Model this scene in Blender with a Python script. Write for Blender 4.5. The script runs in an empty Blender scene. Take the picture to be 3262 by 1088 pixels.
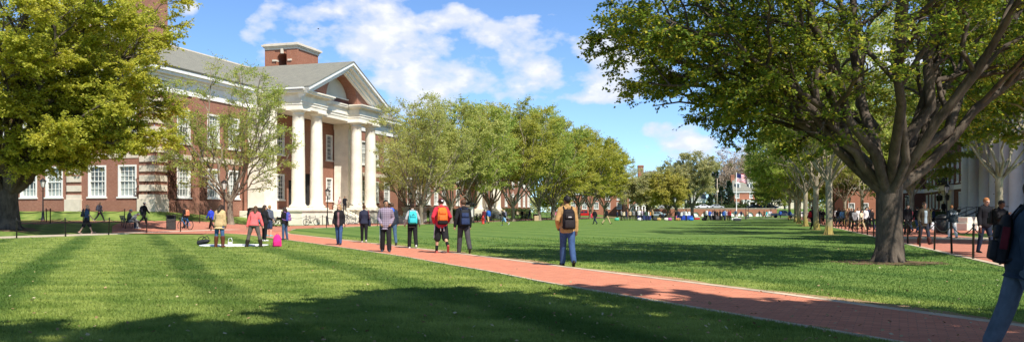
import bpy, bmesh, math, random
import numpy as np
from mathutils import Vector, Matrix, Euler
SC = bpy.context.scene
COL = SC.collection
PI = math.pi
F, CX, HY, CAMH = 2690.0, 1631.0, 674.0, 1.4
TH = math.atan(.3)
SN, CS = math.sin(TH), math.cos(TH)
# u runs along the green (away from the viewer), v across it (towards the left hall)
def G(u, v): return (u*SN - v*CS, u*CS + v*SN)
def UV(x, y): return (x*SN + y*CS, -x*CS + y*SN)
def sst(t, a, b):
    t = max(0.0, min(1.0, (t-a)/(b-a)))
    return t*t*(3-2*t)
HALL = (62.4, 114.0, 51.7, 68.5)
def hgt(x, y):
    u, v = UV(x, y)
    p = .6*sst(v, 40, 48)*(1-sst(u, 60, 75))
    d = math.hypot(max(HALL[0]-u, 0), max(HALL[2]-v, 0))
    if u > HALL[1]: d = math.hypot(max(u-HALL[1], 0), max(HALL[2]-v, 0))
    b = .95*(1-sst(d, 0, 4.5))
    q = .8*sst(v, 45, 52)*sst(u, 114, 121)
    return max(p+b*.95, q)
def at(px, py):
    """ground point seen at a pixel of the photograph"""
    r = (px-CX)/F
    d, last = 5.0, None
    while d < 400:
        s = HY + F*(CAMH-hgt(r*d, d))/d
        if s <= py: break
        d *= 1.004
    return (r*d, d, hgt(r*d, d))
def atd(px, d):
    x = (px-CX)/F*d
    return (x, d, hgt(x, d))
def onv(px, v):
    r = (px-CX)/F
    return v/(-r*CS+SN)*1.0 if False else (lambda d: (UV(r*d, d)[0], d))(v/(-CS*r+SN))

# ---------------------------------------------------------------- objects
def tag(o, label, cat, group=None, kind=None):
    if label: o['label'] = label
    if cat: o['category'] = cat
    if group: o['group'] = group
    if kind: o['kind'] = kind
    return o
def thing(name, label, cat, loc=(0, 0, 0), rz=0.0, group=None):
    o = bpy.data.objects.new(name, None); COL.objects.link(o)
    o.empty_display_size = .2
    o.location = loc; o.rotation_euler = (0, 0, rz)
    return tag(o, label, cat, group)
def link(name, me, parent=None, loc=(0, 0, 0), rz=0.0):
    o = bpy.data.objects.new(name, me); COL.objects.link(o)
    o.location = loc; o.rotation_euler = (0, 0, rz)
    if parent: o.parent = parent
    return o
KIDS = {}
def copy_tree(o, parent=None):
    c = o.copy(); COL.objects.link(c)
    if parent: c.parent = parent
    for ch in list(o.children): copy_tree(ch, c)
    return c
class MB:
    """collects shapes into one mesh"""
    def __init__(s): s.v = []; s.f = []; s.m = []; s.sm = []
    def add(s, vs, fs, m=0, smooth=False):
        b = len(s.v); s.v.extend([tuple(p) for p in vs])
        for f in fs: s.f.append([b+i for i in f]); s.m.append(m); s.sm.append(smooth)
        return s
    def box(s, x0, x1, y0, y1, z0, z1, m=0):
        vs = [(x, y, z) for z in (z0, z1) for y in (y0, y1) for x in (x0, x1)]
        return s.add(vs, [(0, 2, 3, 1), (4, 5, 7, 6), (0, 1, 5, 4), (2, 6, 7, 3), (0, 4, 6, 2), (1, 3, 7, 5)], m)
    def bev(s, x0, x1, y0, y1, z0, z1, b=.02, m=0, smooth=False):
        bm = bmesh.new(); bmesh.ops.create_cube(bm, size=1)
        for v in bm.verts: v.co = Vector(((x0+x1)/2+v.co.x*(x1-x0), (y0+y1)/2+v.co.y*(y1-y0), (z0+z1)/2+v.co.z*(z1-z0)))
        bmesh.ops.bevel(bm, geom=bm.edges[:], offset=b, segments=2, profile=.5, affect='EDGES')
        bm.verts.index_update()
        s.add([v.co for v in bm.verts], [[v.index for v in f.verts] for f in bm.faces], m, smooth); bm.free(); return s
    def beam(s, p, q, w, h, m=0, up=(0, 0, 1)):
        p, q = Vector(p), Vector(q); d = (q-p).normalized(); up = Vector(up)
        if abs(d.dot(up)) > .98: up = Vector((1, 0, 0))
        a = d.cross(up).normalized()*w/2; b = a.cross(d).normalized()*h/2
        vs = [p-a-b, p+a-b, p+a+b, p-a+b, q-a-b, q+a-b, q+a+b, q-a+b]
        return s.add(vs, [(0, 1, 2, 3), (7, 6, 5, 4), (0, 4, 5, 1), (1, 5, 6, 2), (2, 6, 7, 3), (3, 7, 4, 0)], m)
    def tube(s, pts, rad, n=8, m=0, smooth=True, cap=True, closed=False):
        P = [Vector(p) for p in pts]; k = len(P)
        if not hasattr(rad, '__len__'): rad = [rad]*k
        d0 = (P[1]-P[0]).normalized()
        a = d0.orthogonal().normalized(); vs = []
        for i in range(k):
            if closed: t = (P[(i+1) % k]-P[i-1])
            else: t = P[min(i+1, k-1)]-P[max(i-1, 0)]
            t = t.normalized() if t.length > 1e-9 else d0
            a = (a-t*a.dot(t)); a = a.normalized() if a.length > 1e-6 else t.orthogonal().normalized()
            b = t.cross(a)
            for j in range(n):
                an = 2*PI*j/n
                vs.append(P[i]+(a*math.cos(an)+b*math.sin(an))*rad[i])
        fs = []
        for i in range(k if closed else k-1):
            i2 = (i+1) % k
            for j in range(n):
                j2 = (j+1) % n
                fs.append((i*n+j, i*n+j2, i2*n+j2, i2*n+j))
        if cap and not closed:
            fs.append(tuple(range(n-1, -1, -1))); fs.append(tuple((k-1)*n+j for j in range(n)))
        return s.add(vs, fs, m, smooth)
    def lathe(s, prof, n=16, c=(0, 0, 0), m=0, smooth=True, cap=True, sy=1.0):
        vs = [(c[0]+r*math.cos(2*PI*j/n), c[1]+sy*r*math.sin(2*PI*j/n), c[2]+z) for r, z in prof for j in range(n)]
        fs = [(i*n+j, i*n+(j+1) % n, (i+1)*n+(j+1) % n, (i+1)*n+j) for i in range(len(prof)-1) for j in range(n)]
        if cap: fs += [tuple(range(n-1, -1, -1)), tuple((len(prof)-1)*n+j for j in range(n))]
        return s.add(vs, fs, m, smooth)
    def ball(s, c, r, nu=12, nv=8, m=0, sc=(1, 1, 1), smooth=True, rot=None):
        prof = []
        vs = []
        for i in range(nv+1):
            a = -PI/2+PI*i/nv
            for j in range(nu):
                p = Vector((math.cos(a)*math.cos(2*PI*j/nu)*r*sc[0], math.cos(a)*math.sin(2*PI*j/nu)*r*sc[1], math.sin(a)*r*sc[2]))
                if rot is not None: p = rot @ p
                vs.append(p+Vector(c))
        fs = [(i*nu+j, i*nu+(j+1) % nu, (i+1)*nu+(j+1) % nu, (i+1)*nu+j) for i in range(nv) for j in range(nu)]
        return s.add(vs, fs, m, smooth)
    def prism(s, poly, axis, a, b, m=0):
        """poly in the two other axes (x,y | x,z | y,z), extruded along axis"""
        n = len(poly)
        def P(p, t):
            return {'x': (t, p[0], p[1]), 'y': (p[0], t, p[1]), 'z': (p[0], p[1], t)}[axis]
        vs = [P(p, a) for p in poly]+[P(p, b) for p in poly]
        fs = [tuple(range(n-1, -1, -1)), tuple(range(n, 2*n))]+[(i, (i+1) % n, n+(i+1) % n, n+i) for i in range(n)]
        return s.add(vs, fs, m)
    def xf(s, fn, start=0):
        s.v[start:] = [tuple(fn(p)) for p in s.v[start:]]
        return s
    def mesh(s, name, mats):
        me = bpy.data.meshes.new(name); me.from_pydata(s.v, [], s.f)
        for m in (mats if isinstance(mats, (list, tuple)) else [mats]): me.materials.append(m)
        me.polygons.foreach_set('material_index', s.m); me.polygons.foreach_set('use_smooth', s.sm)
        bm = bmesh.new(); bm.from_mesh(me); bmesh.ops.recalc_face_normals(bm, faces=bm.faces); bm.to_mesh(me); bm.free()
        me.update(); return me
    def obj(s, name, mats, parent=None, loc=(0, 0, 0), rz=0.0):
        return link(name, s.mesh(name, mats), parent, loc, rz)
def npmesh(name, V, Fq, mats, smooth=False):
    """quads from numpy arrays"""
    me = bpy.data.meshes.new(name); V = np.asarray(V, np.float32); Fq = np.asarray(Fq, np.int32)
    k = Fq.shape[1]
    me.vertices.add(len(V)); me.vertices.foreach_set('co', V.ravel())
    me.loops.add(Fq.size); me.loops.foreach_set('vertex_index', Fq.ravel())
    me.polygons.add(len(Fq)); me.polygons.foreach_set('loop_start', np.arange(0, Fq.size, k, dtype=np.int32))
    try: me.polygons.foreach_set('loop_total', np.full(len(Fq), k, np.int32))
    except Exception: pass
    me.polygons.foreach_set('use_smooth', np.full(len(Fq), smooth))
    for m in (mats if isinstance(mats, (list, tuple)) else [mats]): me.materials.append(m)
    me.update(calc_edges=True); me.validate(); return me

# ---------------------------------------------------------------- materials
class NT:
    def __init__(s, nt): s.nt = nt
    def n(s, t, **k):
        nd = s.nt.nodes.new(t)
        for a, b in k.items():
            if a.startswith('i_'):
                key = a[2:]; key = int(key) if key.isdigit() else key.replace('_', ' ')
                s.put(nd.inputs[key], b)
            else: setattr(nd, a, b)
        return nd
    def put(s, sock, val):
        if hasattr(val, 'is_output') or isinstance(val, bpy.types.NodeSocket): s.nt.links.new(val, sock)
        else: sock.default_value = val
    def math(s, op, a, b=None, c=None, clamp=False):
        nd = s.nt.nodes.new('ShaderNodeMath'); nd.operation = op; nd.use_clamp = clamp
        for i, x in enumerate((a, b, c)):
            if x is not None: s.put(nd.inputs[i], x)
        return nd.outputs[0]
    def mix(s, fac, a, b, blend='MIX'):
        nd = s.nt.nodes.new('ShaderNodeMix'); nd.data_type = 'RGBA'; nd.blend_type = blend
        s.put(nd.inputs[0], fac); s.put(nd.inputs[6], c4(a)); s.put(nd.inputs[7], c4(b)); return nd.outputs[2]
    def ramp(s, fac, stops):
        nd = s.nt.nodes.new('ShaderNodeValToRGB'); s.put(nd.inputs[0], fac)
        e = nd.color_ramp.elements
        while len(e) < len(stops): e.new(.5)
        for i, (p, c) in enumerate(stops): e[i].position = p; e[i].color = c4(c) if not isinstance(c, (int, float)) else (c, c, c, 1)
        return nd.outputs[0]
    def noise(s, vec, scale, detail=3, rough=.55, dist=0.0):
        nd = s.n('ShaderNodeTexNoise'); s.put(nd.inputs['Vector'], vec); nd.inputs['Scale'].default_value = scale
        nd.inputs['Detail'].default_value = detail; nd.inputs['Roughness'].default_value = rough; nd.inputs['Distortion'].default_value = dist
        return nd.outputs['Fac']
    def mapv(s, vec, scale=(1, 1, 1), rot=(0, 0, 0), loc=(0, 0, 0)):
        nd = s.n('ShaderNodeMapping'); s.put(nd.inputs[0], vec)
        nd.inputs['Scale'].default_value = scale; nd.inputs['Rotation'].default_value = rot; nd.inputs['Location'].default_value = loc
        return nd.outputs[0]
def c4(c):
    if isinstance(c, bpy.types.NodeSocket): return c
    return tuple(c) if len(c) == 4 else (*c, 1)
def newmat(name):
    m = bpy.data.materials.new(name); m.use_nodes = True
    T = NT(m.node_tree); b = m.node_tree.nodes['Principled BSDF']
    return m, T, b
def mat(name, c, rough=.75, var=.18, scale=6.0, spec=.3, metal=0.0, bump=0.0, bscale=40.0, c2=None):
    m, T, b = newmat(name)
    tc = T.n('ShaderNodeTexCoord').outputs['Object']
    n = T.noise(tc, scale, 4, .6)
    if c2 is None: c2 = tuple(x*(1-var) for x in c); c = tuple(min(1, x*(1+var)) for x in c)
    f = T.ramp(n, [(.3, (0, 0, 0)), (.7, (1, 1, 1))])
    T.put(b.inputs['Base Color'], T.mix(f, c2, c))
    b.inputs['Roughness'].default_value = rough; b.inputs['Metallic'].default_value = metal
    b.inputs['Specular IOR Level'].default_value = spec
    if bump:
        bn = T.n('ShaderNodeBump'); bn.inputs['Strength'].default_value = bump; bn.inputs['Distance'].default_value = .02
        T.put(bn.inputs['Height'], T.noise(tc, bscale, 5, .6)); T.put(b.inputs['Normal'], bn.outputs[0])
    return m
MATC = {}
def cloth(c, rough=.85):
    k = ('cloth',)+tuple(round(x, 3) for x in c)
    if k not in MATC: MATC[k] = mat('cloth', c, rough, .22, 9, .15, 0, .35, 22)
    return MATC[k]
# ---------------------------------------------------------------- camera, light, sky
cam = bpy.data.cameras.new('camera'); co = bpy.data.objects.new('camera', cam); COL.objects.link(co)
co.location = (0, 0, CAMH); co.rotation_euler = (PI/2, 0, 0)
cam.sensor_width = 36; cam.lens = F/3262*36; cam.shift_y = (HY-544)/3262; cam.clip_start = .1; cam.clip_end = 6000
SC.camera = co
EL, SUNX, SUNY = math.radians(50), .53, -.85
sd = Vector((SUNX, SUNY, 0)).normalized()*math.cos(EL)+Vector((0, 0, math.sin(EL)))
sl = bpy.data.lights.new('sun', 'SUN'); sl.energy = 5.0; sl.angle = math.radians(.53); sl.color = (1, .95, .86)
so = bpy.data.objects.new('sun', sl); COL.objects.link(so); so.rotation_euler = sd.to_track_quat('Z', 'Y').to_euler(); so.location = (20, -30, 40)
SC.view_settings.view_transform = 'Standard'; SC.view_settings.look = 'None'; SC.view_settings.exposure = .45; SC.view_settings.gamma = 1
W = bpy.data.worlds.new('World'); SC.world = W; W.use_nodes = True
T = NT(W.node_tree); bg = W.node_tree.nodes['Background']
sky = T.n('ShaderNodeTexSky'); sky.sky_type = 'NISHITA'; sky.sun_disc = False; sky.sun_elevation = EL
sky.sun_rotation = math.atan2(SUNX, SUNY); sky.altitude = 30; sky.air_density = 1.0; sky.dust_density = .25; sky.ozone_density = 2.2
tc = T.n('ShaderNodeTexCoord').outputs['Generated']
sx = T.n('ShaderNodeSeparateXYZ'); T.put(sx.inputs[0], tc)
# the sky seen just above the horizon is as clear as higher up: sample it at a raised elevation
zz = T.math('ADD', T.math('MULTIPLY', T.math('MAXIMUM', sx.outputs[2], 0.0), 1.3), .07)
cmb = T.n('ShaderNodeCombineXYZ'); T.put(cmb.inputs[0], sx.outputs[0]); T.put(cmb.inputs[1], sx.outputs[1]); T.put(cmb.inputs[2], zz)
nrm = T.n('ShaderNodeVectorMath'); nrm.operation = 'NORMALIZE'; T.put(nrm.inputs[0], cmb.outputs[0])
T.put(sky.inputs['Vector'], nrm.outputs[0]) if 'Vector' in sky.inputs else None
# clouds: azimuth/elevation tangents
hy = T.math('SQRT', T.math('ADD', T.math('MULTIPLY', sx.outputs[0], sx.outputs[0]), T.math('MULTIPLY', sx.outputs[1], sx.outputs[1])))
az = T.math('ARCTAN2', sx.outputs[0], sx.outputs[1]); el = T.math('DIVIDE', sx.outputs[2], T.math('MAXIMUM', hy, .001))
ae = T.n('ShaderNodeCombineXYZ'); T.put(ae.inputs[0], az); T.put(ae.inputs[1], T.math('MULTIPLY', el, 1.55))
big = T.noise(ae.outputs[0], 11.0, 6, .52, .05); fine = T.noise(T.mapv(ae.outputs[0], loc=(3.1, 1.7, 0)), 38.0, 5, .55, .1)
far = T.noise(T.mapv(ae.outputs[0], loc=(7.3, 2.2, 0)), 3.0, 4, .5)
blobs = []
def cl(px, py, rx, ry, s=1.0): blobs.append((math.atan((px-CX)/F), (HY-py)/math.hypot(F, px-CX), rx/F, ry/F, s))
cl(930, 85, 130, 75, .9); cl(1060, 150, 190, 95, 1.0); cl(1250, 215, 200, 95, 1.0); cl(1390, 190, 170, 80, .9); cl(1480, 130, 110, 70, .8)
cl(1560, 200, 130, 90, 1.05); cl(1580, 260, 90, 45, .7); cl(1330, 290, 160, 60, .85); cl(1190, 290, 140, 70, .9); cl(1000, 240, 140, 80, .7)
cl(1270, 20, 150, 45, 1.05); cl(1150, 0, 90, 20, .6); cl(1750, 105, 90, 60, 1.0); cl(1840, 130, 110, 65, .95); cl(1820, 245, 150, 55, 1.05); cl(1930, 250, 120, 60, 1.0)
cl(2180, 480, 130, 38, .8); cl(2330, 470, 90, 40, .8); cl(610, 15, 28, 30, .7); cl(2700, 250, 190, 130, .9); cl(3100, 120, 200, 90, .9); cl(2100, 250, 90, 70, .5)
cl(1660, 330, 160, 30, .35); cl(2080, 400, 120, 30, .4)
tot = None
for a0, e0, rx, ry, s in blobs:
    dx = T.math('DIVIDE', T.math('SUBTRACT', az, a0), rx); dy = T.math('DIVIDE', T.math('SUBTRACT', el, e0), ry)
    g = T.math('MULTIPLY', T.math('EXPONENT', T.math('MULTIPLY', T.math('ADD', T.math('MULTIPLY', dx, dx), T.math('MULTIPLY', dy, dy)), -.8)), s)
    tot = g if tot is None else T.math('ADD', tot, g)
tot = T.math('MINIMUM', tot, .66)
# elsewhere in the sky (outside the photographed part) broken cloud from the coarse noise alone
back = T.math('MULTIPLY', T.math('GREATER_THAN', T.math('ABSOLUTE', az), .62), T.math('MULTIPLY', T.math('SUBTRACT', far, .5), 2.4))
dens = T.math('ADD', T.math('ADD', T.math('MULTIPLY', tot, 1.15), T.math('SUBTRACT', T.math('MAXIMUM', back, 0.0), .20)), T.math('ADD', T.math('MULTIPLY', T.math('SUBTRACT', big, .5), 3.4), T.math('MULTIPLY', T.math('SUBTRACT', fine, .5), .38)))
cm = T.ramp(dens, [(.34, (0, 0, 0)), (.52, (.6,)*3), (.74, (1, 1, 1))])
shade = T.math('ADD', T.math('MULTIPLY', dens, .55), T.math('MULTIPLY', T.math('SUBTRACT', fine, .5), .9))
ccol = T.ramp(shade, [(.18, (7.2, 7.6, 8.6)), (.55, (7.6, 7.75, 8.4)), (.85, (9.2, 9.1, 9.0))])
# colour ramps clamp at 1, so scale afterwards
ccol = T.ramp(shade, [(.12, (.64, .72, .90)), (.42, (.74, .78, .89)), (.72, (1, .99, .97))])
cs = T.n('ShaderNodeVectorMath'); cs.operation = 'SCALE'; T.put(cs.inputs[0], ccol); cs.inputs['Scale'].default_value = 15.0
low = T.ramp(el, [(.0, (1.9/2.4, 2.15/2.4, 2.3/2.4)), (.26, (1.45/2.4, 1.78/2.4, 2.15/2.4)), (.9, (.30, .30, .30))])
lows = T.n('ShaderNodeVectorMath'); lows.operation = 'SCALE'; T.put(lows.inputs[0], low); lows.inputs['Scale'].default_value = 3.35
skyc = T.mix(1.0, sky.outputs[0], lows.outputs[0], 'MULTIPLY')
T.put(bg.inputs[0], T.mix(T.math('MULTIPLY', cm, .9), skyc, cs.outputs[0])); bg.inputs[1].default_value = .056

# ---------------------------------------------------------------- lawn colours
PATHDIR = Vector((-.4166, .9091))
def lawn_nodes(T, kind='ground'):
    geo = T.n('ShaderNodeNewGeometry').outputs['Position']
    sp = T.n('ShaderNodeSeparateXYZ'); T.put(sp.inputs[0], geo)
    # q runs across the footpath's direction: mowing stripes lie along it
    q = T.math('ADD', T.math('MULTIPLY', sp.outputs[0], .9091), T.math('MULTIPLY', sp.outputs[1], .4166))
    w = T.noise(T.mapv(geo, scale=(1, 1, .01)), .35, 3)
    q2 = T.math('ADD', q, T.math('MULTIPLY', T.math('SUBTRACT', w, .5), 1.0))
    per = lambda p, ph: T.math('COSINE', T.math('MULTIPLY', T.math('SUBTRACT', q2, ph), 2*PI/p))
    lines = T.ramp(per(3.5, 5.0), [(.55, (0, 0, 0)), (.92, (1, 1, 1))])
    wide = T.ramp(T.math('ADD', T.math('MULTIPLY', per(2.33, .4), .5), .5), [(.3, (0, 0, 0)), (.7, (1, 1, 1))])
    brk = T.ramp(T.noise(T.mapv(geo, scale=(1, 1, .01)), .16, 2), [(.36, (.45, .45, .45)), (.58, (1, 1, 1))])
    u = T.math('ADD', T.math('MULTIPLY', sp.outputs[0], SN), T.math('MULTIPLY', sp.outputs[1], CS))
    cross = T.math('SINE', T.math('ADD', T.math('MULTIPLY', u, 2.6), T.math('MULTIPLY', w, 9)))
    rm = T.mapv(geo, scale=(.8, 1.25, .01), rot=(0, 0, .25))
    n1 = T.noise(rm, .9, 5, .65); n2 = T.noise(T.mapv(geo, scale=(1, 1, .05)), 5.0, 4, .7); n3 = T.noise(geo, 60.0, 2)
    base = T.mix(T.ramp(n1, [(.36, (0, 0, 0)), (.62, (1, 1, 1))]), (.125, .185, .034), (.30, .355, .095))
    base = T.mix(T.math('MULTIPLY', T.ramp(n2, [(.45, (0, 0, 0)), (.7, (1, 1, 1))]), .55), base, (.30, .35, .10))
    base = T.mix(T.math('MULTIPLY', T.math('MULTIPLY', lines, brk), .80), base, (.040, .085, .018))
    base = T.mix(T.math('MULTIPLY', wide, .30), base, (.055, .125, .022))
    base = T.mix(T.math('MULTIPLY', T.ramp(cross, [(.5, (0, 0, 0)), (1, (1, 1, 1))]), .28), base, (.06, .135, .022))
    # the strip of lawn right of the footpath is a cooler green
    right = T.ramp(T.math('MULTIPLY', T.math('SUBTRACT', q, 10.5), .2), [(.0, (0, 0, 0)), (.5, (1, 1, 1))])
    base = T.mix(T.math('MULTIPLY', right, .55), base, (.105, .20, .052))
    base = T.mix(T.math('MULTIPLY', T.ramp(n3, [(.3, (0, 0, 0)), (.7, (1, 1, 1))]), .25), base, (.05, .12, .015))
    return base, n2, geo
m_lawn, T, b = newmat('lawn')
base, n2, geo = lawn_nodes(T); T.put(b.inputs['Base Color'], base); b.inputs['Roughness'].default_value = .9; b.inputs['Specular IOR Level'].default_value = .1
bn = T.n('ShaderNodeBump'); bn.inputs['Strength'].default_value = .7; bn.inputs['Distance'].default_value = .06
T.put(bn.inputs['Height'], T.noise(geo, 14.0, 5, .7)); T.put(b.inputs['Normal'], bn.outputs[0])
m_blade, T, b = newmat('grass_blade')
base, n2, geo = lawn_nodes(T)
br = T.mix(1.0, base, (1.35, 1.3, 1.15), 'MULTIPLY')
T.put(b.inputs['Base Color'], br); b.inputs['Roughness'].default_value = .6; b.inputs['Specular IOR Level'].default_value = .2
tr = T.n('ShaderNodeBsdfTranslucent'); T.put(tr.inputs[0], br)
mx = T.n('ShaderNodeMixShader'); mx.inputs[0].default_value = .3
T.put(mx.inputs[1], b.outputs[0]); T.put(mx.inputs[2], tr.outputs[0]); T.put(T.nt.nodes['Material Output'].inputs[0], mx.outputs[0])

def brick_paver(name, ca, cb, mortar, rot, bw=.2, bh=.1):
    m, T, b = newmat(name)
    geo = T.n('ShaderNodeNewGeometry').outputs['Position']
    br = T.n('ShaderNodeTexBrick'); T.put(br.inputs['Vector'], T.mapv(geo, rot=(0, 0, rot)))
    br.inputs['Scale'].default_value = 1; br.inputs['Brick Width'].default_value = bw; br.inputs['Row Height'].default_value = bh
    br.inputs['Mortar Size'].default_value = .006; br.inputs['Color1'].default_value = c4(ca); br.inputs['Color2'].default_value = c4(cb); br.inputs['Mortar'].default_value = c4(mortar)
    n = T.noise(geo, .8, 5, .65); k = T.noise(geo, 9.0, 4, .7)
    c = T.mix(T.math('MULTIPLY', T.ramp(n, [(.35, (0, 0, 0)), (.75, (1, 1, 1))]), .55), br.outputs[0], tuple(x*.66 for x in ca))
    c = T.mix(T.math('MULTIPLY', T.ramp(k, [(.45, (0, 0, 0)), (.8, (1, 1, 1))]), .3), c, (.5, .3, .22))
    T.put(b.inputs['Base Color'], c); b.inputs['Roughness'].default_value = .85; b.inputs['Specular IOR Level'].default_value = .2
    bp = T.n('ShaderNodeBump'); bp.inputs['Strength'].default_value = .4; bp.inputs['Distance'].default_value = .006
    T.put(bp.inputs['Height'], br.outputs['Fac']); bp.invert = True; T.put(b.inputs['Normal'], bp.outputs[0])
    return m
m_path = brick_paver('path_brick', (.74, .285, .17), (.58, .20, .12), (.36, .17, .115), .43)
m_walk = brick_paver('walk_brick', (.58, .23, .155), (.47, .17, .115), (.33, .16, .12), TH)
m_kerb = mat('kerb_stone', (.54, .44, .32), .85, .28, 2.2, .2, 0, .3, 30)
m_conc = mat('pale_paving', (.56, .46, .36), .88, .15, 1.2, .2, 0, .2, 20)
m_soil = mat('bare_soil', (.36, .24, .13), .95, .35, 3, .1, 0, .6, 25)
m_mulch = mat('brown_earth', (.15, .10, .06), .95, .4, 3, .1, 0, .6, 25)
m_asph = mat('asphalt', (.06, .06, .062), .9, .2, 1, .2)

# ---------------------------------------------------------------- ground sheet
def axis(segs):
    out = [segs[0][0]]
    for a, b, st in segs: out += list(np.arange(a+st, b+1e-6, st))
    return np.array(out)
xs = axis([(-2400, -300, 150), (-300, -80, 10), (-80, 60, 1), (60, 300, 10), (300, 2400, 150)])
ys = axis([(-600, -60, 60), (-60, 0, 5), (0, 150, 1), (150, 400, 10), (400, 4000, 200)])
X, Y = np.meshgrid(xs, ys); Z = np.vectorize(hgt)(X, Y)
V = np.stack([X.ravel(), Y.ravel(), Z.ravel()], 1); nx, ny = len(xs), len(ys)
ii = (np.arange(ny-1)[:, None]*nx+np.arange(nx-1)[None, :]).ravel()
g = link('ground', npmesh('ground', V, np.stack([ii, ii+1, ii+nx+1, ii+nx], 1), m_lawn, True)); g['kind'] = 'structure'

def strip(name, pts_l, pts_r, m, off, step=1.0, cross=4, kerb=0.0):
    """a paved sheet between two edge polylines that follows the ground"""
    def res(pts, n):
        P = np.array(pts, float); s = np.r_[0, np.cumsum(np.hypot(*np.diff(P, axis=0).T))]; t = np.linspace(0, s[-1], n)
        return np.stack([np.interp(t, s, P[:, 0]), np.interp(t, s, P[:, 1])], 1)
    L = sum(math.dist(a, b) for a, b in zip(pts_l, pts_l[1:])); n = max(2, int(L/step)+1)
    a, b = res(pts_l, n), res(pts_r, n)
    V = []
    for i in range(n):
        for j in range(cross+1):
            p = a[i]+(b[i]-a[i])*j/cross; V.append((p[0], p[1], hgt(p[0], p[1])+off))
    k = cross+1
    Fq = [(i*k+j, i*k+j+1, (i+1)*k+j+1, (i+1)*k+j) for i in range(n-1) for j in range(cross)]
    for j in (0, cross):
        b0 = len(V)
        for i in range(n): p = V[i*k+j]; V.append((p[0], p[1], p[2]-off-.04))
        Fq += [(i*k+j, (i+1)*k+j, b0+i+1, b0+i) for i in range(n-1)]
    o = link(name, npmesh(name, V, Fq, m)); o['kind'] = 'structure'; return o
LP = [(-25, 19.6), (0, 8.2), (9.16, 4.04), (16.9, .54), (19.5, -.44), (22.3, -1.68), (26.4, -3.45), (30.9, -5.6), (37.1, -8.7), (41.6, -11.0)]
RP = [(-25, 23.2), (0, 11.2), (10.3, 6.36), (14.65, 4.55), (19.9, 2.1), (21.4, 1.42), (25.4, -.36), (27.5, -1.34), (31.4, -3.15), (39.2, -7.0), (47.7, -11.1), (49, -11.8)]
def Lx(d): return float(np.interp(d, [p[0] for p in LP], [p[1] for p in LP]))
def Rx(d): return float(np.interp(d, [p[0] for p in RP], [p[1] for p in RP]))
# footpath across the lawn: left edge turns off to the left walk, right edge into the green's far edge
Ld = [(Lx(d), d) for d in (-25, 0, 9.16, 13, 16.9, 19.5, 22.3, 26.4, 30.9, 37.1, 41.6)]+[(-13.0, 45.2), (-16.6, 52.2), (-19.6, 56), (-23.2, 60)]
Rd = [(Rx(d), d) for d in (-25, 0, 10.3, 14.65, 19.9, 21.4, 25.4, 27.5, 31.4, 39.2, 44, 47.7)]+[(-14.2, 54), (-15.4, 58), (-16.6, 62.5), (-17.4, 68)]
def inset(pts, w):
    P = np.array(pts, float); t = np.gradient(P, axis=0); t /= np.hypot(t[:, 0], t[:, 1])[:, None]
    return [(p[0]+n[1]*w, p[1]-n[0]*w) for p, n in zip(P, t)]
strip('footpath', inset(Ld, .09), inset(Rd, -.19), m_path, .012, 1.0, 4)
strip('footpath_kerb', Ld, inset(Ld, .09), m_kerb, .02, 1.0, 1)
strip('footpath_kerb', inset(Rd, -.19), Rd, m_kerb, .02, 1.0, 1)
# worn soil along the right kerb
rr = random.Random(5)
Rs = [(Rx(d), d) for d in np.arange(4, 47, .35)]
strip('soil_strip', Rs, [(p[0]+.22+.18*math.sin(p[1]*1.1)+rr.uniform(0, .16), p[1]+.1) for p in Rs], m_soil, .006, .35, 1)
# left brick walk along the hall side, the plaza where the footpath meets it, the pale walk along the near lawn
def uvline(v, us): return [G(u, v) for u in us]
strip('left_walk', uvline(44.6, np.arange(57.0, 230, 4)), uvline(37.3, np.arange(57.0, 230, 4)), m_walk, .012, 1.0, 8)
strip('left_walk_plaza', [(-25.4, 53.6), (-28.4, 60.0), G(57, 49.5), G(63.3, 46.0), G(66, 42.0)], [(-19.0, 52.0), (-19.4, 53.5), (-16.4, 58), (-16.0, 61), (-17.4, 66.5)], m_walk, .05, .7, 16)
strip('left_walk_kerb', uvline(37.3, np.arange(64.5, 230, 4)), uvline(37.08, np.arange(64.5, 230, 4)), m_kerb, .03, 1, 1)
strip('pale_walk', uvline(40.0, np.arange(8, 56.5, 2)), uvline(38.5, np.arange(8, 56.5, 2)), m_conc, .058, 1, 3)
strip('hall_walk', uvline(50.6, np.arange(22, 55, 2)), uvline(47.6, np.arange(22, 55, 2)), m_walk, .06, .7, 5)
strip('hall_walk_branch', uvline(66, [55.2, 57.8]), uvline(48.5, [55.2, 57.8]), m_walk, .07, .5, 40)
strip('portico_walk', [G(83.5, 44.4), G(83.5, 46.2)], [G(93.0, 44.4), G(93.0, 46.2)], m_walk, .03, .7, 8)
# right brick walk with its pale crossing
strip('right_walk', uvline(-6.0, np.arange(-20, 230, 4)), uvline(-11.0, np.arange(-20, 230, 4)), m_walk, .012, 1, 4)
strip('right_walk_kerb', uvline(-5.8, np.arange(-20, 230, 4)), uvline(-6.0, np.arange(-20, 230, 4)), m_kerb, .02, 1, 1)
strip('pale_crossing', uvline(-6.1, [47.5, 51.5]), uvline(-17.0, [44.0, 50.5]), m_conc, .02, 1, 6)
strip('right_walk_branch', uvline(-11.0, [60.0, 84.0]), uvline(-17.2, [63.0, 84.0]), m_walk, .014, 1, 4)
# the street at the far end of the green
strip('far_walk', [(20, 186), (75, 172)], [(20, 188.2), (75, 174.2)], m_conc, .03, 4, 2)
strip('far_drive', [(30, 194.5), (70, 194.5)], [(30, 203), (80, 203)], m_asph, .03, 4, 2)
strip('far_drive_left', [(8, 205), (38, 205)], [(8, 214), (38, 214)], m_asph, .03, 4, 2)
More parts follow.
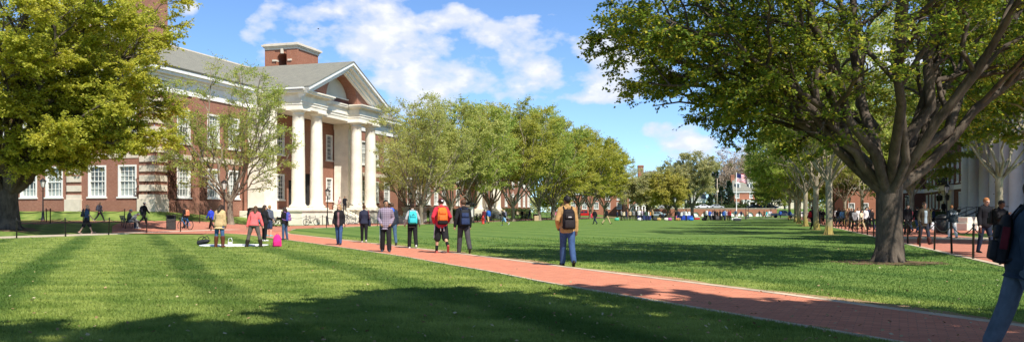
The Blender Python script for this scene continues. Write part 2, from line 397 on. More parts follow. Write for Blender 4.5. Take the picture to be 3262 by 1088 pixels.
# earth rings under trees
def soil_ring(x, y, r, seed=0, off=.008):
    q = random.Random(seed); n = 28
    V = [(x, y, hgt(x, y)+off+.03)]
    for i in range(n):
        a = 2*PI*i/n; rr_ = r*(.75+.4*q.random()); px, py = x+rr_*math.cos(a), y+rr_*math.sin(a)
        V.append((px, py, hgt(px, py)+off))
    me = bpy.data.meshes.new('soil_ring'); me.from_pydata(V, [], [(0, 1+i, 1+(i+1) % n) for i in range(n)]); me.materials.append(m_mulch)
    o = link('soil_ring', me); o['kind'] = 'structure'; return o

# grass blades on the near lawns, denser close to the viewer
def inpath(x, y): return (x > np.interp(y, [p[1] for p in Ld], [p[0] for p in Ld])+.10*np.sin(y*7.3)*np.sin(y*2.9+1)+.05) & (x < np.interp(y, [p[1] for p in Rd], [p[0] for p in Rd])+.03)
rng = np.random.default_rng(3)
def blades(n, d0, d1):
    t = rng.random(n); d = 1/(1/d0+t*(1/d1-1/d0))           # density ~ 1/d^2 in depth on top of the fan
    r = rng.uniform(-.66, .66, n); x = r*d; y = d
    u, v = x*SN+y*CS, -x*CS+y*SN
    ok = ~inpath(x, y) & (v < 38.3) & (v > -5.7)
    # worn soil strip keeps only a few tufts
    rx = np.interp(y, [p[1] for p in Rd], [p[0] for p in Rd]); ok &= ~((x > rx) & (x < rx+.38) & (rng.random(n) > .12))
    x, y, d = x[ok], y[ok], d[ok]; n = len(x)
    h = rng.uniform(.016, .040, n)*(1+.010*d); w = (.0022+.00042*d)*rng.uniform(.7, 1.4, n); a = rng.uniform(0, 2*PI, n)
    lean = rng.uniform(.1, .9, n)*h; la = rng.uniform(0, 2*PI, n)
    P = np.stack([x, y, np.zeros(n)], 1); W_ = np.stack([np.cos(a)*w, np.sin(a)*w, np.zeros(n)], 1)
    top = P+np.stack([np.cos(la)*lean, np.sin(la)*lean, h], 1)
    V = np.stack([P-W_, P+W_, top], 1).reshape(-1, 3)
    return V
V = np.concatenate([blades(400000, 6.5, 46)]); Fq = np.arange(len(V)).reshape(-1, 3)
go = link('grass', npmesh('grass', V, Fq, m_blade)); tag(go, 'short mown green grass of the near lawns beside the brick footpath', 'grass', None, 'stuff')

# last year's leaves and small litter lying on the grass and along the path
n = 1700; d = 1/(1/7.5+rng.random(n)*(1/45-1/7.5)); x = rng.uniform(-.62, .62, n)*d; v = -x*CS+d*SN; ok = (v < 38) & (v > -5.5)
near_tree = np.exp(-((x-10.4)**2+(d-23.4)**2)/30)+np.exp(-((x-4)**2+(d-10)**2)/60); ok &= rng.random(n) < .18+near_tree
x, d = x[ok], d[ok]; n = len(x); a = rng.uniform(0, 2*PI, n); r_ = rng.uniform(.014, .032, n); C = np.stack([x, d, rng.uniform(.022, .05, n)], 1)
ax_ = np.stack([np.cos(a)*r_, np.sin(a)*r_, rng.normal(0, .3, n)*r_], 1); bx_ = np.stack([-np.sin(a)*r_*.6, np.cos(a)*r_*.6, rng.normal(0, .3, n)*r_], 1)
V = np.stack([C-ax_, C-bx_, C+ax_, C+bx_], 1).reshape(-1, 3)
m_lit, T, b = newmat('dry_leaf'); gi = T.n('ShaderNodeNewGeometry').outputs['Random Per Island']
T.put(b.inputs['Base Color'], T.ramp(gi, [(.0, (.20, .11, .05)), (.5, (.34, .22, .10)), (.85, (.45, .36, .2)), (1.0, (.5, .45, .32))])); b.inputs['Roughness'].default_value = .8
lo = link('fallen_leaves', npmesh('fallen_leaves', V, np.arange(n*4).reshape(-1, 4), m_lit)); tag(lo, 'dry fallen leaves and bits of litter scattered over the near lawns and footpath', 'leaves', None, 'stuff')
# ---------------------------------------------------------------- building materials
def brickmat(name, ca, cb, mort, bw=.215, bh=.075, stain=.3):
    m, T, b = newmat(name)
    o = T.n('ShaderNodeTexCoord').outputs['Object']; s = T.n('ShaderNodeSeparateXYZ'); T.put(s.inputs[0], o)
    cv = T.n('ShaderNodeCombineXYZ'); T.put(cv.inputs[0], T.math('ADD', s.outputs[0], s.outputs[1])); T.put(cv.inputs[1], s.outputs[2])
    br = T.n('ShaderNodeTexBrick'); T.put(br.inputs['Vector'], cv.outputs[0]); br.inputs['Scale'].default_value = 1
    br.inputs['Brick Width'].default_value = bw; br.inputs['Row Height'].default_value = bh; br.inputs['Mortar Size'].default_value = .009
    br.inputs['Color1'].default_value = c4(ca); br.inputs['Color2'].default_value = c4(cb); br.inputs['Mortar'].default_value = c4(mort)
    n = T.noise(T.mapv(o, scale=(1, 1, .6)), .7, 5, .65); k = T.noise(T.mapv(cv.outputs[0], scale=(2.3, 7, 1)), 2.0, 3, .7)
    c = T.mix(T.math('MULTIPLY', T.ramp(n, [(.35, (0, 0, 0)), (.75, (1, 1, 1))]), stain), br.outputs[0], tuple(x*.55 for x in ca))
    c = T.mix(T.math('MULTIPLY', T.ramp(k, [(.45, (0, 0, 0)), (.62, (1, 1, 1))]), .4), c, tuple(x*.5 for x in cb))
    T.put(b.inputs['Base Color'], c); b.inputs['Roughness'].default_value = .9; b.inputs['Specular IOR Level'].default_value = .15
    return m
m_brick = brickmat('red_brick', (.385, .155, .10), (.295, .11, .072), (.37, .28, .215))
m_brick2 = brickmat('orange_brick', (.42, .155, .085), (.34, .12, .07), (.38, .26, .19))
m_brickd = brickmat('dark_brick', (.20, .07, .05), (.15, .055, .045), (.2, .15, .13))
m_white = mat('white_paint', (.80, .79, .75), .55, .05, 2, .4)
m_cream = mat('cream_stone', (.80, .75, .64), .75, .13, .9, .3, 0, .15, 14)
m_stone = mat('banding_stone', (.66, .58, .47), .85, .12, 1.5, .2, 0, .2, 12)
m_plaster = mat('cream_plaster', (.66, .60, .48), .9, .06, .7, .1)
m_dark = mat('dark_interior', (.02, .02, .022), .9, .1, 1)
m_black = mat('black_metal', (.012, .012, .013), .45, .2, 8, .45)
m_iron = mat('black_iron', (.02, .02, .02), .6, .2, 8, .4)
def slate():
    m, T, b = newmat('slate_roof')
    o = T.n('ShaderNodeTexCoord').outputs['Object']; s = T.n('ShaderNodeSeparateXYZ'); T.put(s.inputs[0], o)
    cv = T.n('ShaderNodeCombineXYZ'); T.put(cv.inputs[0], T.math('ADD', s.outputs[0], s.outputs[1])); T.put(cv.inputs[1], T.math('MULTIPLY', s.outputs[2], 2.0))
    br = T.n('ShaderNodeTexBrick'); T.put(br.inputs['Vector'], cv.outputs[0]); br.inputs['Scale'].default_value = 1
    br.inputs['Brick Width'].default_value = .34; br.inputs['Row Height'].default_value = .2; br.inputs['Mortar Size'].default_value = .012
    br.inputs['Color1'].default_value = (.27, .26, .215, 1); br.inputs['Color2'].default_value = (.21, .205, .175, 1); br.inputs['Mortar'].default_value = (.10, .10, .095, 1)
    n = T.noise(T.mapv(o, scale=(1, 1, .25)), .9, 5, .65)
    T.put(b.inputs['Base Color'], T.mix(T.math('MULTIPLY', T.ramp(n, [(.35, (0, 0, 0)), (.7, (1, 1, 1))]), .45), br.outputs[0], (.25, .25, .20)))
    b.inputs['Roughness'].default_value = .8; b.inputs['Specular IOR Level'].default_value = .25; return m
m_slate = slate()
def pane(name, blind, dark, frac=.5):
    """window glass with pale blinds drawn to different heights behind it"""
    m, T, b = newmat(name)
    oi = T.n('ShaderNodeTexCoord').outputs['Object']
    n = T.noise(T.mapv(oi, scale=(.35, .35, .8)), 1.3, 3, .6); f = T.noise(T.mapv(oi, scale=(9, 9, .6)), 2.0, 2, .5)
    c = T.mix(T.ramp(n, [(frac-.08, (0, 0, 0)), (frac+.08, (1, 1, 1))]), dark, blind)
    c = T.mix(T.math('MULTIPLY', T.ramp(f, [(.4, (0, 0, 0)), (.6, (1, 1, 1))]), .35), c, tuple(x*.55 for x in blind))
    T.put(b.inputs['Base Color'], c); b.inputs['Roughness'].default_value = .08; b.inputs['Specular IOR Level'].default_value = .6
    return m
m_pane = pane('blind_glass', (.36, .40, .37), (.03, .04, .04), .46)
m_paned = pane('dark_glass', (.10, .12, .13), (.015, .018, .02), .55)

RZ = PI/2-TH
class Bld:
    """a building in (u, v, z): root Empty plus parts built relative to it"""
    def __init__(s, name, label, u0, v0, z0=0, group=None):
        x, y = G(u0, v0); s.u, s.v, s.z = u0, v0, z0
        s.root = thing(name, label, 'building', (x, y, z0), RZ, group)
    def part(s, name, mb, mats, parent=None):
        mb.xf(lambda p: (p[0]-s.u, p[1]-s.v, p[2]-s.z))
        return mb.obj(name, mats, parent or s.root)
class Frame:
    """any building drawn on plain axes: x along its face, y into it"""
    def __init__(s, name, label, x, y, z, rz, cat='building', group=None):
        s.root = thing(name, label, cat, (x, y, z), rz, group)
    def part(s, name, mb, mats, parent=None): return mb.obj(name, mats, parent or s.root)
def wall_open(mb, ax, c, a0, a1, z0, z1, ops, nrm, depth=.28, m=0, mr=None):
    """wall face in the plane ax = c between a0..a1 with rectangular openings; reveals run inwards (against nrm)"""
    mr = m if mr is None else mr
    A_ = sorted({a0, a1} | {o[0] for o in ops} | {o[1] for o in ops}); Z_ = sorted({z0, z1} | {o[2] for o in ops} | {o[3] for o in ops})
    def P(a, z, d=0.0):
        k = c-nrm*d
        return (k, a, z) if ax == 'x' else (a, k, z)
    for i in range(len(A_)-1):
        for j in range(len(Z_)-1):
            ca, cz = (A_[i]+A_[i+1])/2, (Z_[j]+Z_[j+1])/2
            if any(o[0] < ca < o[1] and o[2] < cz < o[3] for o in ops): continue
            mb.add([P(A_[i], Z_[j]), P(A_[i+1], Z_[j]), P(A_[i+1], Z_[j+1]), P(A_[i], Z_[j+1])], [(0, 1, 2, 3)], m)
    for lo, hi, zl, zh in ops:
        q = [(lo, zl), (hi, zl), (hi, zh), (lo, zh)]
        for k in range(4):
            p, r = q[k], q[(k+1) % 4]
            mb.add([P(*p), P(*r), P(*r, depth), P(*p, depth)], [(0, 1, 2, 3)], mr)
def window(B, ax, c, a, w, z0, z1, nrm, cols=4, rows=(3, 3), mf=None, mp=None, trim=.16, reveal=.12, keystone=False, sill=True, parent=None):
    """double-hung sash window as a part with its pane below it"""
    mf, mp = mf or m_white, mp or m_pane
    mb = MB(); d0 = reveal
    def bx(a0, a1, za, zb, o0, o1):
        k0, k1 = sorted((c-nrm*o0, c-nrm*o1))
        if ax == 'x': mb.box(k0, k1, a0, a1, za, zb)
        else: mb.box(a0, a1, k0, k1, za, zb)
    l, r = a-w/2, a+w/2
    e = .004
    bx(l+e, l+trim, z0+e, z1-e, -.04, d0+.12); bx(r-trim, r-e, z0+e, z1-e, -.04, d0+.12); bx(l+trim, r-trim, z1-trim, z1-e, -.035, d0+.12)
    bx(l+trim, r-trim, z0+e, z0+trim*.8, -.03, d0+.12)
    if sill: bx(l-.1, r+.1, z0-.13, z0-.002, -.13, .03)
    zi0, zi1 = z0+trim*.8, z1-trim; li, ri = l+trim, r-trim; zm = (zi0+zi1)/2
    bx(li, ri, zm-.045, zm+.045, d0-.03, d0+.07)
    for i in range(1, cols):
        x = li+(ri-li)*i/cols; bx(x-.022, x+.022, zi0, zm-.045, d0, d0+.05); bx(x-.022, x+.022, zm+.045, zi1, d0, d0+.05)
    for (za, zb), n in (((zi0, zm-.045), rows[0]), ((zm+.045, zi1), rows[1])):
        for j in range(1, n):
            z = za+(zb-za)*j/n; bx(li, ri, z-.02, z+.02, d0+.004, d0+.046)
    if keystone: bx(a-.13, a+.13, z1+.05, z1+.45, -.06, .02)
    f = B.part('window', mb, mf, parent)
    mb = MB(); k = c-nrm*(d0+.08)
    if ax == 'x': mb.add([(k, li, zi0), (k, ri, zi0), (k, ri, zi1), (k, li, zi1)], [(0, 1, 2, 3)])
    else: mb.add([(li, k, zi0), (ri, k, zi0), (ri, k, zi1), (li, k, zi1)], [(0, 1, 2, 3)])
    B.part('pane', mb, mp).parent = f
    if parent is None: f.parent = B.root
    return f
def column_mb(u, v, z0, z1, r, n=28):
    """Tuscan column: plinth, torus, tapering shaft with entasis, capital, abacus"""
    mb = MB(); H = z1-z0
    mb.box(u-r*1.36, u+r*1.36, v-r*1.36, v+r*1.36, z0, z0+r*.32)
    zb, zt = z0+r*.32, z1-r*.85
    prof = [(r*1.32, zb), (r*1.36, zb+r*.12), (r*1.30, zb+r*.27), (r*1.1, zb+r*.34), (r*1.1, zb+r*.42), (r, zb+r*.6)]
    for i in range(1, 13):
        t = i/12; prof.append((r*(1-.17*t**1.7), zb+r*.6+(zt-zb-r*.6)*t))
    rt = r*.83
    prof += [(rt*1.1, zt+.02), (rt*1.12, zt+r*.08), (rt*1.0, zt+r*.12), (rt, zt+r*.3), (rt*1.12, zt+r*.34), (rt*1.42, zt+r*.6), (rt*1.42, zt+r*.62)]
    mb.lathe([(a, b) for a, b in prof], n, (u, v, 0))
    mb.box(u-rt*1.55, u+rt*1.55, v-rt*1.55, v+rt*1.55, z1-r*.23, z1)
    return mb

# ================================================================ the hall on the left
U0 = 88.0
B = Bld('brick_hall', 'large red brick hall with tall cream columns under an open arched gable', U0, 60.0, 0)
u0, u1, v0, v1 = HALL; EZ = 12.2
W1 = (2.75, 5.6); W2 = (7.75, 10.9)
ends = [54.6, 57.9, 64.0, 67.0]
mb = MB()
eops = [(v-1.0, v+1.0, *w) for v in (54.6, 57.9) for w in (W1, W2)]
wall_open(mb, 'x', u0, v0+.02, 61.3, 0, EZ, eops, -1)
eops2 = [(v-1.0, v+1.0, *w) for v in (63.2, 66.2, 69.4) for w in (W1, W2)]
mb.box(u0, u0+.02, 61.3, 61.32, 0, EZ)
wall_open(mb, 'x', u0+.45, 61.3, 76, 0, EZ, eops2, -1)
mb.add([(u0, 61.3, 0), (u0+.45, 61.3, 0), (u0+.45, 61.3, EZ), (u0, 61.3, EZ)], [(0, 1, 2, 3)])
fus = [66.3, 70.7, 74.0]
fus_r = [99.6, 103.2, 106.6, 110.2]
fops = [(u-.95, u+.95, *w) for u in fus+fus_r for w in (W1, W2)]
pops = [(u-.8, u+.8, *w) for u in (82.6, 93.6) for w in (W1, W2)]
dop = [(86.6, 89.4, 1.56, 5.9), (84.3, 85.6, 1.56, 5.0)]
wall_open(mb, 'y', v0, u0+.02, u1, 0, EZ, fops+pops+dop, -1)
mb.box(u0+.5, u1-.02, 75.9, 76, 0, EZ); mb.box(u1-.02, u1, v0, 76, 0, EZ)
# gable end above the eaves
mb.prism([(v0, EZ), (68.5, EZ), (68.5, 14.3), (60.1, 19.0), (v0, 14.3)], 'x', u0+.05, u0+.4)
mb.prism([(v0, EZ), (68.5, EZ), (68.5, 14.3), (60.1, 19.0), (v0, 14.3)], 'x', u1-.4, u1-.05)
wall = B.part('wall', mb, m_brick)
mb = MB()   # projecting brick base course
mb.box(u0-.09, u0-.003, v0-.09, 61.38, 0, 2.45); mb.box(u0-.09, 76.2, v0-.09, v0-.003, 0, 2.45); mb.box(u0+.36, u0+.447, 61.385, 76, 0, 2.45)
mb.box(67.4, 68.4, v0-.14, v0-.004, 0, 12.2); mb.box(u0-.13, u0-.003, v0+1.55, v0+2.0, 0, .01)
B.part('base_course', mb, m_brick)
mb = MB()   # stone band course and the quoin piers
for s in ((6.2, 6.68),):
    for bb in ((u0-.05, u0-.004, 53.4, 59.7), (u0+.40, u0+.446, 61.3, 76), (64.2, 67.35, v0-.05, v0-.004), (68.5, 75.9, v0-.05, v0-.004), (99, 113.8, v0-.05, v0-.004)):
        mb = MB(); mb.box(*bb, *s); B.part('band_course', mb, m_stone)
mb = MB()   # flat dark panels painted as the unlit interior behind open doors
mb.box(86.5, 89.5, v0+.29, v0+.4, 1.56, 6.0); mb.box(84.2, 85.7, v0+.29, v0+.4, 1.56, 5.1)
B.part('door_infill', mb, m_dark)
def quoin(us, vs):
    mb = MB(); z = 2.6
    mb.box(us[0]-.22, us[1]+.05, vs[0]-.22, vs[1]+.2, 1.2, 2.55)
    mb.box(us[0]-.12, us[1], vs[0]-.12, vs[1]+.08, 2.55, 2.95)
    z = 3.25
    while z < 11.9:
        mb.box(us[0]-.1, us[1], vs[0]-.1, vs[1]+.06, z, z+.55); z += .86
    B.part('quoin_pier', mb, m_stone)
quoin((u0-.0, u0+1.55), (v0-.0, v0+1.5)); quoin((u0-.0, u0+.3), (59.75, 61.2))
for v in (54.6, 57.9): 
    for w in (W1, W2): window(B, 'x', u0, v, 2.0, *w, -1, 4, (2, 3))
for v in (63.2, 66.2, 69.4):
    for w in (W1, W2): window(B, 'x', u0+.45, v, 2.0, *w, -1, 4, (2, 3))
for u in fus+fus_r:
    for w in (W1, W2): window(B, 'y', v0, u, 1.9, *w, -1, 4, (2, 3))
for u in (82.6, 93.6):
    for w in (W1, W2): window(B, 'y', v0, u, 1.6, *w, -1, 3, (3, 3), mp=m_paned)
# cornice along the walls, in stepped courses
mb = MB()
for (o, za, zb) in ((.12, 12.2, 12.75), (.06, 12.75, 13.45), (.28, 13.45, 13.7), (.75, 13.7, 13.95), (.95, 13.95, 14.25)):
    mb.box(76.3, 78.0, v0-o, v0+.3, za, zb)
    mb.box(u0-o, 76.3, v0-o, v0+.3, za, zb); mb.box(u0-o, u0+.3, v0+.3, 68.5+o, za, zb); pass
B.part('cornice', mb, m_white)
mb = MB()
for (o, za, zb) in ((.12, 12.2, 12.75), (.06, 12.75, 13.45), (.28, 13.45, 13.7), (.75, 13.7, 13.95), (.95, 13.95, 14.25)):
    mb.box(100.0, u1+o, v0-o, v0+.3, za, zb); mb.box(u1-.3, u1+o, v0+.3, 68.5+o, za, zb)
B.part('cornice', mb, m_white)
# main roof with ridge along the green
mb = MB()
def slab(P, t=.16):
    n = (Vector(P[1])-Vector(P[0])).cross(Vector(P[2])-Vector(P[0])).normalized()*t
    if n.z < 0: n = -n
    k = len(P); vs = [Vector(p) for p in P]+[Vector(p)+n for p in P]
    mb.add(vs, [tuple(range(k-1, -1, -1)), tuple(range(k, 2*k))]+[(i, (i+1) % k, k+(i+1) % k, k+i) for i in range(k)])
RV, RZT = 60.1, 18.7
slab([(u0-1.0, v0-1.0, 14.26), (u1+1.0, v0-1.0, 14.26), (u1+1, RV, RZT), (u0-1, RV, RZT)])
slab([(u0-1.0, 69.5, 14.26), (u1+1.0, 69.5, 14.26), (u1+1, RV, RZT), (u0-1, RV, RZT)])
B.part('roof', mb, m_slate)
mb = MB(); mb.beam((u0-1, RV, RZT+.2), (u1+1, RV, RZT+.2), .3, .14); B.part('ridge_cap', mb, m_stone)
# portico ------------------------------------------------------------
PV = 46.6; HW = 10.0; PZT = 18.6; PZE = 14.35
mb = MB()
mb.bev(U0-10.6, U0-4.2, PV-.75, v0-.1, 0, 1.48, .04); mb.bev(U0+4.2, U0+10.6, PV-.75, v0-.1, 0, 1.48, .04); mb.box(U0-4.2, U0+4.2, PV+1.7, v0-.1, 0, 1.46)
mb.box(U0-10.75, U0-4.05, PV-.88, v0-.1, 1.482, 1.64); mb.box(U0+4.05, U0+10.75, PV-.88, v0-.1, 1.482, 1.64)
mb.bev(U0-13.2, U0-10.8, PV+1.6, v0-.1, 0, 1.5, .04)
B.part('plinth', mb, m_cream)
mb = MB()
for i in range(10): mb.box(U0-4.15, U0+4.15, PV-1.3+.3*i, PV+1.75, .0+.16*i, .16*(i+1)-.003)
B.part('steps', mb, m_cream)
for s in (-8.55, -4.75, 4.75, 8.55):
    # each column stands on its own plinth block
    B.part('column', column_mb(U0+s, PV+.95, 1.64, 12.28, .725), m_cream)
mb = MB(); mb.box(76.2, 78.6, v0-2.1, v0-.15, .902, 12.2); mb.box(76.0, 78.8, v0-2.3, v0-.15, 0, .9); B.part('pilaster', mb, m_cream); mb = MB()
mb.box(94.6, 96.6, v0-2.1, v0-.15, 1.6, 11.6); mb.box(94.45, 96.75, v0-2.25, v0-.15, 11.6, 12.25); mb.box(94.4, 96.8, v0-2.3, v0-.15, 1.6, 2.2); B.part('pilaster', mb, m_cream); mb = MB()
mb.box(79.9, 81.0, v0-.5, v0-.15, 1.6, 12.2)
B.part('pilaster', mb, m_cream)
mb = MB()
def ent(ua, ub, va, vb):
    for o, za, zb in ((0, 12.285, 12.7), (.06, 12.7, 13.0), (.14, 13.0, 13.1), (.02, 13.1, 13.72), (.22, 13.72, 13.86), (.62, 13.86, 14.06), (.75, 14.06, 14.2)):
        mb.box(ua-o, ub+o, va-o, vb, za, zb)
ent(U0-9.4, U0-3.95, PV+.15, v0-.06); B.part('entablature', mb, m_cream); mb = MB(); ent(U0+3.95, U0+9.4, PV+.15, v0-.06)
B.part('entablature', mb, m_cream)
# brick gable with the elliptical arch cut through it, and the plaster vault behind
AR, AB, NZ = 3.75, 2.95, 32
mb = MB(); arc = [(U0+AR*math.cos(PI*i/NZ), 14.205+AB*math.sin(PI*i/NZ)) for i in range(NZ+1)]
def gz(u): return PZT-.35-(PZT-PZE)/HW*abs(u-U0)
yf, yb = PV+.3, PV+1.7
for i in range(NZ):
    (ua, za), (ub, zb) = arc[i], arc[i+1]
    for y in (yf, yb): mb.add([(ua, y, za), (ub, y, zb), (ub, y, gz(ub)), (ua, y, gz(ua))], [(0, 1, 2, 3)])
    mb.add([(ua, yf, za), (ub, yf, zb), (ub, yb, zb), (ua, yb, za)], [(0, 1, 2, 3)])
for s in (1, -1):
    for y in (yf, yb): mb.add([(U0+s*AR, y, 14.205), (U0+s*(HW-.4), y, 14.205), (U0+s*(HW-.4), y, gz(U0+HW-.4)), (U0+s*AR, y, gz(U0+AR))], [(0, 1, 2, 3)])
B.part('gable', mb, m_brick)
mb = MB()
arc2 = [(U0+(AR+.02)*math.cos(PI*i/NZ), 14.205+(AB+.02)*math.sin(PI*i/NZ)) for i in range(NZ+1)]
mb.add([(p[0], yb-.05, p[1]) for p in arc2], [tuple(range(NZ+1))])
B.part('lunette', mb, m_plaster)
mb = MB()
for o, za, zb in ((0, 12.285, 12.7), (.06, 12.7, 13.0), (.14, 13.0, 13.1), (.02, 13.1, 13.72), (.16, 13.72, 13.86), (.32, 13.86, 14.06), (.4, 14.06, 14.2)):
    mb.box(U0-3.94+.0, U0+3.94, PV+1.6-o, v0-.06, za, zb)
B.part('entablature', mb, m_cream)
mb = MB(); mb.box(U0-3.7, U0+3.7, yb-.2, yb-.06, 14.205, 14.72); B.part('lunette_band', mb, m_brickd)
mb = MB(); mb.box(U0-3.66, U0+3.66, yb-.3, yb-.06, 14.722, 14.86); B.part('ledge', mb, m_cream)
mb = MB(); mb.box(U0-9.3, U0-4.0, PV+.3, v0-.07, 12.32, 12.36); B.part('soffit', mb, m_plaster); mb = MB(); mb.box(U0+4.0, U0+9.3, PV+.3, v0-.07, 12.32, 12.36); B.part('soffit', mb, m_plaster)
# raking cornice: stepped beams up both slopes, eave cornice along the flank
mb = MB()
sl_ = math.hypot(HW, PZT-PZE); nx_, nz_ = (PZT-PZE)/sl_, HW/sl_
for s in (1, -1):
    for (drop, hh, y0_, y1_) in ((.14, .28, PV-1.15, yf), (.42, .3, PV-.85, yf), (.72, .3, PV-.35, yf), (.98, .22, PV-.05, yf)):
        p = Vector((U0+s*HW-s*nx_*drop, 0, PZE-nz_*drop)); q = Vector((U0-s*0, 0, PZT-drop/nz_))
        e = Vector((s*nx_, 0, nz_))*hh/2
        quad = [(p-e), (q-Vector((0, 0, hh/2/nz_))), (q+Vector((0, 0, hh/2/nz_))), (p+e)]
        mb.prism([(v.x, v.z) for v in quad], 'y', y0_, y1_)
    for o, za, zb in ((.75, 14.06, 14.2), (.85, 14.2, 14.38)):
        ua, ub = sorted((U0+s*9.4, U0+s*(9.4+o))); mb.box(ua, ub, PV-.6, v0-.8, za+.003, zb)
B.part('raking_cornice', mb, m_white)
mb = MB()
for s in (1, -1): slab([(U0+s*HW, PV-1.2, PZE+.02), (U0+s*HW, v0+.2, PZE+.02), (U0, RV+.3, PZT+.02), (U0, PV-1.2, PZT+.02)], .1)
B.part('portico_roof', mb, m_slate)
# brick attic with an arched opening behind the ridge, and the tall end chimney
mb = MB(); ua, ub, va, vb, zt = 88.7, 93.7, 53.3, 57.5, 20.75; vc, r, zs = 55.2, .80, 19.55
ar = [(vc+r*math.cos(PI*i/14), zs+r*math.sin(PI*i/14)) for i in range(15)]
for u in (ua, ub):
    for i in range(14): mb.add([(u, *ar[i]), (u, *ar[i+1]), (u, ar[i+1][0], zt), (u, ar[i][0], zt)], [(0, 1, 2, 3)])
    mb.add([(u, va, 16), (u, vc-r, 16), (u, vc-r, zt), (u, va, zt)], [(0, 1, 2, 3)]); mb.add([(u, vc+r, 16), (u, vb, 16), (u, vb, zt), (u, vc+r, zt)], [(0, 1, 2, 3)])
    mb.add([(u, vc-r, 16), (u, vc+r, 16), (u, vc+r, 18.4), (u, vc-r, 18.4)], [(0, 1, 2, 3)])
for i in range(14): mb.add([(ua, *ar[i]), (ua, *ar[i+1]), (ub, *ar[i+1]), (ub, *ar[i])], [(0, 1, 2, 3)])
for v in (vc-r, vc+r): mb.add([(ua, v, 18.4), (ub, v, 18.4), (ub, v, zs), (ua, v, zs)], [(0, 1, 2, 3)])
mb.add([(ua, vc-r, 18.4), (ua, vc+r, 18.4), (ub, vc+r, 18.4), (ub, vc-r, 18.4)], [(0, 1, 2, 3)])
for v in (va, vb): mb.add([(ua, v, 16), (ub, v, 16), (ub, v, zt), (ua, v, zt)], [(0, 1, 2, 3)])
mb.box(ua-.08, ua+.3, va-.08, va+1.3, 16, zt); mb.box(ua-.08, ua-.002, vb-1.3, vb+.08, 16, zt)
at_ = B.part('attic', mb, m_brick2)
mb = MB()
for o, za, zb in ((.1, zt, zt+.25), (.22, zt+.25, zt+.4), (.38, zt+.4, zt+.62), (.2, zt+.62, zt+.72)): mb.box(ua-o, ub+o, va-o, vb+o, za, zb)
mb.box(ua-.2, ua-.004, vc-.16, vc+.16, zs+r-.1, zs+r+.55); mb.box(ua-.2, ua+.5, vc-r-.5, vc-r+.02, zs-.2, zs); mb.box(ua-.2, ua+.5, vc+r-.02, vc+r+.5, zs-.2, zs)
B.part('coping', mb, m_stone, at_).parent = at_
B.root and None
mb = MB(); mb.box(69.8, 72.3, 58.3, 61.8, 17, 25.5); mb.box(69.65, 72.45, 58.15, 61.95, 24.6, 25.0); B.part('chimney', mb, m_brick)
mb = MB(); mb.tube([(75.4, v0-.2, 1), (75.4, v0-.2, 12.2)], .08, 8); B.part('downpipe', mb, mat('downpipe', (.16, .07, .05), .6))
mb = MB()   # hanging lantern in the porch, handrails
mb.lathe([(.02, 0), (.28, .15), (.34, .9), (.38, .95), (.1, 1.25), (.03, 1.3), (.02, 2.2)], 8, (82.4, PV+2.6, 3.6)); B.part('hanging_lantern', mb, m_black)
for s in (-3.95, 3.95, 0):
    mb = MB(); a = (U0+s, PV-1.35, .95); b = (U0+s, PV+1.6, 2.5)
    mb.tube([a, b], .03, 6); mb.tube([(a[0], a[1], .5), (b[0], b[1], 2.05)], .022, 6)
    for t in (0, .33, .66, 1): p = Vector(a).lerp(Vector(b), t); mb.tube([(p.x, p.y, p.z-.95), tuple(p)], .025, 6)
    B.part('handrail', mb, m_black)
# small white floodlights on the left quoin pier
mb = MB(); mb.ball((u0-.22, 60.1, 4.85), .12); mb.ball((u0-.22, 59.72, 4.85), .12); B.part('floodlight', mb, m_white)

# ================================================================ second hall further along
B2 = Bld('brick_hall', 'long red brick hall beyond the first one, with a small white columned porch', 150, 58, 0)
e0, e1, w0 = 121.0, 192.0, 53.2; EZ2 = 8.6
L1, L2 = (2.6, 5.3), (5.75, 8.0)
def uf(px, v): return onv(px, v)[0]
mb = MB()
wv = [56.6]; ops = [(v-.85, v+.85, *w) for v in wv for w in ((2.6, 5.3), (6.6, 9.2))]
wall_open(mb, 'x', e0, w0, 72, 0, 10.4, ops, -1)
us2 = [uf(p, w0) for p in (1305, 1332, 1364, 1389, 1414, 1458, 1489, 1612, 1634, 1654, 1669, 1683)]
ops = [(u-.9, u+.9, *w) for u in us2 for w in ((2.6, 5.4), (6.6, 9.0))]
wall_open(mb, 'y', w0, e0, e1, 0, 10.4, ops, -1); mb.box(e1-.1, e1, w0+.01, 72, 0, 10.4); mb.box(e0+.01, e1-.11, 71.9, 72, 0, 10.4)
mb.prism([(w0, 10.4), (72, 10.4), (62.6, 15.2)], 'x', e0+.02, e0+.3)
B2.part('wall', mb, m_brick)
for v in wv:
    for w in ((2.6, 5.3), (6.6, 9.2)): window(B2, 'x', e0, v, 1.7, *w, -1, 4, (2, 3), keystone=True)
for u in us2:
    for w in ((2.6, 5.4), (6.6, 9.0)): window(B2, 'y', w0, u, 1.8, *w, -1, 4, (2, 3), keystone=True)
mb = MB()
for o, za, zb in ((.1, 10.4, 10.7), (.4, 10.7, 10.9), (.6, 10.9, 11.1)): mb.box(e0-o, e1+o, w0-o, 72+o, za, zb)
B2.part('cornice', mb, m_white)
mb = MB(); slab([(e0-.8, w0-.8, 11.12), (e1+.8, w0-.8, 11.12), (e1+.8, 62.6, 15.6), (e0-.8, 62.6, 15.6)]); slab([(e0-.8, 72.8, 11.12), (e1+.8, 72.8, 11.12), (e1+.8, 62.6, 15.6), (e0-.8, 62.6, 15.6)])
B2.part('roof', mb, m_slate)
PV2 = 49.4
cu = [uf(p, PV2) for p in (1528, 1547, 1570, 1587)]
for u in cu: B2.part('column', column_mb(u, PV2, 1.75, 9.1, .52, 20), m_cream)
mb = MB(); mb.box(cu[0]-1.3, cu[3]+1.3, PV2-1.0, w0-.05, 0, 1.74)
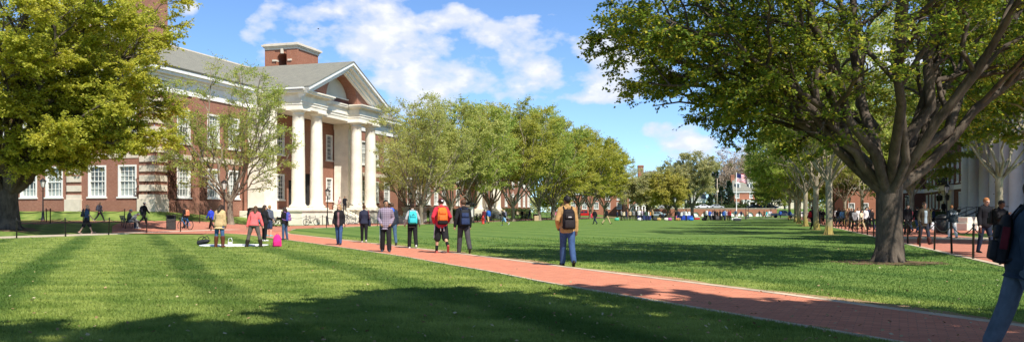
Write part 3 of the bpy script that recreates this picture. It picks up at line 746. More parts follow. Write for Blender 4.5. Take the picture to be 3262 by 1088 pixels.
for i in range(6): mb.box(cu[0]+1.5, cu[3]-1.5, PV2-2.8+.3*i, PV2-1.0, 0, .2+.25*i)
B2.part('plinth', mb, m_cream)
mb = MB()
for o, za, zb in ((0, 9.1, 9.8), (.2, 9.8, 10.0), (.5, 10.0, 10.3)): mb.box(cu[0]-.7-o, cu[3]+.7+o, PV2-.6-o, w0-.62, za, zb)
cm_ = (cu[0]+cu[3])/2; mb.prism([(cu[0]-1.4, 10.3), (cu[3]+1.4, 10.3), (cm_, 12.9)], 'y', PV2-.9, w0+4)
B2.part('pediment', mb, m_white)
# dormant creeper on the end wall and round its corner
def creeper(B_, name, ax, c, a0, a1, z1, nrm, seed, n=60):
    q = random.Random(seed); mb = MB()
    for i in range(n):
        a = q.uniform(a0, a1); z = .3; pts = [(a, z)]; zt = z1*q.uniform(.45, 1)
        while z < zt:
            z += q.uniform(.25, .55); a = min(a1, max(a0, a+q.gauss(0, .22))); pts.append((a, z))
            if q.random() < .5:
                b = a+q.choice((-1, 1))*q.uniform(.25, .8); b = min(a1+.4, max(a0-.4, b)); zz_ = z+q.uniform(.0, .6)
                P = [(a, z), ((a+b)/2, zz_), (b, zz_+q.uniform(-.3, .4))]
                mb.tube([(c+nrm*.05, *p) if ax == 'x' else (p[0], c+nrm*.05, p[1]) for p in P], [.03, .022, .014], 3)
        mb.tube([(c+nrm*q.uniform(.03, .09), *p) if ax == 'x' else (p[0], c+nrm*q.uniform(.03, .09), p[1]) for p in pts], [max(.012, .05*(1-k/len(pts))) for k in range(len(pts))], 4)
    return B_.part(name, mb, m_vine)
m_vine = mat('dry_creeper', (.085, .045, .032), .95, .3, 6, .1)
creeper(B2, 'creeper', 'x', e0, 53.3, 55.6, 7.5, -1, 4, 110)
creeper(B2, 'creeper', 'y', w0, 121.2, 123.2, 7.0, -1, 9, 50)
creeper(B, 'creeper', 'y', v0, 64.1, 65.2, 5.8, -1, 6, 18); creeper(B, 'creeper', 'y', v0, 67.4, 69.5, 6.0, -1, 16, 34); creeper(B, 'creeper', 'y', v0, 68.3, 69.6, 5.0, -1, 7, 12); creeper(B, 'creeper', 'x', u0, 52.0, 53.6, 4.0, -1, 8, 22)

# ================================================================ the shaded hall on the right
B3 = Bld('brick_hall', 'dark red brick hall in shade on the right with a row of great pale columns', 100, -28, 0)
R0 = -24.0; PR = -19.8
def ur(px, v=R0): return onv(px, v)[0]
m_col3 = mat('pale_grey_stone', (.76, .74, .74), .8, .06, 1, .2)
mb = MB()
up = [ur(p) for p in (2955, 2965, 2976, 2988, 3005, 3019, 3034, 3051, 3066)]
lo_ = [ur(p) for p in (2953, 2964, 2974, 2985, 2998, 3058)]
ops = [(u-.62, u+.62, 5.3, 8.3) for u in up]+[(u-.62, u+.62, 1.9, 4.0) for u in lo_]
portal_u = ur(3022)
cols3 = [ur(p, PR) for p in (3083, 3107, 3142, 3176, 3207, 3241)]
c0, c1 = cols3[-1], cols3[0]
wall_open(mb, 'y', R0, 60, 146, 0, 11.5, ops, 1)
wall_open(mb, 'x', 146, R0-8, -20.8, 0, 11.5, [(-21.9, -21.2, 1.9, 4.0), (-21.9, -21.2, 5.3, 8.3)], -1)
wall_open(mb, 'y', -20.8, 146, 176, 0, 11.5, [], 1)
mb.box(60, 176, -40, -39.9, 0, 11.5); mb.box(59.9, 60, -40, R0, 0, 11.5); mb.box(176, 176.1, -40, -20.8, 0, 11.5)
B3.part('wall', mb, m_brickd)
for u in up: window(B3, 'y', R0, u, 1.24, 5.3, 8.3, 1, 3, (3, 3))
for u in lo_: window(B3, 'y', R0, u, 1.24, 1.9, 4.0, 1, 3, (2, 2))
for w in ((1.9, 4.0), (5.3, 8.3)): window(B3, 'x', 146, -21.55, .7, *w, -1, 2, (2, 2))
mb = MB(); mb.box(c1+1.5, 145.9, R0+.005, R0+.12, 4.35, 4.95); mb.box(145.88, 145.995, R0+.12, -20.7, 4.35, 4.95); mb.box(145.9, 176, -20.795, -20.7, 4.35, 4.95)
for o, za, zb in ((.12, 10.6, 11.2), (.7, 11.2, 11.6)): mb.box(60, 146-.0, R0-.1, R0+o, za, zb); mb.box(146-o, 176, -24, -20.8+o, za+.003, zb)
B3.part('band_course', mb, m_col3)
mb = MB(); slab([(59, R0+.9, 11.65), (177, R0+.9, 11.65), (177, -32, 15.5), (59, -32, 15.5)]); slab([(59, -41, 11.65), (177, -41, 11.65), (177, -32, 15.5), (59, -32, 15.5)]); B3.part('roof', mb, m_slate)
for u in cols3: B3.part('column', column_mb(u, PR, .95, 11.4, .62, 24), m_col3)
mb = MB(); mb.box(c0-9, c1+1.3, PR-4.1, PR+1.1, 0, .94); B3.part('plinth', mb, m_col3)
mb = MB()
for i in range(5): mb.box(c1-9, c1+.8, PR+1.1+(4-i)*0+.0, PR+1.1+.32*(5-i), 0, .16*(i+1)+.0)
B3.part('steps', mb, m_col3)
mb = MB()
for o, za, zb in ((0, 11.41, 12.2), (.25, 12.2, 12.5), (.7, 12.5, 12.9)): mb.box(c0-9-o, c1+.8+o, R0+.95, PR+.8+o, za, zb)
mb.prism([(c0-10, 12.9), (c1+1.6, 12.9), ((c0+c1)/2-4, 17)], 'y', R0-6, PR+1.5)
B3.part('pediment', mb, m_col3)
mb = MB()   # stone doorway with lanterns under an iron balcony
pu = portal_u
mb.box(pu-3.4, pu-1.1, R0+.01, R0+.35, .3, 4.3); mb.box(pu+1.1, pu+3.4, R0+.01, R0+.35, .3, 4.3); mb.box(pu-3.6, pu+3.6, R0+.01, R0+.8, 4.3, 5.0)
B3.part('doorway', mb, m_stone)
mb = MB(); mb.box(pu-1.1, pu+1.1, R0+.01, R0+.1, .3, 4.3); B3.part('door_infill', mb, m_dark)
mb = MB()
for i in range(33): mb.tube([(pu-3.6+7.2*i/32, R0+.85, 5.0), (pu-3.6+7.2*i/32, R0+.85, 6.0)], .03, 4)
mb.box(pu-3.65, pu+3.65, R0+.8, R0+.9, 5.95, 6.05); mb.box(pu-3.65, pu+3.65, R0+.8, R0+.9, 5.02, 5.1)
B3.part('balcony', mb, m_black)
for s in (-2.2, 2.2, 4.1):
    mb = MB(); mb.lathe([(.05, 0), (.2, .1), (.26, .6), (.3, .66), (.05, .9)], 6, (pu+s, R0+.6, 2.9)); mb.beam((pu+s, R0, 3.9), (pu+s, R0+.6, 3.85), .05, .05); B3.part('wall_lantern', mb, m_black)

# ================================================================ buildings at the far end
def far_house(name, label, px0, px1, d, z0, eave, ridge, depth, wins, mbr, wsize, dormers=(), porch=None, chim=(), hip=0.0, door_infill=None):
    x0, x1 = (px0-CX)/F*d, (px1-CX)/F*d
    Fr = Frame(name, label, (x0+x1)/2, d, z0, 0); w = (x1-x0)/2
    mb = MB(); ops = [(a-ww/2, a+ww/2, z, z+hh) for a, z, ww, hh in wins]
    wall_open(mb, 'y', 0, -w, w, -.3, eave, ops, -1)
    mb.box(-w, -w+.1, .01, depth, -.3, eave); mb.box(w-.1, w, .01, depth, -.3, eave); mb.box(-w+.1, w-.1, depth-.1, depth, -.3, eave)
    Fr.part('wall', mb, mbr)
    for a, z, ww, hh in wins: window(Fr, 'y', 0, a, ww, z, z+hh, -1, 2, (2, 2), trim=.15)
    mb = MB(); o = .5
    e = [(-w-o, -o, eave), (w+o, -o, eave), (w+o, depth+o, eave), (-w-o, depth+o, eave)]
    r0, r1 = (-w-o+hip, depth/2, ridge), (w+o-hip, depth/2, ridge)
    mb.add(e+[r0, r1], [(0, 1, 5, 4), (2, 3, 4, 5), (1, 2, 5), (3, 0, 4), (3, 2, 1, 0)])
    Fr.part('roof', mb, m_slate)
    mb = MB(); mb.box(-w-.35, w+.35, -.35, -.005, eave-.45, eave-.02); Fr.part('cornice', mb, m_white)
    for a in dormers:
        mb = MB(); t = eave+(ridge-eave)*.25; y = depth/2*.25-.2
        mb.box(a-.75, a+.75, y, y+3, t-.2, t+1.6); mb.prism([(a-.95, t+1.6), (a+.95, t+1.6), (a, t+2.3)], 'y', y-.15, y+3)
        Fr.part('dormer', mb, m_white)
        mb = MB(); mb.add([(a-.42, y-.02, t+.1), (a+.42, y-.02, t+.1), (a+.42, y-.02, t+1.4), (a-.42, y-.02, t+1.4)], [(0, 1, 2, 3)]); Fr.part('pane', mb, m_paned)
    for a, y, zt, ww in chim:
        mb = MB(); mb.box(a-ww/2, a+ww/2, y-ww/2, y+ww/2, eave-1, zt); mb.box(a-ww/2-.12, a+ww/2+.12, y-ww/2-.12, y+ww/2+.12, zt-.5, zt-.25); Fr.part('chimney', mb, mbr)
    if porch:
        a, pw, ph = porch; mb = MB(); mb.box(a-pw/2-.2, a+pw/2+.2, -2.6, -.01, ph, ph+.6); mb.box(a-pw/2-.4, a+pw/2+.4, -2.8, -.01, ph+.6, ph+.8)
        for s in (-1, -.35, .35, 1): mb.tube([(a+s*pw/2, -2.3, 0), (a+s*pw/2, -2.3, ph)], .2, 10)
        Fr.part('porch', mb, m_white)
        mb = MB(); mb.box(a-1.4, a-.1, -.06, .02, 0, 2.3); Fr.part('door_infill', mb, m_white)
        mb = MB(); mb.box(a+.2, a+2, -.06, .02, .2, 2.3); Fr.part('door_infill', mb, m_dark)
    return Fr
far_house('brick_house', 'brick house with two roof dormers and a white porch above the far wall', 2338, 2452, 300, 2.3, 6.4, 11.0, 9,
          [(-5.2, 4.0, 1.5, 1.9), (-.3, 4.0, 1.2, 1.9), (.2+2.6, 4.0, 1.5, 1.9), (-5.2, .9, 1.4, 1.7), (5.6, .9, 1.4, 1.7)], m_brick2, None, (-4.6, .0), (-.4, 6.4, 2.6), [(-5.8, 4.5, 12.4, 1.3)], 1.0)
far_house('brick_house', 'low brick house with white sash windows behind the red pickup', 1790, 1990, 262, 0, 7.2, 11.5, 10,
          [(x, 2.3, 1.5, 2.1) for x in (-6.3, -2.7, .9, 4.5, 8.0)]+[(x, 5.1, 1.4, 1.7) for x in (-6.3, -2.7, .9, 4.5, 8.0)], m_brick2, None)
far_house('brick_house', 'brick house with cream doorways and a tall chimney among the far trees', 1998, 2072, 250, 0, 6.6, 10.5, 9,
          [(-2.2, 1.6, 1.3, 2.0), (-2.2, 4.3, 1.3, 1.6), (.6, 4.3, 1.3, 1.6)], m_brick2, None, (), (.2, 2.6, 3.0), [(1.2, 4.5, 15.4, 1.6)])
far_house('white_house', 'small white house glimpsed between the far trees above the wall', 2196, 2246, 300, 2.3, 3.8, 6.8, 8,
          [(-1.5, .8, 1.1, 1.6), (1.2, .8, 1.1, 1.6)], m_white, None)
far_house('pale_house', 'pale cream house with a low roof above the wall at far right', 2440, 2560, 318, 2.3, 3.6, 6.2, 8,
          [(x, .8, 1.3, 1.6) for x in (-5, -2, 1, 4)], m_plaster, None)
far_house('brick_hall', 'plain brick block behind the people on the right walk', 2700, 2832, 172, 0, 6.5, 9, 12, [(-3.4, 1.2, 1.3, 2.0), (-.6, 1.2, 1.3, 2.0)], m_brick2, None)
# ---------------------------------------------------------------- leaves and bark
def leafmat(name, ca, cb, cc=None, trans=.38, scale=.35):
    m, T, b = newmat(name)
    g = T.n('ShaderNodeNewGeometry'); o = T.n('ShaderNodeTexCoord').outputs['Object']
    n = T.noise(o, scale, 4, .65)
    c = T.mix(T.ramp(n, [(.36, (0, 0, 0)), (.64, (1, 1, 1))]), ca, cb)
    if cc: c = T.mix(T.math('MULTIPLY', T.math('GREATER_THAN', g.outputs['Random Per Island'], .8), .8), c, cc)
    hs = T.n('ShaderNodeHueSaturation'); T.put(hs.inputs['Color'], c)
    hs.inputs['Hue'].default_value = .5; T.put(hs.inputs['Value'], T.math('ADD', T.math('MULTIPLY', g.outputs['Random Per Island'], .55), .72))
    c = hs.outputs[0]
    T.put(b.inputs['Base Color'], c); b.inputs['Roughness'].default_value = .55; b.inputs['Specular IOR Level'].default_value = .25
    tr = T.n('ShaderNodeBsdfTranslucent'); T.put(tr.inputs[0], T.mix(1.0, c, (1.15, 1.1, .8), 'MULTIPLY'))
    mx = T.n('ShaderNodeMixShader'); mx.inputs[0].default_value = trans
    T.put(mx.inputs[1], b.outputs[0]); T.put(mx.inputs[2], tr.outputs[0]); T.put(T.nt.nodes['Material Output'].inputs[0], mx.outputs[0])
    return m
LEAF = {
 'gold': leafmat('gold_green_leaf', (.37, .43, .06), (.60, .59, .10), (.58, .54, .11), .58),
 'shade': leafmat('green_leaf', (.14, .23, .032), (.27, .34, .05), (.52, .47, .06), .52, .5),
 'spring': leafmat('spring_leaf', (.42, .49, .13), (.56, .58, .20), (.52, .50, .18), .5),
 'lime': leafmat('lime_leaf', (.33, .46, .085), (.48, .55, .14), (.50, .48, .14), .5),
 'olive': leafmat('olive_leaf', (.38, .43, .075), (.54, .53, .11), (.52, .49, .12), .55),
 'mid': leafmat('mid_green_leaf', (.19, .29, .05), (.33, .39, .075), (.42, .39, .09), .5),
 'bud': leafmat('budding_leaf', (.40, .31, .24), (.50, .40, .31), (.54, .40, .31), .25),
 'farhaze': leafmat('far_haze_leaf', (.38, .40, .17), (.50, .50, .24), (.50, .44, .24), .45, .25),  # distance haze painted into a paler leaf colour
 'fargold': leafmat('far_gold_leaf', (.40, .40, .09), (.54, .50, .12), (.52, .45, .14), .45, .3),  # gold paled the same way, haze mixed into the colour
 'fir': leafmat('fir_needles', (.018, .045, .022), (.04, .075, .03), None, .1),
 'hedge': leafmat('hedge_leaf', (.035, .065, .02), (.08, .11, .03), None, .2, 1.2),
}
def barkmat(name, ca, cb, moss=None):
    m, T, b = newmat(name)
    o = T.n('ShaderNodeTexCoord').outputs['Object']
    n = T.noise(T.mapv(o, scale=(5, 5, 1.6)), 1.4, 6, .7); k = T.noise(o, 1.1, 3, .6)
    c = T.mix(T.ramp(n, [(.35, (0, 0, 0)), (.66, (1, 1, 1))]), ca, cb)
    c = T.mix(T.math('MULTIPLY', T.ramp(k, [(.48, (0, 0, 0)), (.62, (1, 1, 1))]), .5), c, tuple(min(1, x*1.6) for x in cb))
    if moss:
        s = T.n('ShaderNodeSeparateXYZ'); T.put(s.inputs[0], o)
        f = T.math('ADD', T.math('SUBTRACT', 1.35, s.outputs[2]), T.math('MULTIPLY', T.math('SUBTRACT', k, .5), 3.0))
        c = T.mix(T.math('MULTIPLY', T.ramp(f, [(.2, (0, 0, 0)), (.9, (1, 1, 1))]), .8), c, moss)
    T.put(b.inputs['Base Color'], c); b.inputs['Roughness'].default_value = .92; b.inputs['Specular IOR Level'].default_value = .15
    bp = T.n('ShaderNodeBump'); bp.inputs['Strength'].default_value = .9; bp.inputs['Distance'].default_value = .05
    T.put(bp.inputs['Height'], n); T.put(b.inputs['Normal'], bp.outputs[0]); return m
BARK = {'dark': barkmat('dark_bark', (.055, .043, .034), (.12, .095, .072)), 'grey': barkmat('grey_bark', (.15, .125, .095), (.27, .225, .165)),
        'pale': barkmat('pale_mossy_bark', (.20, .17, .125), (.36, .31, .225), (.36, .275, .06)), 'far': barkmat('far_bark', (.10, .08, .06), (.2, .16, .12))}

class Wood:
    def __init__(s): s.V = []; s.F = []; s.n = 0
    def tube(s, P, R, k=6):
        P = np.asarray(P, float); m = len(P); T_ = np.gradient(P, axis=0); T_ /= np.linalg.norm(T_, axis=1)[:, None]+1e-9
        ref = np.array([.31, .17, .93]) if abs(T_[0, 2]) < .9 else np.array([.93, .31, .17])
        a = np.cross(T_, ref); a /= np.linalg.norm(a, axis=1)[:, None]+1e-9; b = np.cross(T_, a)
        an = np.arange(k)*2*PI/k
        V = P[:, None]+(a[:, None]*np.cos(an)[None, :, None]+b[:, None]*np.sin(an)[None, :, None])*np.asarray(R, float)[:, None, None]
        i = (np.arange(m-1)[:, None]*k+np.arange(k)).ravel(); j = (np.arange(m-1)[:, None]*k+(np.arange(k)+1) % k).ravel()
        s.F.append(np.stack([i, j, j+k, i+k], 1)+s.n); s.V.append(V.reshape(-1, 3)); s.n += m*k
    def sticks(s, P, Q, r0, r1):
        """many straight three-sided twigs at once"""
        d = Q-P; d /= np.linalg.norm(d, axis=1)[:, None]+1e-9
        a = np.cross(d, np.array([.3, .5, .8])); a /= np.linalg.norm(a, axis=1)[:, None]+1e-9; b = np.cross(d, a); n = len(P)
        V = np.empty((n, 6, 3))
        for j in range(3):
            o = a*math.cos(2*PI*j/3)+b*math.sin(2*PI*j/3); V[:, j] = P+o*r0; V[:, 3+j] = Q+o*r1
        base = np.arange(n)[:, None]*6+s.n
        for j in range(3): s.F.append(base+np.array([j, (j+1) % 3, 3+(j+1) % 3, 3+j]))
        s.V.append(V.reshape(-1, 3)); s.n += n*6
    def mesh(s, name, m): return npmesh(name, np.concatenate(s.V), np.concatenate(s.F), m, True)
def bez(p0, p1, p2, n, jit=0, rg=None):
    t = np.linspace(0, 1, n)[:, None]; P = (1-t)**2*p0+2*t*(1-t)*p1+t*t*p2
    if jit and n > 2: P[1:-1] += rg.normal(0, jit, (n-2, 3))
    return P
def unit(v): return v/(np.linalg.norm(v)+1e-9)
def tree_meshes(seed, H, R, tr, fork, limbs=8, n2=9, n3=7, n4=4, lpt=14, leaf=.12, lw=.42, base=None, bark='grey', leaves='spring', lift=.2, flat=.45, fixed=None, tw=.55, oval=1.0, lean=(0, 0), keep=1.0, flare=1.28, vase=0, lr=.52):
    rg = np.random.default_rng(seed); W_ = Wood(); base = fork*1.3 if base is None else base
    zc, rz_ = base+(H-base)*.42, (H-base)*.58
    def inside(p, s=1.0):
        q = (p-np.array([lean[0], lean[1], zc]))/np.array([R, R*oval, rz_ if p[2] > zc else (zc-base)*1.05]); return (q@q) < s
    # trunk with root flare
    zt = np.array([-.25, 0, .12, .35, .8, 1.6, fork*.85, fork*1.12]); zt = np.sort(zt)
    rt = [tr*(1+(flare-1)*math.exp(-max(0, z)/.38)+(.10*math.exp(-abs(z-fork)/.6)))*(1-.06*z/fork) for z in zt]
    P = np.stack([np.cumsum(rg.normal(0, tr*.06, len(zt))), np.cumsum(rg.normal(0, tr*.06, len(zt))), zt], 1); P[:3, :2] = 0
    W_.tube(P, rt, 14); top = P[-2]
    for i in range(6):   # buttress roots
        a = i*1.05+rg.uniform(-.3, .3); d = np.array([math.cos(a), math.sin(a), 0])
        W_.tube([d*tr*.55+[0, 0, .75], d*tr*.95+[0, 0, .24], d*tr*1.35+[0, 0, .03], d*tr*1.75+[0, 0, -.10]], [tr*.28, tr*.26, tr*.18, tr*.1], 6)
    specs = list(fixed or [])
    n_rest = limbs-len(specs)
    for i in range(n_rest):
        a = 2*PI*(i*.618+rg.uniform(-.06, .06)); rho = math.sqrt((i+.5)/max(1, n_rest)) if i else .12
        rho = min(.98, rho*rg.uniform(.88, 1.05)); zz = zc+rz_*math.sqrt(max(0, 1-rho**2))*rg.uniform(.82, .98)
        if rho > .75: zz = zc+rz_*(rg.uniform(.05, .7) if vase else rg.uniform(-.35, .45))
        specs.append((a, rho, zz, rg.uniform(.75, 1.1)))
    L2s, L3s, tw0, tw1 = [], [], [], []
    for a, rho, zz, rs in specs:
        tgt = np.array([lean[0]+R*rho*math.cos(a), lean[1]+R*oval*rho*math.sin(a), zz])
        out = np.array([math.cos(a), math.sin(a), 0]); p0 = top+out*tr*.35+np.array([0, 0, rg.uniform(-.25, .2)*min(1, fork*.4)])
        L = np.linalg.norm(tgt-p0); p1 = p0+out*L*(.16+.22*rho)+np.array([0, 0, L*(.5-.12*rho)])
        P = bez(p0, p1, tgt, 11, L*.011, rg); t = np.linspace(0, 1, 11); r0 = tr*lr*rs
        W_.tube(P, r0*(1-t)**.85*.97+.014, 8)
        for j in range(n2):
            tj = .22+.76*(j+rg.uniform(.1, .9))/n2; f = tj*10; k = min(9, int(f)); q0 = P[k]+(P[k+1]-P[k])*(f-k); tan = unit(P[k+1]-P[k])
            rad = unit(np.array([q0[0]-lean[0], q0[1]-lean[1], 0])+1e-3); sd_ = unit(np.cross(tan, rg.normal(0, 1, 3)))
            d = unit(tan*.55+sd_*.85+rad*.35+np.array([0, 0, lift]))
            L2 = R*.52*(1.08-.55*tj)*rg.uniform(.7, 1.2)
            q2 = q0+d*L2
            for _ in range(5):
                if inside(q2, 1.08): break
                q2 = q0+(q2-q0)*.78
            q1 = (q0+q2)/2+np.array([0, 0, L2*.09])+rg.normal(0, L2*.05, 3)
            Q = bez(q0, q1, q2, 7, L2*.02, rg); t7 = np.linspace(0, 1, 7); rb = max(.012, r0*(1-tj)**.85*.55+.012)
            W_.tube(Q, rb*(1-t7)**.8+.009, 5)
            for l in range(n3):
                tl = .15+.83*(l+rg.uniform(.1, .9))/n3; f = tl*6; k = min(5, int(f)); s0 = Q[k]+(Q[k+1]-Q[k])*(f-k); tan2 = unit(Q[k+1]-Q[k])
                s_ = unit(np.cross(tan2, np.array([0, 0, 1.0])+rg.normal(0, .35, 3)))*(1 if l % 2 else -1)
                d = unit(tan2*.7+s_*.8+np.array([0, 0, lift*.6])+rg.normal(0, .18, 3)); L3 = max(.5, L2*.42*(1.15-.6*tl))*rg.uniform(.7, 1.2)
                e = s0+d*L3
                if not inside(e, 1.2): e = s0+d*L3*.5
                m_ = (s0+e)/2+np.array([0, 0, L3*.06]); W_.tube([s0, m_, e], [.011+.004*rb/.03, .009, .005], 3)
                for h in range(n4):
                    th = .2+.8*(h+rg.random())/n4; w0_ = s0+(e-s0)*th
                    s2 = unit(np.cross(d, np.array([0, 0, 1.0])+rg.normal(0, .3, 3)))*(1 if h % 2 else -1)
                    w1_ = w0_+unit(d*.8+s2*.75+np.array([0, 0, rg.normal(0, .22)]))*tw*rg.uniform(.55, 1.25)
                    tw0.append(w0_); tw1.append(w1_)
                tw0.append(m_); tw1.append(e)
    tw0, tw1 = np.array(tw0), np.array(tw1)
    W_.sticks(tw0, tw1, .006+.004*(leaf/.12-1)*.5, .003)
    me_w = W_.mesh('tree_trunk', BARK[bark])
    # leaves, flattened into sprays along every twig
    n = len(tw0); reps = np.repeat(np.arange(n), lpt)
    if keep < 1: reps = reps[rg.random(len(reps)) < keep]
    m = len(reps); t = rg.uniform(.05, 1.12, m)[:, None]; d = (tw1-tw0)[reps]; d /= np.linalg.norm(d, axis=1)[:, None]+1e-9
    c = tw0[reps]+(tw1-tw0)[reps]*t+rg.normal(0, leaf*.35, (m, 3))
    up = np.array([0, 0, 1.0])+rg.normal(0, flat, (m, 3)); up /= np.linalg.norm(up, axis=1)[:, None]
    sd_ = np.cross(up, d); sd_ /= np.linalg.norm(sd_, axis=1)[:, None]+1e-9; sg = np.where(rg.random(m) < .5, 1, -1)[:, None]
    ax_ = d*.6+sd_*sg*.8+rg.normal(0, .3, (m, 3)); ax_[:, 2] -= .25; ax_ /= np.linalg.norm(ax_, axis=1)[:, None]
    s2 = np.cross(up, ax_); s2 /= np.linalg.norm(s2, axis=1)[:, None]+1e-9
    Ls = (leaf*rg.uniform(.65, 1.3, m))[:, None]
    V = np.stack([c, c+ax_*Ls*.45+s2*Ls*lw, c+ax_*Ls, c+ax_*Ls*.5-s2*Ls*lw], 1).reshape(-1, 3)
    me_l = npmesh('tree_crown', V, np.arange(m*4).reshape(-1, 4), LEAF[leaves])
    return me_w, me_l
def plant_tree(meshes, x, y, label, rz=0, sc=1.0, group=None, name='tree', cat='tree', z=None, soil=0, mats=None):
    t = thing(name, label, cat, (x, y, hgt(x, y) if z is None else z), rz, group)
    t.scale = (sc, sc, sc) if not hasattr(sc, '__len__') else sc
    a = link('trunk', meshes[0], t); b = link('crown', meshes[1], t)
    if mats:
        for o, m in ((a, mats[0]), (b, mats[1])):
            if m: o.material_slots[0].link = 'OBJECT'; o.material_slots[0].material = m
    if soil: soil_ring(x, y, soil, int(abs(x*7+y*3)))
    return t
# the great tree on the right lawn: limbs laid out after the photograph (azimuth 0 = to the right, 90 = away)
fx = [(math.radians(185), .86, 4.9, .7), (math.radians(160), .80, 4.6, .6), (math.radians(200), .9, 6.2, .6), (math.radians(172), .80, 9.0, 1.05), (math.radians(165), .98, 6.8, .8), (math.radians(205), .9, 6.0, .75), (math.radians(150), .5, 13.6, .95), (math.radians(95), .35, 15.0, .9), (math.radians(20), .4, 14.6, .95), (math.radians(8), .75, 11.0, 1.0),
      (math.radians(-5), .96, 8.2, .85), (math.radians(40), .92, 8.0, .8), (math.radians(-55), .75, 11.5, .8), (math.radians(-110), .8, 11.8, .8), (math.radians(110), .9, 7.6, .8), (math.radians(250), .5, 14.0, .7)]
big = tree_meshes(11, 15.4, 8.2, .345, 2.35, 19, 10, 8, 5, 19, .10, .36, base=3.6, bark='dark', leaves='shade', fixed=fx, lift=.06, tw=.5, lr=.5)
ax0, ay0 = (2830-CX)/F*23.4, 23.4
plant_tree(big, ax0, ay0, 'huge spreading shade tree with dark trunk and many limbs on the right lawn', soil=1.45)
gold = tree_meshes(21, 23, 10.0, .62, 2.6, 26, 11, 8, 5, 26, .135, .42, base=6.0, bark='dark', leaves='gold', lift=.05, tw=.75, fixed=[(math.radians(-14), .85, 5.0, .8), (math.radians(18), .8, 5.2, .8), (math.radians(-40), .8, 5.4, .8), (math.radians(5), .97, 5.8, .9), (math.radians(-25), .95, 7.4, .9), (math.radians(30), .95, 8.2, .9), (math.radians(0), .85, 12, .9), (math.radians(-12), .93, 10, .8), (math.radians(14), .9, 14.5, .8), (math.radians(-35), .8, 16, .8), (math.radians(-70), .85, 8, .8), (math.radians(-60), .9, 12, .8), (math.radians(10), .6, 17, .8), (math.radians(-20), .75, 14, .8), (math.radians(-110), .6, 15, .8), (math.radians(-90), .85, 10, .8), (math.radians(-45), .5, 18.5, .8)], lr=.42)
x, y, z = atd(22, 52); plant_tree(gold, x, y, 'broad golden green tree in full leaf in front of the near hall', soil=1.8)
# the tree that shades the foreground stands just behind and right of the viewer
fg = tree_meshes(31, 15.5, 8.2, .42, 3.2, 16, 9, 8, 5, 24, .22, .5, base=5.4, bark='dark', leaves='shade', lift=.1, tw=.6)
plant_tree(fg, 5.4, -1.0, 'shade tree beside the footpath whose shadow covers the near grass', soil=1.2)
# the younger trees along both walks
vA = tree_meshes(41, 14.6, 6.4, .21, 2.3, 12, 9, 7, 5, 9, .135, .38, base=3.0, bark='grey', leaves='spring', lift=.42, tw=.75, flat=.9, keep=.85, vase=1, lr=.40)
vB = tree_meshes(42, 15.0, 6.6, .22, 2.2, 12, 9, 7, 5, 12, .16, .40, base=2.9, bark='grey', leaves='spring', lift=.38, tw=.8, flat=.9, vase=1, lr=.40)
vC = tree_meshes(43, 16.0, 6.9, .27, 2.6, 13, 9, 7, 5, 17, .165, .42, base=3.2, bark='grey', leaves='olive', lift=.30, tw=.85, flat=.8, vase=1, lr=.40)
vD = tree_meshes(44, 13.8, 6.4, .21, 3.8, 10, 9, 7, 5, 9, .145, .4, base=4.4, bark='pale', leaves='lime', lift=.28, tw=.75, flat=.8, vase=1, lr=.28)
vE = tree_meshes(45, 14.5, 6.2, .23, 3.6, 11, 9, 7, 5, 14, .19, .42, base=3.6, bark='pale', leaves='mid', lift=.18, tw=.8, flat=.8, lr=.28)
x, y, z = atd(736, 72.6)
near = tree_meshes(47, 14.0, 5.8, .24, 2.3, 13, 9, 7, 5, 9, .11, .38, base=2.6, bark='grey', leaves='lime', lift=.42, tw=.68, flat=.9, vase=1, lr=.4, fixed=[(math.radians(185), .9, 6.0, .8), (math.radians(-10), .95, 5.6, .7), (math.radians(60), .6, 11.5, .9)])
plant_tree(near, x, y, 'slender pale trunked tree coming into leaf beside the lamp and porch', soil=.8)
gl = 'trees along the left walk'
for px, d, m, sc, rz, col, lab in (
    (1342, 93, vA, .98, .4, None, 'sparse spring tree behind the teal backpack, thin pale leaves over a grey trunk'),
    (1300, 112, vA, .86, 2.6, None, 'slimmer sparse tree set back by the second hall, left of the red hoodie'),
    (1437, 101, vB, .98, 1.3, None, 'forked grey tree standing right behind the red hooded walker'),
    (1503, 110, vB, 1.05, 3.7, 'lime', 'light green tree behind the dark jacketed walker, left of the white porch'),
    (1560, 128, vC, 1.08, 4.9, 'spring', 'tall pale olive tree rising behind the small white porch'),
    (1634, 124, vB, 1.18, 5.4, 'olive', 'leaning grey trunked tree by the running person in blue shorts'),
    (1718, 133, vB, 1.2, .2, 'lime', 'many limbed tree with a stout pale trunk left of the tan jacket'),
    (1762, 148, vC, 1.14, 2.2, None, 'olive leaved tree partly hidden by the head of the tan jacketed walker'),
    (1845, 158, vC, 1.08, 1.2, None, 'golden olive tree just right of the tan jacket, over the red pickup'),
    (1880, 171, vC, 1.05, 3.2, 'gold', 'yellow green tree with a thick dark trunk beside the red pickup'),
    (1926, 184, vC, .98, 4.4, None, 'olive tree with thin limbs behind the walker in khaki trousers'),
    (2004, 206, vA, .86, 5.1, None, 'slim pale tree behind the left part of the far crowd')):
    x, y, z = atd(px, d); plant_tree(m, x, y, lab, rz, sc, gl, soil=.7, mats=(None, LEAF[col]) if col else None)
gr = 'trees along the right lawn edge'
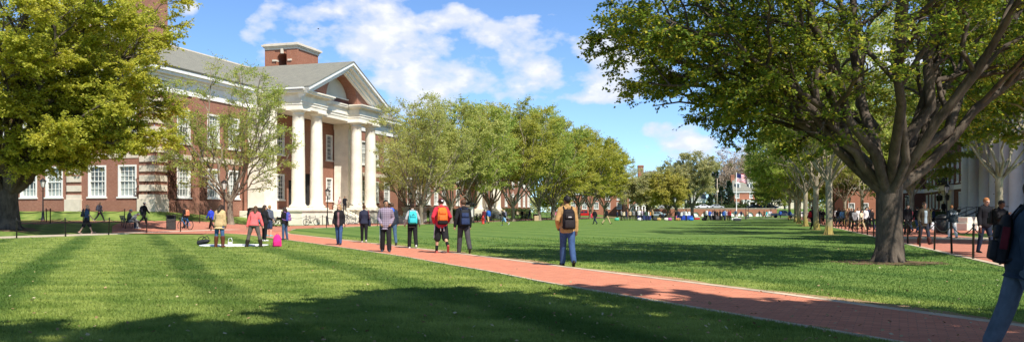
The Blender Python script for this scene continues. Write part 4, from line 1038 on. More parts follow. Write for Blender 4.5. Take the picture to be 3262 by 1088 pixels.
for px, d, m, sc, rz, col, lab in (
    (2639, 51.6, vD, .98, .3, None, 'straight pale trunk with yellow moss at its foot, nearest after the huge tree'),
    (2601, 65, vD, .97, 2.0, None, 'second mossy pale trunk, beside the person with the red pack'),
    (2566, 82, vD, 1.0, 4.1, 'mid', 'third pale trunk in the right row, thinner and greyer'),
    (2545, 98, vE, .95, 1.0, 'lime', 'fourth tree of the right row with a slim mossy trunk'),
    (2535, 114, vE, 1.0, 3.0, None, 'dense dark green tree by the silver pickup'),
    (2538, 138, vE, .98, 5.0, None, 'bushy green tree far along the row, near the silver pickup'),
    (2514, 165, vE, 1.0, .6, 'olive', 'olive green tree at the far end of the right row')):
    x, y, z = atd(px, d); plant_tree(m, x, y, lab, rz, sc, gr, soil=.7, mats=(None, LEAF[col]) if col else None)
g2 = 'trees on the far side of the right walk'
for px, d, m, sc, rz, col, lab in (
    (3186, 49, vD, 1.0, 2.4, 'mid', 'tree with three rising limbs directly behind the lit lamp on the right'),
    (2903, 79, vE, 1.0, .9, 'lime', 'tree half hidden behind the trunk of the huge tree, by the right walk'),
    (2747, 119, vD, 1.05, 1.9, None, 'leaning pale trunk behind the crowd on the right walk'),
    (2690, 96, vD, .8, 5.2, 'spring', 'low branching thin tree above the crowd on the right walk'),
    (2655, 150, vE, 1.0, 3.9, None, 'dark green tree far back beyond the right walk'),
    (2800, 140, vE, 1.1, 4.4, 'lime', 'leafy tree beyond the plain brick block on the right'),
    (2590, 190, vE, 1.1, 2.9, 'mid', 'rounded green tree at the far corner of the green'),
    (3400, 36, vE, 1.05, .1, 'shade', 'shade tree just outside the right edge beside the near walk')):
    x, y, z = atd(px, d); plant_tree(m, x, y, lab, rz, sc, g2, soil=.7, mats=(None, LEAF[col]) if col else None)
# beyond the green
fP = tree_meshes(61, 16, 8.6, .42, 3.0, 13, 9, 7, 4, 14, .27, .42, base=3.2, bark='far', leaves='farhaze', lift=.25, tw=1.0, flat=.9, lr=.4)
fY = tree_meshes(62, 9.2, 4.8, .2, 1.8, 11, 8, 6, 4, 16, .22, .42, base=2.0, bark='far', leaves='fargold', lift=.15, tw=.7, flat=.7)
fN = tree_meshes(63, 24, 10.5, .5, 6.0, 11, 9, 7, 4, 2, .4, .4, base=7, bark='far', leaves='bud', lift=.4, tw=1.2, flat=.9)
fM = tree_meshes(64, 14, 6.8, .28, 2.6, 12, 9, 6, 4, 14, .30, .42, base=2.6, bark='far', leaves='mid', lift=.2, tw=1.0, flat=.7)
gf = 'trees beyond the far end of the green'
for px, d, m, sc, rz, col, z, lab in (
    (2206, 218, fP, 1.02, .4, None, 0, 'large pale olive tree with a dark leaning trunk behind the far crowd'),
    (2155, 246, fP, .86, 2.4, 'spring', 0, 'pale rounded tree to the left behind the large olive one'),
    (2128, 172, fY, 1.0, .4, None, 0, 'low yellow green tree behind the two left lamps of the crowd'),
    (2072, 192, fY, 1.1, 2.1, 'farhaze', 0, 'low pale green tree left of the yellow one'),
    (2040, 236, fN, .56, 1.1, None, 0, 'nearly bare tree beside the tall chimney'),
    (2352, 318, fN, 1.0, 2.0, None, 2.3, 'tall bare budding tree rising behind the flag'),
    (2420, 330, fN, .92, 3.6, None, 2.3, 'bare budding tree behind the brick house roof'),
    (2268, 335, fN, .8, 5.2, None, 2.3, 'bare tree behind the dark firs'),
    (2455, 262, fM, .95, 1.4, None, 0, 'green tree right of the brick house with the porch'),
    (2500, 300, fM, 1.1, 4.4, 'lime', 2.3, 'green tree above the far wall on the right'),
    (1985, 300, fM, 1.0, .5, 'farhaze', 0, 'pale tree behind the low brick house'),
    (1930, 330, fM, 1.1, 2.5, 'olive', 0, 'olive tree behind the low brick house'),
    (1850, 300, fM, .9, 3.1, 'farhaze', 0, 'pale tree seen between the trunks at the end of the left row'),
    (1770, 240, fM, .8, 4.0, 'olive', 0, 'olive tree beyond the end of the second hall'),
    (2580, 330, fM, 1.2, 1.0, None, 2.3, 'green tree above the wall behind the silver pickup'),
    (2670, 300, fM, 1.2, 2.0, 'lime', 0, 'leafy tree far behind the right row'),
    (2300, 345, fN, .9, 1.3, None, 2.3, 'bare tree between the firs and the flagpole, far off'),
    (2390, 350, fP, 1.35, 2.7, None, 2.3, 'tall pale tree rising behind the house with dormers'),
    (2110, 330, fP, 1.15, 3.3, None, 0, 'pale tree far behind the yellow green one'),
    (2880, 210, fM, 1.2, 3.0, None, 0, 'leafy tree far beyond the right hall')):
    x = (px-CX)/F*d; plant_tree(m, x, d, lab, rz, sc, gf, z=z, mats=(None, LEAF[col]) if col else None)
# firs
def fir_meshes(seed, H, R):
    rg = np.random.default_rng(seed); W_ = Wood(); W_.tube([(0, 0, -.2), (0, 0, H*.5), (0, 0, H)], [.25, .15, .02], 8)
    C, D = [], []
    for i in range(int(H*11)):
        z = .5+(H-.6)*rg.random()**.85; r = R*(1-z/H)**.8*rg.uniform(.75, 1.1)+.1; a = rg.uniform(0, 2*PI); o = np.array([math.cos(a), math.sin(a), 0])
        tip = np.array([0, 0, z])+o*r+[0, 0, -r*.18]; W_.tube([(0, 0, z), tip], [.03, .01], 3)
        for t in rg.uniform(.25, 1, 22): C.append(np.array([0, 0, z])*(1-t)+tip*t+rg.normal(0, .12, 3)); D.append(o+rg.normal(0, .5, 3))
    C, D = np.array(C), np.array(D); D /= np.linalg.norm(D, axis=1)[:, None]; s = np.cross(D, [0, 0, 1.0]+rg.normal(0, .4, C.shape)); s /= np.linalg.norm(s, axis=1)[:, None]
    L = rg.uniform(.35, .7, len(C))[:, None]; V = np.stack([C, C+D*L*.5+s*L*.3, C+D*L, C+D*L*.5-s*L*.3], 1).reshape(-1, 3)
    return W_.mesh('fir_trunk', BARK['far']), npmesh('fir_crown', V, np.arange(len(V)).reshape(-1, 4), LEAF['fir'])
f1 = fir_meshes(71, 10.5, 3.3); f2 = fir_meshes(72, 15.5, 3.0)
for px, d, m, sc, lab in ((2322, 282, f1, .92, 'dark fir tree left of the flagpole'), (2279, 296, f2, 1.0, 'taller narrow fir behind the utility pole'), (2298, 288, f1, .75, 'small dark fir between the pole and the larger fir'), (2067, 212, f1, .42, 'low dark evergreen bush behind the left of the crowd'), (2262, 284, f1, .6, 'dark fir at the left of the group above the wall')):
    plant_tree(m, (px-CX)/F*d, d, lab, px, sc, 'dark firs beyond the green', 'fir_tree', 'tree', 0 if d < 250 else 2.3)
# hedges and bushes
def bush_mesh(seed, L, w, h, n, leaf=.16):
    rg = np.random.default_rng(seed); p = rg.uniform(-1, 1, (n, 3)); p[:, 2] = rg.uniform(0, 1, n)
    k = rg.integers(0, 5, n); p[k == 0, 0] = np.sign(p[k == 0, 0]); p[(k == 1) | (k == 2), 1] = np.sign(p[(k == 1) | (k == 2), 1]); p[k >= 3, 2] = 1
    bump = .82+.18*np.sin(p[:, 0]*L*1.7+seed)*np.cos(p[:, 1]*2+p[:, 0]*3)
    c = p*[L/2, w/2, h]*np.stack([np.ones(n), bump, bump], 1)+rg.normal(0, leaf*.5, (n, 3)); c[:, 2] = np.abs(c[:, 2])
    d = rg.normal(0, 1, (n, 3)); d /= np.linalg.norm(d, axis=1)[:, None]; s = np.cross(d, rg.normal(0, 1, (n, 3))); s /= np.linalg.norm(s, axis=1)[:, None]
    Ls = leaf*rg.uniform(.6, 1.4, n)[:, None]; V = np.stack([c, c+d*Ls*.5+s*Ls*.4, c+d*Ls, c+d*Ls*.5-s*Ls*.4], 1).reshape(-1, 3)
    me = npmesh('hedge', V, np.arange(n*4).reshape(-1, 4), LEAF['hedge'])
    return me
def hedge(label, x, y, rz, L, w, h, n, z=None, leaf=.2, cat='hedge'):
    o = link('hedge' if cat == 'hedge' else 'bush', bush_mesh(int(abs(x*13+y)), L, w, h, n, leaf), None, (x, y, hgt(x, y) if z is None else z), rz); return tag(o, label, cat)
x, y = G(126, 50.6); hedge('clipped dark hedge along the second hall, left of its porch', x, y, RZ, 16, 1.3, 1.25, 5200)
x, y = G(168, 50); hedge('clipped hedge along the second hall, right of its porch', x, y, RZ, 22, 1.4, 1.4, 5000)
x, y = G(108, -19.5); hedge('dark hedge before the doorway of the right hall', x, y, RZ, 18, 1.5, 1.3, 4500)
hedge('rounded green bush above the left end of the far wall', (2226-CX)/F*276, 276, 0, 8, 3, 1.9, 1500, 2.3, .45, 'bush')
hedge('low bush in front of the brick house steps', (2352-CX)/F*280, 280, 0, 6, 2.4, 1.5, 1100, 2.3, .45, 'bush')
hedge('reddish low shrub row under the dark firs', (2285-CX)/F*276, 276, 0, 9, 2.0, 1.0, 1200, 2.3, .45, 'bush')
hedge('small bush at the foot of the near hall by the great stone block', -21.6, 76.5, 0, 2.2, 1.4, .8, 700, None, .14, 'bush')
# ---------------------------------------------------------------- people
R_ = math.radians
def remesh(mb, voxel, smooth=3, name='body'):
    me = mb.mesh(name, []); me.materials.clear()
    o = bpy.data.objects.new('tmp', me); COL.objects.link(o)
    m = o.modifiers.new('r', 'REMESH'); m.mode = 'VOXEL'; m.voxel_size = voxel; m.use_smooth_shade = True
    if smooth:
        s = o.modifiers.new('s', 'SMOOTH'); s.iterations = smooth; s.factor = .5
    dg = bpy.context.evaluated_depsgraph_get(); ev = o.evaluated_get(dg)
    out = bpy.data.meshes.new_from_object(ev); out.name = name
    bpy.data.objects.remove(o); bpy.data.meshes.remove(me)
    out.polygons.foreach_set('use_smooth', [True]*len(out.polygons)); return out
def loft(mb, rings, n=18, m=0):
    """rings: (centre, lateral axis*rx, depth axis*ry)"""
    vs = []
    for c, a, b in rings:
        for j in range(n):
            t = 2*PI*j/n; ct, st = math.cos(t), math.sin(t)
            k = (abs(ct)**2.6+abs(st)**2.6)**(-1/2.6)
            vs.append(Vector(c)+Vector(a)*ct*k+Vector(b)*st*k)
    K = len(rings); fs = [(i*n+j, i*n+(j+1) % n, (i+1)*n+(j+1) % n, (i+1)*n+j) for i in range(K-1) for j in range(n)]
    fs += [tuple(range(n-1, -1, -1)), tuple((K-1)*n+j for j in range(n))]
    mb.add(vs, fs, m, True)
def limb(mb, pts, rad, n=12):
    """tapering tube with rounded ends, for remeshing"""
    mb.tube(pts, rad, n)
    for p, r in ((pts[0], rad[0]), (pts[-1], rad[-1])): mb.ball(p, r*1.0, 10, 6)
STAND = dict(lean=2, L=(3, 7, 12), R=(4, 7, 14), LL=(2, 3, 3), RL=(-2, 3, 2), head=(4, 0))
WALK = dict(lean=4, L=(24, 6, 22), R=(-24, 7, 26), LL=(-22, 1, 16), RL=(27, 1, 6), head=(3, 0))
WALK2 = dict(lean=4, L=(-20, 7, 24), R=(26, 6, 20), LL=(26, 1, 6), RL=(-24, 1, 26), head=(3, 0))
POCKET = dict(**{'in': 26}, lean=3, L=(-14, 17, 48), R=(-14, 17, 48), LL=(-12, 2, 14), RL=(18, 2, 4), head=(2, 0))
PHONE = dict(lean=3, L=(6, 8, 20), R=(30, 8, 95), LL=(4, 3, 4), RL=(-6, 3, 5), head=(18, 0))
SIT = dict(lean=8, L=(35, 8, 70), R=(35, 8, 70), LL=(86, 5, 84), RL=(84, 5, 80), head=(20, 0), seat=True)
CHAT = dict(lean=1, L=(25, 12, 75), R=(5, 8, 15), LL=(3, 5, 4), RL=(-3, 5, 4), head=(2, 15))
RUN = dict(lean=16, L=(40, 8, 80), R=(-40, 10, 70), LL=(-26, 2, 40), RL=(42, 2, 38), head=(0, 0))
def skeleton(H, pose, fem=False):
    s = H/1.75; lean = R_(pose['lean']); J = {}
    pel = Vector((0, 0, .93*s)); up = Vector((0, math.sin(lean), math.cos(lean))); fwd = Vector((0, math.cos(lean), -math.sin(lean))); X = Vector((1, 0, 0))
    sw = (.155 if fem else .178)*s; hw = .092*s
    J['pel'] = pel; J['up'] = up; J['fwd'] = fwd; J['s'] = s
    J['chest'] = pel+up*.36*s; J['neck'] = pel+up*.545*s
    hp, hyw = R_(pose['head'][0]), R_(pose['head'][1])
    hu = (Matrix.Rotation(-hp, 3, 'X') @ up).normalized(); J['hu'] = hu
    hf = (Matrix.Rotation(-hp, 3, 'X') @ fwd); hf = Matrix.Rotation(hyw, 3, hu) @ hf; J['hf'] = hf.normalized(); J['hx'] = hf.cross(hu).normalized()
    J['head'] = J['neck']+up*.05*s+hu*.11*s+J['hf']*.012*s
    for sd_, k in ((-1, 'L'), (1, 'R')):
        f, ab, el = [R_(a) for a in pose[k]]
        sh = pel+up*.485*s+X*sd_*sw
        base = Matrix.Rotation(-lean, 3, 'X')
        d1 = base @ Vector((sd_*math.sin(ab), math.sin(f)*math.cos(ab), -math.cos(f)*math.cos(ab)))
        inw = R_(pose.get('in', 10))
        d2 = base @ Vector((sd_*(math.sin(ab)-math.sin(inw)*min(1, el)*1.3), math.sin(f+el)*math.cos(ab), -math.cos(f+el)*math.cos(ab))).normalized()
        e = sh+d1*.285*s; w = e+d2*.25*s; J[k+'sh'], J[k+'el'], J[k+'wr'], J[k+'hd'] = sh, e, w, d2
        f, ab, kn = [R_(a) for a in pose[k+'L']]
        hip = pel+X*sd_*hw-Vector((0, 0, .02*s))
        t = Vector((sd_*math.sin(ab), math.sin(f)*math.cos(ab), -math.cos(f)*math.cos(ab))); knee = hip+t*.43*s
        sh_ = Vector((sd_*math.sin(ab)*.8, math.sin(f-kn), -math.cos(f-kn))).normalized(); an = knee+sh_*.42*s
        pt = f-kn; fp = pt*.9 if pt < -.12 else (pt*.5 if pt > 0.1 else 0)
        J[k+'hip'], J[k+'kn'], J[k+'an'], J[k+'ft'] = hip, knee, an, Vector((sd_*.10, math.cos(fp), math.sin(fp))).normalized()
    lo = min((J[k+'an']+J[k+'ft']*.14*s).z for k in 'LR'); lo = min(lo, min(J[k+'an'].z for k in 'LR'))
    dz = -(lo-.075*s)
    if pose.get('seat'): dz = .50-J['pel'].z+.04
    for k, v in J.items():
        if isinstance(v, Vector) and k not in ('up', 'fwd', 'hu', 'hf', 'hx') and not k.endswith('hd') and not k.endswith('ft'): J[k] = v+Vector((0, 0, dz))
    return J
def torso_rings(J, g, z0, z1, fem, w=1.0):
    s = J['s']; prof = [(-.13, .11, .085), (-.07, .158, .108), (0, .168, .115), (.1, .150, .105), (.2, .140, .10), (.3, .155, .11), (.4, .172, .115), (.47, .165, .098), (.52, .10, .075), (.56, .062, .062)]
    if fem: prof = [(-.13, .11, .085), (-.07, .17, .115), (0, .172, .115), (.1, .14, .098), (.2, .122, .092), (.3, .138, .11), (.38, .15, .118), (.46, .145, .092), (.52, .09, .068), (.56, .055, .055)]
    zs = [p[0] for p in prof]; out = []
    for z in sorted({z0, z1} | {p[0] for p in prof if z0 < p[0] < z1}):
        rx = float(np.interp(z, zs, [p[1] for p in prof])); ry = float(np.interp(z, zs, [p[2] for p in prof]))
        out.append((J['pel']+J['up']*z*s, Vector((1, 0, 0))*(rx*w+g)*s, J['fwd']*(ry*w+g)*s))
    return out
def head_axes(J): return Matrix((J['hx'], J['hf'], J['hu'])).transposed()
def body_mesh(J, fem, vox, hands=True):
    s = J['s']; mb = MB(); loft(mb, torso_rings(J, -.012, -.13, .56, fem))
    M = head_axes(J); hc = J['head']
    def hp(x, y, z): return hc+M @ Vector((x, y, z))*s
    mb.ball(hp(0, -.008, .02), .098*s, 16, 12, sc=(.80, .98, 1.06), rot=M)
    mb.ball(hp(0, .022, -.045), .066*s, 12, 9, sc=(.86, 1.0, 1.02), rot=M)      # jaw
    mb.ball(hp(0, .055, -.085), .026*s, 8, 6, rot=M)                            # chin
    limb(mb, [hp(0, .088, .02), hp(0, .105, -.018)], [.010*s, .016*s], 8)       # nose
    mb.ball(hp(0, .083, -.055), .017*s, 8, 6, sc=(1.5, .7, .7), rot=M)          # lips
    mb.ball(hp(0, .078, .034), .024*s, 10, 6, sc=(2.4, .6, .5), rot=M)          # brow
    for e in (-1, 1): mb.ball(hp(e*.080, -.008, -.005), .026*s, 8, 8, sc=(.35, .7, 1.15), rot=M)
    limb(mb, [J['neck']-J['up']*.05*s, hp(0, -.012, -.06)], [.062*s, .054*s], 12)
    for sd_, k in ((-1, 'L'), (1, 'R')):
        limb(mb, [J[k+'sh'], (J[k+'sh']+J[k+'el'])/2, J[k+'el'], J[k+'el'].lerp(J[k+'wr'], .35), J[k+'wr']], [.055*s, .05*s, .042*s, .043*s, .029*s])
        d = J[k+'hd']; X = Vector((1, 0, 0)); side = d.cross(X).normalized() if abs(d.x) < .9 else Vector((0, 1, 0))
        nrm_ = d.cross(side).normalized()
        w = J[k+'wr']
        limb(mb, [w, w+d*.045*s, w+d*.09*s], [.028*s, .036*s, .033*s], 10)
        if hands:
            cur = nrm_*(-sd_ if nrm_.x > 0 else sd_)*1.0
            inn = Vector((-sd_, 0, 0)); inn = (inn-d*inn.dot(d)).normalized()
            fw = d.cross(inn).normalized(); fw = fw if fw.y > 0 else -fw
            for q, ln in ((-1.5, .060), (-.5, .075), (.5, .080), (1.5, .070)):
                a = w+d*.09*s+fw*q*.0165*s; b_ = a+(d*.85+inn*.35).normalized()*ln*.5*s; c = b_+(d*.55+inn*.8).normalized()*ln*.5*s
                limb(mb, [a, b_, c], [.0095*s, .009*s, .0075*s], 6)
            a = w+d*.035*s+fw*.022*s; limb(mb, [a, a+(d*.6+fw*.7).normalized()*.035*s, a+(d*.9+fw*.45+inn*.3).normalized()*.065*s], [.013*s, .011*s, .009*s], 6)
        limb(mb, [J[k+'hip'], J[k+'hip'].lerp(J[k+'kn'], .5), J[k+'kn'], J[k+'kn'].lerp(J[k+'an'], .35), J[k+'an']], [.085*s, .07*s, .052*s, .053*s, .035*s])
        f = J[k+'ft']; a = J[k+'an']; dn = Vector((0, -f.z, f.y))*-1
        limb(mb, [a-f*.03*s+dn*.03*s, a+f*.06*s+dn*.035*s, a+f*.15*s+dn*.05*s], [.034*s, .034*s, .022*s], 8)
    return remesh(mb, vox, 2, 'person')
def top_mesh(J, fem, vox, hem=-.14, g=.022, sleeve='long', hood=False, collar=True, flare=0.0, w=1.0):
    s = J['s']; mb = MB(); rings = torso_rings(J, g, hem, .535, fem, w)
    if hem < -.13:
        c, a, b = rings[0]; r1 = [r for r in torso_rings(J, g, -.07, .5, fem, w)][0]
        n_ = r1[1].normalized(), r1[2].normalized()
        rings[0] = (c, n_[0]*(r1[1].length+flare*s), n_[1]*(r1[2].length+flare*s))
    loft(mb, rings)
    gg = g*.55
    for k in 'LR':
        sh, el, wr = J[k+'sh'], J[k+'el'], J[k+'wr']; ins = J['chest'].lerp(sh, .55)+J['up']*.07*s
        if sleeve == 'long': limb(mb, [ins, sh, sh.lerp(el, .5), el, el.lerp(wr, .5), wr], [(.072+gg)*s, (.058+gg)*s, (.052+gg)*s, (.046+gg)*s, (.043+gg)*s, (.036+gg)*s])
        else: limb(mb, [ins, sh, sh.lerp(el, .75)], [(.072+gg)*s, (.06+gg)*s, (.058+gg)*s])
    if collar: limb(mb, [J['neck']-J['up']*.03*s, J['neck']+J['up']*.035*s-J['fwd']*.01*s], [(.075)*s, .066*s], 14)
    if hood:
        limb(mb, [J['neck']-J['fwd']*.06*s+Vector((-.07, 0, .0))*s, J['neck']-J['fwd']*.10*s-J['up']*.03*s, J['neck']-J['fwd']*.06*s+Vector((.07, 0, 0))*s], [.05*s, .062*s, .05*s], 10)
    return remesh(mb, vox, 2, 'jacket')
def bottom_mesh(J, fem, vox, kind='trousers', g=.018, loose=0.0):
    s = J['s']; mb = MB(); loft(mb, torso_rings(J, g*.8, -.13, .13, fem))
    for k in 'LR':
        h, n, a = J[k+'hip'], J[k+'kn'], J[k+'an']; l = loose
        if kind == 'trousers': limb(mb, [h+Vector((0, 0, .03)), h.lerp(n, .5), n, n.lerp(a, .4), a.lerp(n, .02)+Vector((0, -.012, 0))], [(.092+g)*s, (.074+g+l*.5)*s, (.055+g+l)*s, (.052+g+l)*s, (.04+g+l*1.3)*s])
        else: limb(mb, [h+Vector((0, 0, .03)), h.lerp(n, .5), h.lerp(n, 1.02)], [(.094+g)*s, (.085+g+l)*s, (.082+g+l*1.5)*s])
    return remesh(mb, vox, 2, kind)
def shoe_mb(J, k, boot=0.0):
    s = J['s']; f = J[k+'ft']; a = J[k+'an']; dn = Vector((0, f.z, -f.y)); X = Vector((1, 0, 0)); mb = MB()
    def P(y, z): return a+f*y*s+dn*z*s
    limb(mb, [P(-.045, .03), P(.04, .04), P(.13, .048), P(.175, .052)], [.042*s, .043*s, .04*s, .030*s], 10)
    mb.beam(P(-.085, .067), P(.21, .067), .075*s, .016*s, 0, tuple(-dn))
    if boot: limb(mb, [P(-.01, .04), J[k+'an'].lerp(J[k+'kn'], boot*.5), J[k+'an'].lerp(J[k+'kn'], boot)], [.060*s, .080*s, .092*s], 12)
    return mb
def hair_mesh(J, style, vox):
    s = J['s']; M = head_axes(J); hc = J['head']; mb = MB()
    def hp(x, y, z): return hc+M @ Vector((x, y, z))*s
    mb.ball(hp(0, -.022, .036), .106*s, 16, 12, sc=(.83, .98, .98), rot=M)
    if style in ('long', 'blown'):
        limb(mb, [hp(0, -.05, .03), hp(0, -.085, -.08), hp(0, -.10, -.18), hp(0, -.10, -.27)], [.085*s, .082*s, .075*s, .05*s], 12)
        for e in (-1, 1): limb(mb, [hp(e*.06, -.03, .05), hp(e*.082, -.03, -.05), hp(e*.085, -.01, -.16), hp(e*.08, .015, -.24)], [.03*s, .035*s, .032*s, .02*s], 8)
    if style == 'blown':
        for e in (0, 1, 2): limb(mb, [hp(-.05, 0, .02-.03*e), hp(-.14, .03, -.06-.04*e), hp(-.22, .03, -.14-.07*e)], [.05*s, .04*s, .012*s], 8)
    if style == 'bun': mb.ball(hp(0, -.115, .075), .042*s, 10, 8)
    if style == 'pony': limb(mb, [hp(0, -.10, .05), hp(0, -.15, -.02), hp(0, -.15, -.14)], [.03*s, .036*s, .016*s], 8)
    me = remesh(mb, vox, 1, 'hair')
    # keep the face clear: drop what lies in front of the hairline
    bm = bmesh.new(); bm.from_mesh(me); Mi = M.inverted(); kill = []
    for v in bm.verts:
        q = Mi @ (v.co-hc)/s
        if q.y > .035 and q.z < .062 and abs(q.x) < .068 and style != 'blown': kill.append(v)
        elif style in ('short', 'bun', 'pony', 'crop') and q.z < -.03-(.02 if q.y < -.05 else 0) and q.y > -.13 and style != 'pony': kill.append(v)
    bmesh.ops.delete(bm, geom=kill, context='VERTS'); bm.to_mesh(me); bm.free(); return me
SKIN = {k: mat('skin', c, .6, .08, 14, .3) for k, c in {'fair': (.60, .36, .25), 'light': (.52, .30, .20), 'tan': (.42, .23, .14), 'brown': (.17, .085, .05)}.items()}
HAIR = {k: mat('hair', c, .6, .3, 60, .3) for k, c in {'black': (.012, .010, .009), 'dark': (.035, .02, .013), 'brown': (.085, .045, .024), 'auburn': (.16, .06, .025), 'blond': (.36, .22, .09), 'grey': (.3, .29, .28), 'ginger': (.38, .15, .05)}.items()}
m_lens = mat('dark_lens', (.008, .008, .01), .15, .1, 5, .5); m_lip = mat('lips', (.32, .12, .09), .5, .1, 8); m_eye = mat('eye', (.02, .015, .012), .2, .1, 5, .5)
def setmat(me, m):
    me.materials.clear(); me.materials.append(m); return me
PEOPLE = {}
def person(key, label, x, y, rz, H, pose, top, bottom, shoes, skin='light', hair=('short', 'dark'), fem=False, vox=.014, z=None, topk=None, botk='trousers', loose=0.0, boot=0, socks=None, cap=None, glasses=False, group=None, inner=None, w=1.0):
    J = skeleton(H, pose, fem); topk = dict(topk or {})
    o = link('person', setmat(body_mesh(J, fem, vox*.8, hands=vox < .013), SKIN[skin]), None, (x, y, hgt(x, y) if z is None else z), rz); tag(o, label, 'person', group)
    nm = topk.pop('name', 'jacket'); tm = top_mesh(J, fem, vox, w=w, **topk); o_top = link(nm, setmat(tm, cloth(top) if not isinstance(top, bpy.types.Material) else top), o)
    bm_ = bottom_mesh(J, fem, vox, botk, loose=loose); link('trousers' if botk == 'trousers' else 'shorts', setmat(bm_, cloth(bottom)), o)
    for k in 'LR':
        link('boot' if boot else 'shoe', setmat(remesh(shoe_mb(J, k, boot), min(vox, .012), 1, 'shoe'), cloth(shoes, .5)), o)
        if socks:
            mb = MB(); limb(mb, [J[k+'an'], J[k+'an'].lerp(J[k+'kn'], .38)], [.044*J['s'], .055*J['s']], 10); mb.obj('sock', cloth(socks), o)
    if hair: link('hair', setmat(hair_mesh(J, hair[0], min(vox, .012)), HAIR[hair[1]]), o)
    s, M, hc = J['s'], head_axes(J), J['head']
    def hp(a, b_, c): return hc+M @ Vector((a, b_, c))*s
    if cap:
        mb = MB(); mb.ball(hp(0, -.012, .05), .108*s, 16, 10, sc=(.86, 1.0, .86), rot=M)
        d = cap[1]; a, b_ = hp(0, d*.085, .055), hp(0, d*.175, .035); d and mb.beam(a, b_, .14*s, .014*s, 0, tuple(J['hu'])); mb.obj('cap', cloth(cap[0]), o)
    if math.cos(rz) < .3:
        for e in (-1, 1):
            mb = MB(); mb.ball(hp(e*.034, .070 if glasses else .078, .012), (.028 if glasses else .0125)*s, 8, 6, sc=(1.15, .55, .75), rot=M); mb.obj('sunglass_lens' if glasses else 'eye', m_lens if glasses else m_eye, o)
        mb = MB(); mb.ball(hp(0, .090, -.055), .02*s, 8, 6, sc=(1.2, .35, .4), rot=M); mb.obj('mouth', m_lip, o)
    J['o'] = o; PEOPLE[key] = J; return J
def world(J, p):
    o = J['o']; return Matrix.Rotation(o.rotation_euler.z, 4, 'Z') @ Vector(p)+o.location
def backpack(J, label, col, pcol=None, w=.30, h=.46, d=.15, patch=None, low=0.0, straps=True, extra=None, off=0.0):
    """worn on the back of J; a thing of its own"""
    s, o = J['s'], J['o']; tw = o.rotation_euler.z
    c = J['pel']+J['up']*(.30-low)*s-J['fwd']*(.135+d*.5)*s+Vector((off, 0, 0)); lean = math.atan2(J['up'].y, J['up'].z)
    t = thing('backpack', label, 'backpack', world(J, c), tw, 'backpacks worn by people on the paths'); t.rotation_euler = Euler((-lean, 0, tw), 'XYZ')
    mb = MB(); rings = []
    for z, kx, ky in ((-.5, .86, .8), (-.46, 1, 1.0), (-.2, 1.02, 1.08), (.1, .98, 1.0), (.34, .9, .82), (.46, .7, .6), (.5, .45, .4)):
        rings.append(((0, 0, z*h), (w/2*kx, 0, 0), (0, d/2*ky, 0)))
    loft(mb, rings, 20); setm = cloth(col, .7); link('bag', setmat(remesh(mb, .012, 1, 'bag'), setm), t)
    pm = cloth(pcol or tuple(v*.8 for v in col), .7)
    mb = MB(); mb.bev(-w*.40, w*.40, -d*.5-.045, -d*.5+.03, -h*.46, -h*.05, .03, 0, True); mb.obj('pocket', pm, t)
    mb = MB(); mb.bev(-w*.34, w*.34, -d*.5-.028, -d*.5+.03, -h*.01, h*.27, .024, 0, True); mb.obj('pocket', pm, t)
    mb = MB(); mb.tube([(-.04, 0, h*.48), (-.03, -.01, h*.56), (.03, -.01, h*.56), (.04, 0, h*.48)], .009, 6); mb.obj('handle', pm, t)
    if patch: mb = MB(); mb.bev(-w*.12, w*.14, -d*.5-.036, -d*.5-.026, h*.06, h*.115, .003); mb.obj('patch', mat('patch', patch, .7), t)
    if straps:
        for e in (-1, 1):
            mb = MB(); X = .115*e; zz = (.485-.30+low)*s
            mb.tube([(X*.8, d*.3, h*.42), (X*.95, d*.5+.06, zz+.075), (X, d*.5+.16, zz+.05), (X*1.15, d*.5+.255*s, zz-.06), (X*1.3, d*.5+.25*s, zz-.22), (X*1.45, d*.5+.14, -h*.30), (X*1.1, d*.3, -h*.42)], .017, 6); mb.obj('strap', pm, t)
    return t
def plaid():
    m, T, b = newmat('checked_shirt'); o = T.n('ShaderNodeTexCoord').outputs['Object']; s = T.n('ShaderNodeSeparateXYZ'); T.put(s.inputs[0], o)
    a = T.math('SINE', T.math('MULTIPLY', s.outputs[0], 95)); c = T.math('SINE', T.math('MULTIPLY', s.outputs[2], 85))
    f = T.math('ADD', T.math('MULTIPLY', a, .25), T.math('ADD', T.math('MULTIPLY', c, .25), .5))
    T.put(b.inputs['Base Color'], T.mix(f, (.13, .095, .14), (.36, .29, .37))); b.inputs['Roughness'].default_value = .85; return m
def on_back(J, mb, name, m, parent=None):
    return mb.obj(name, m, parent or J['o'])

NV = .0115
P = POCKET; Jd = {}
x, y, z = at(1807, 848)
p = dict(lean=3, L=(-14, 18, 62), R=(-6, 9, 14), LL=(15, -1, 3), RL=(-16, 0, 16), head=(-2, 28)); p['in'] = 24
J = person('tan', 'person in tan work jacket and blue jeans walking away alone on the footpath', x, y, R_(8), 1.80, p, (.44, .255, .105), (.045, .085, .19), (.015, .014, .014), 'brown', ('crop', 'black'), vox=NV, topk=dict(hem=-.10, g=.03), loose=.008)
backpack(J, 'black backpack with a small pale patch, on the tan jacket', (.018, .014, .016), (.024, .019, .02), .33, .52, .17, (.45, .42, .42), .06)
x, y, z = at(1477, 807); p = dict(lean=6, L=(-8, 14, 26), R=(6, 8, 18), LL=(10, 3, 3), RL=(-24, 2, 14), head=(4, 12))
J = person('darkjacket', 'person in black jacket and dark grey trousers striding beside the red hoodie', x, y, R_(14), 1.80, p, (.016, .016, .019), (.06, .055, .06), (.05, .045, .045), 'light', ('crop', 'brown'), vox=NV, topk=dict(hem=-.13, g=.035, hood=True), loose=.012)
backpack(J, 'black backpack with dark blue panels, on the black jacket', (.02, .022, .028), (.025, .04, .10), .35, .54, .19, None, .08)
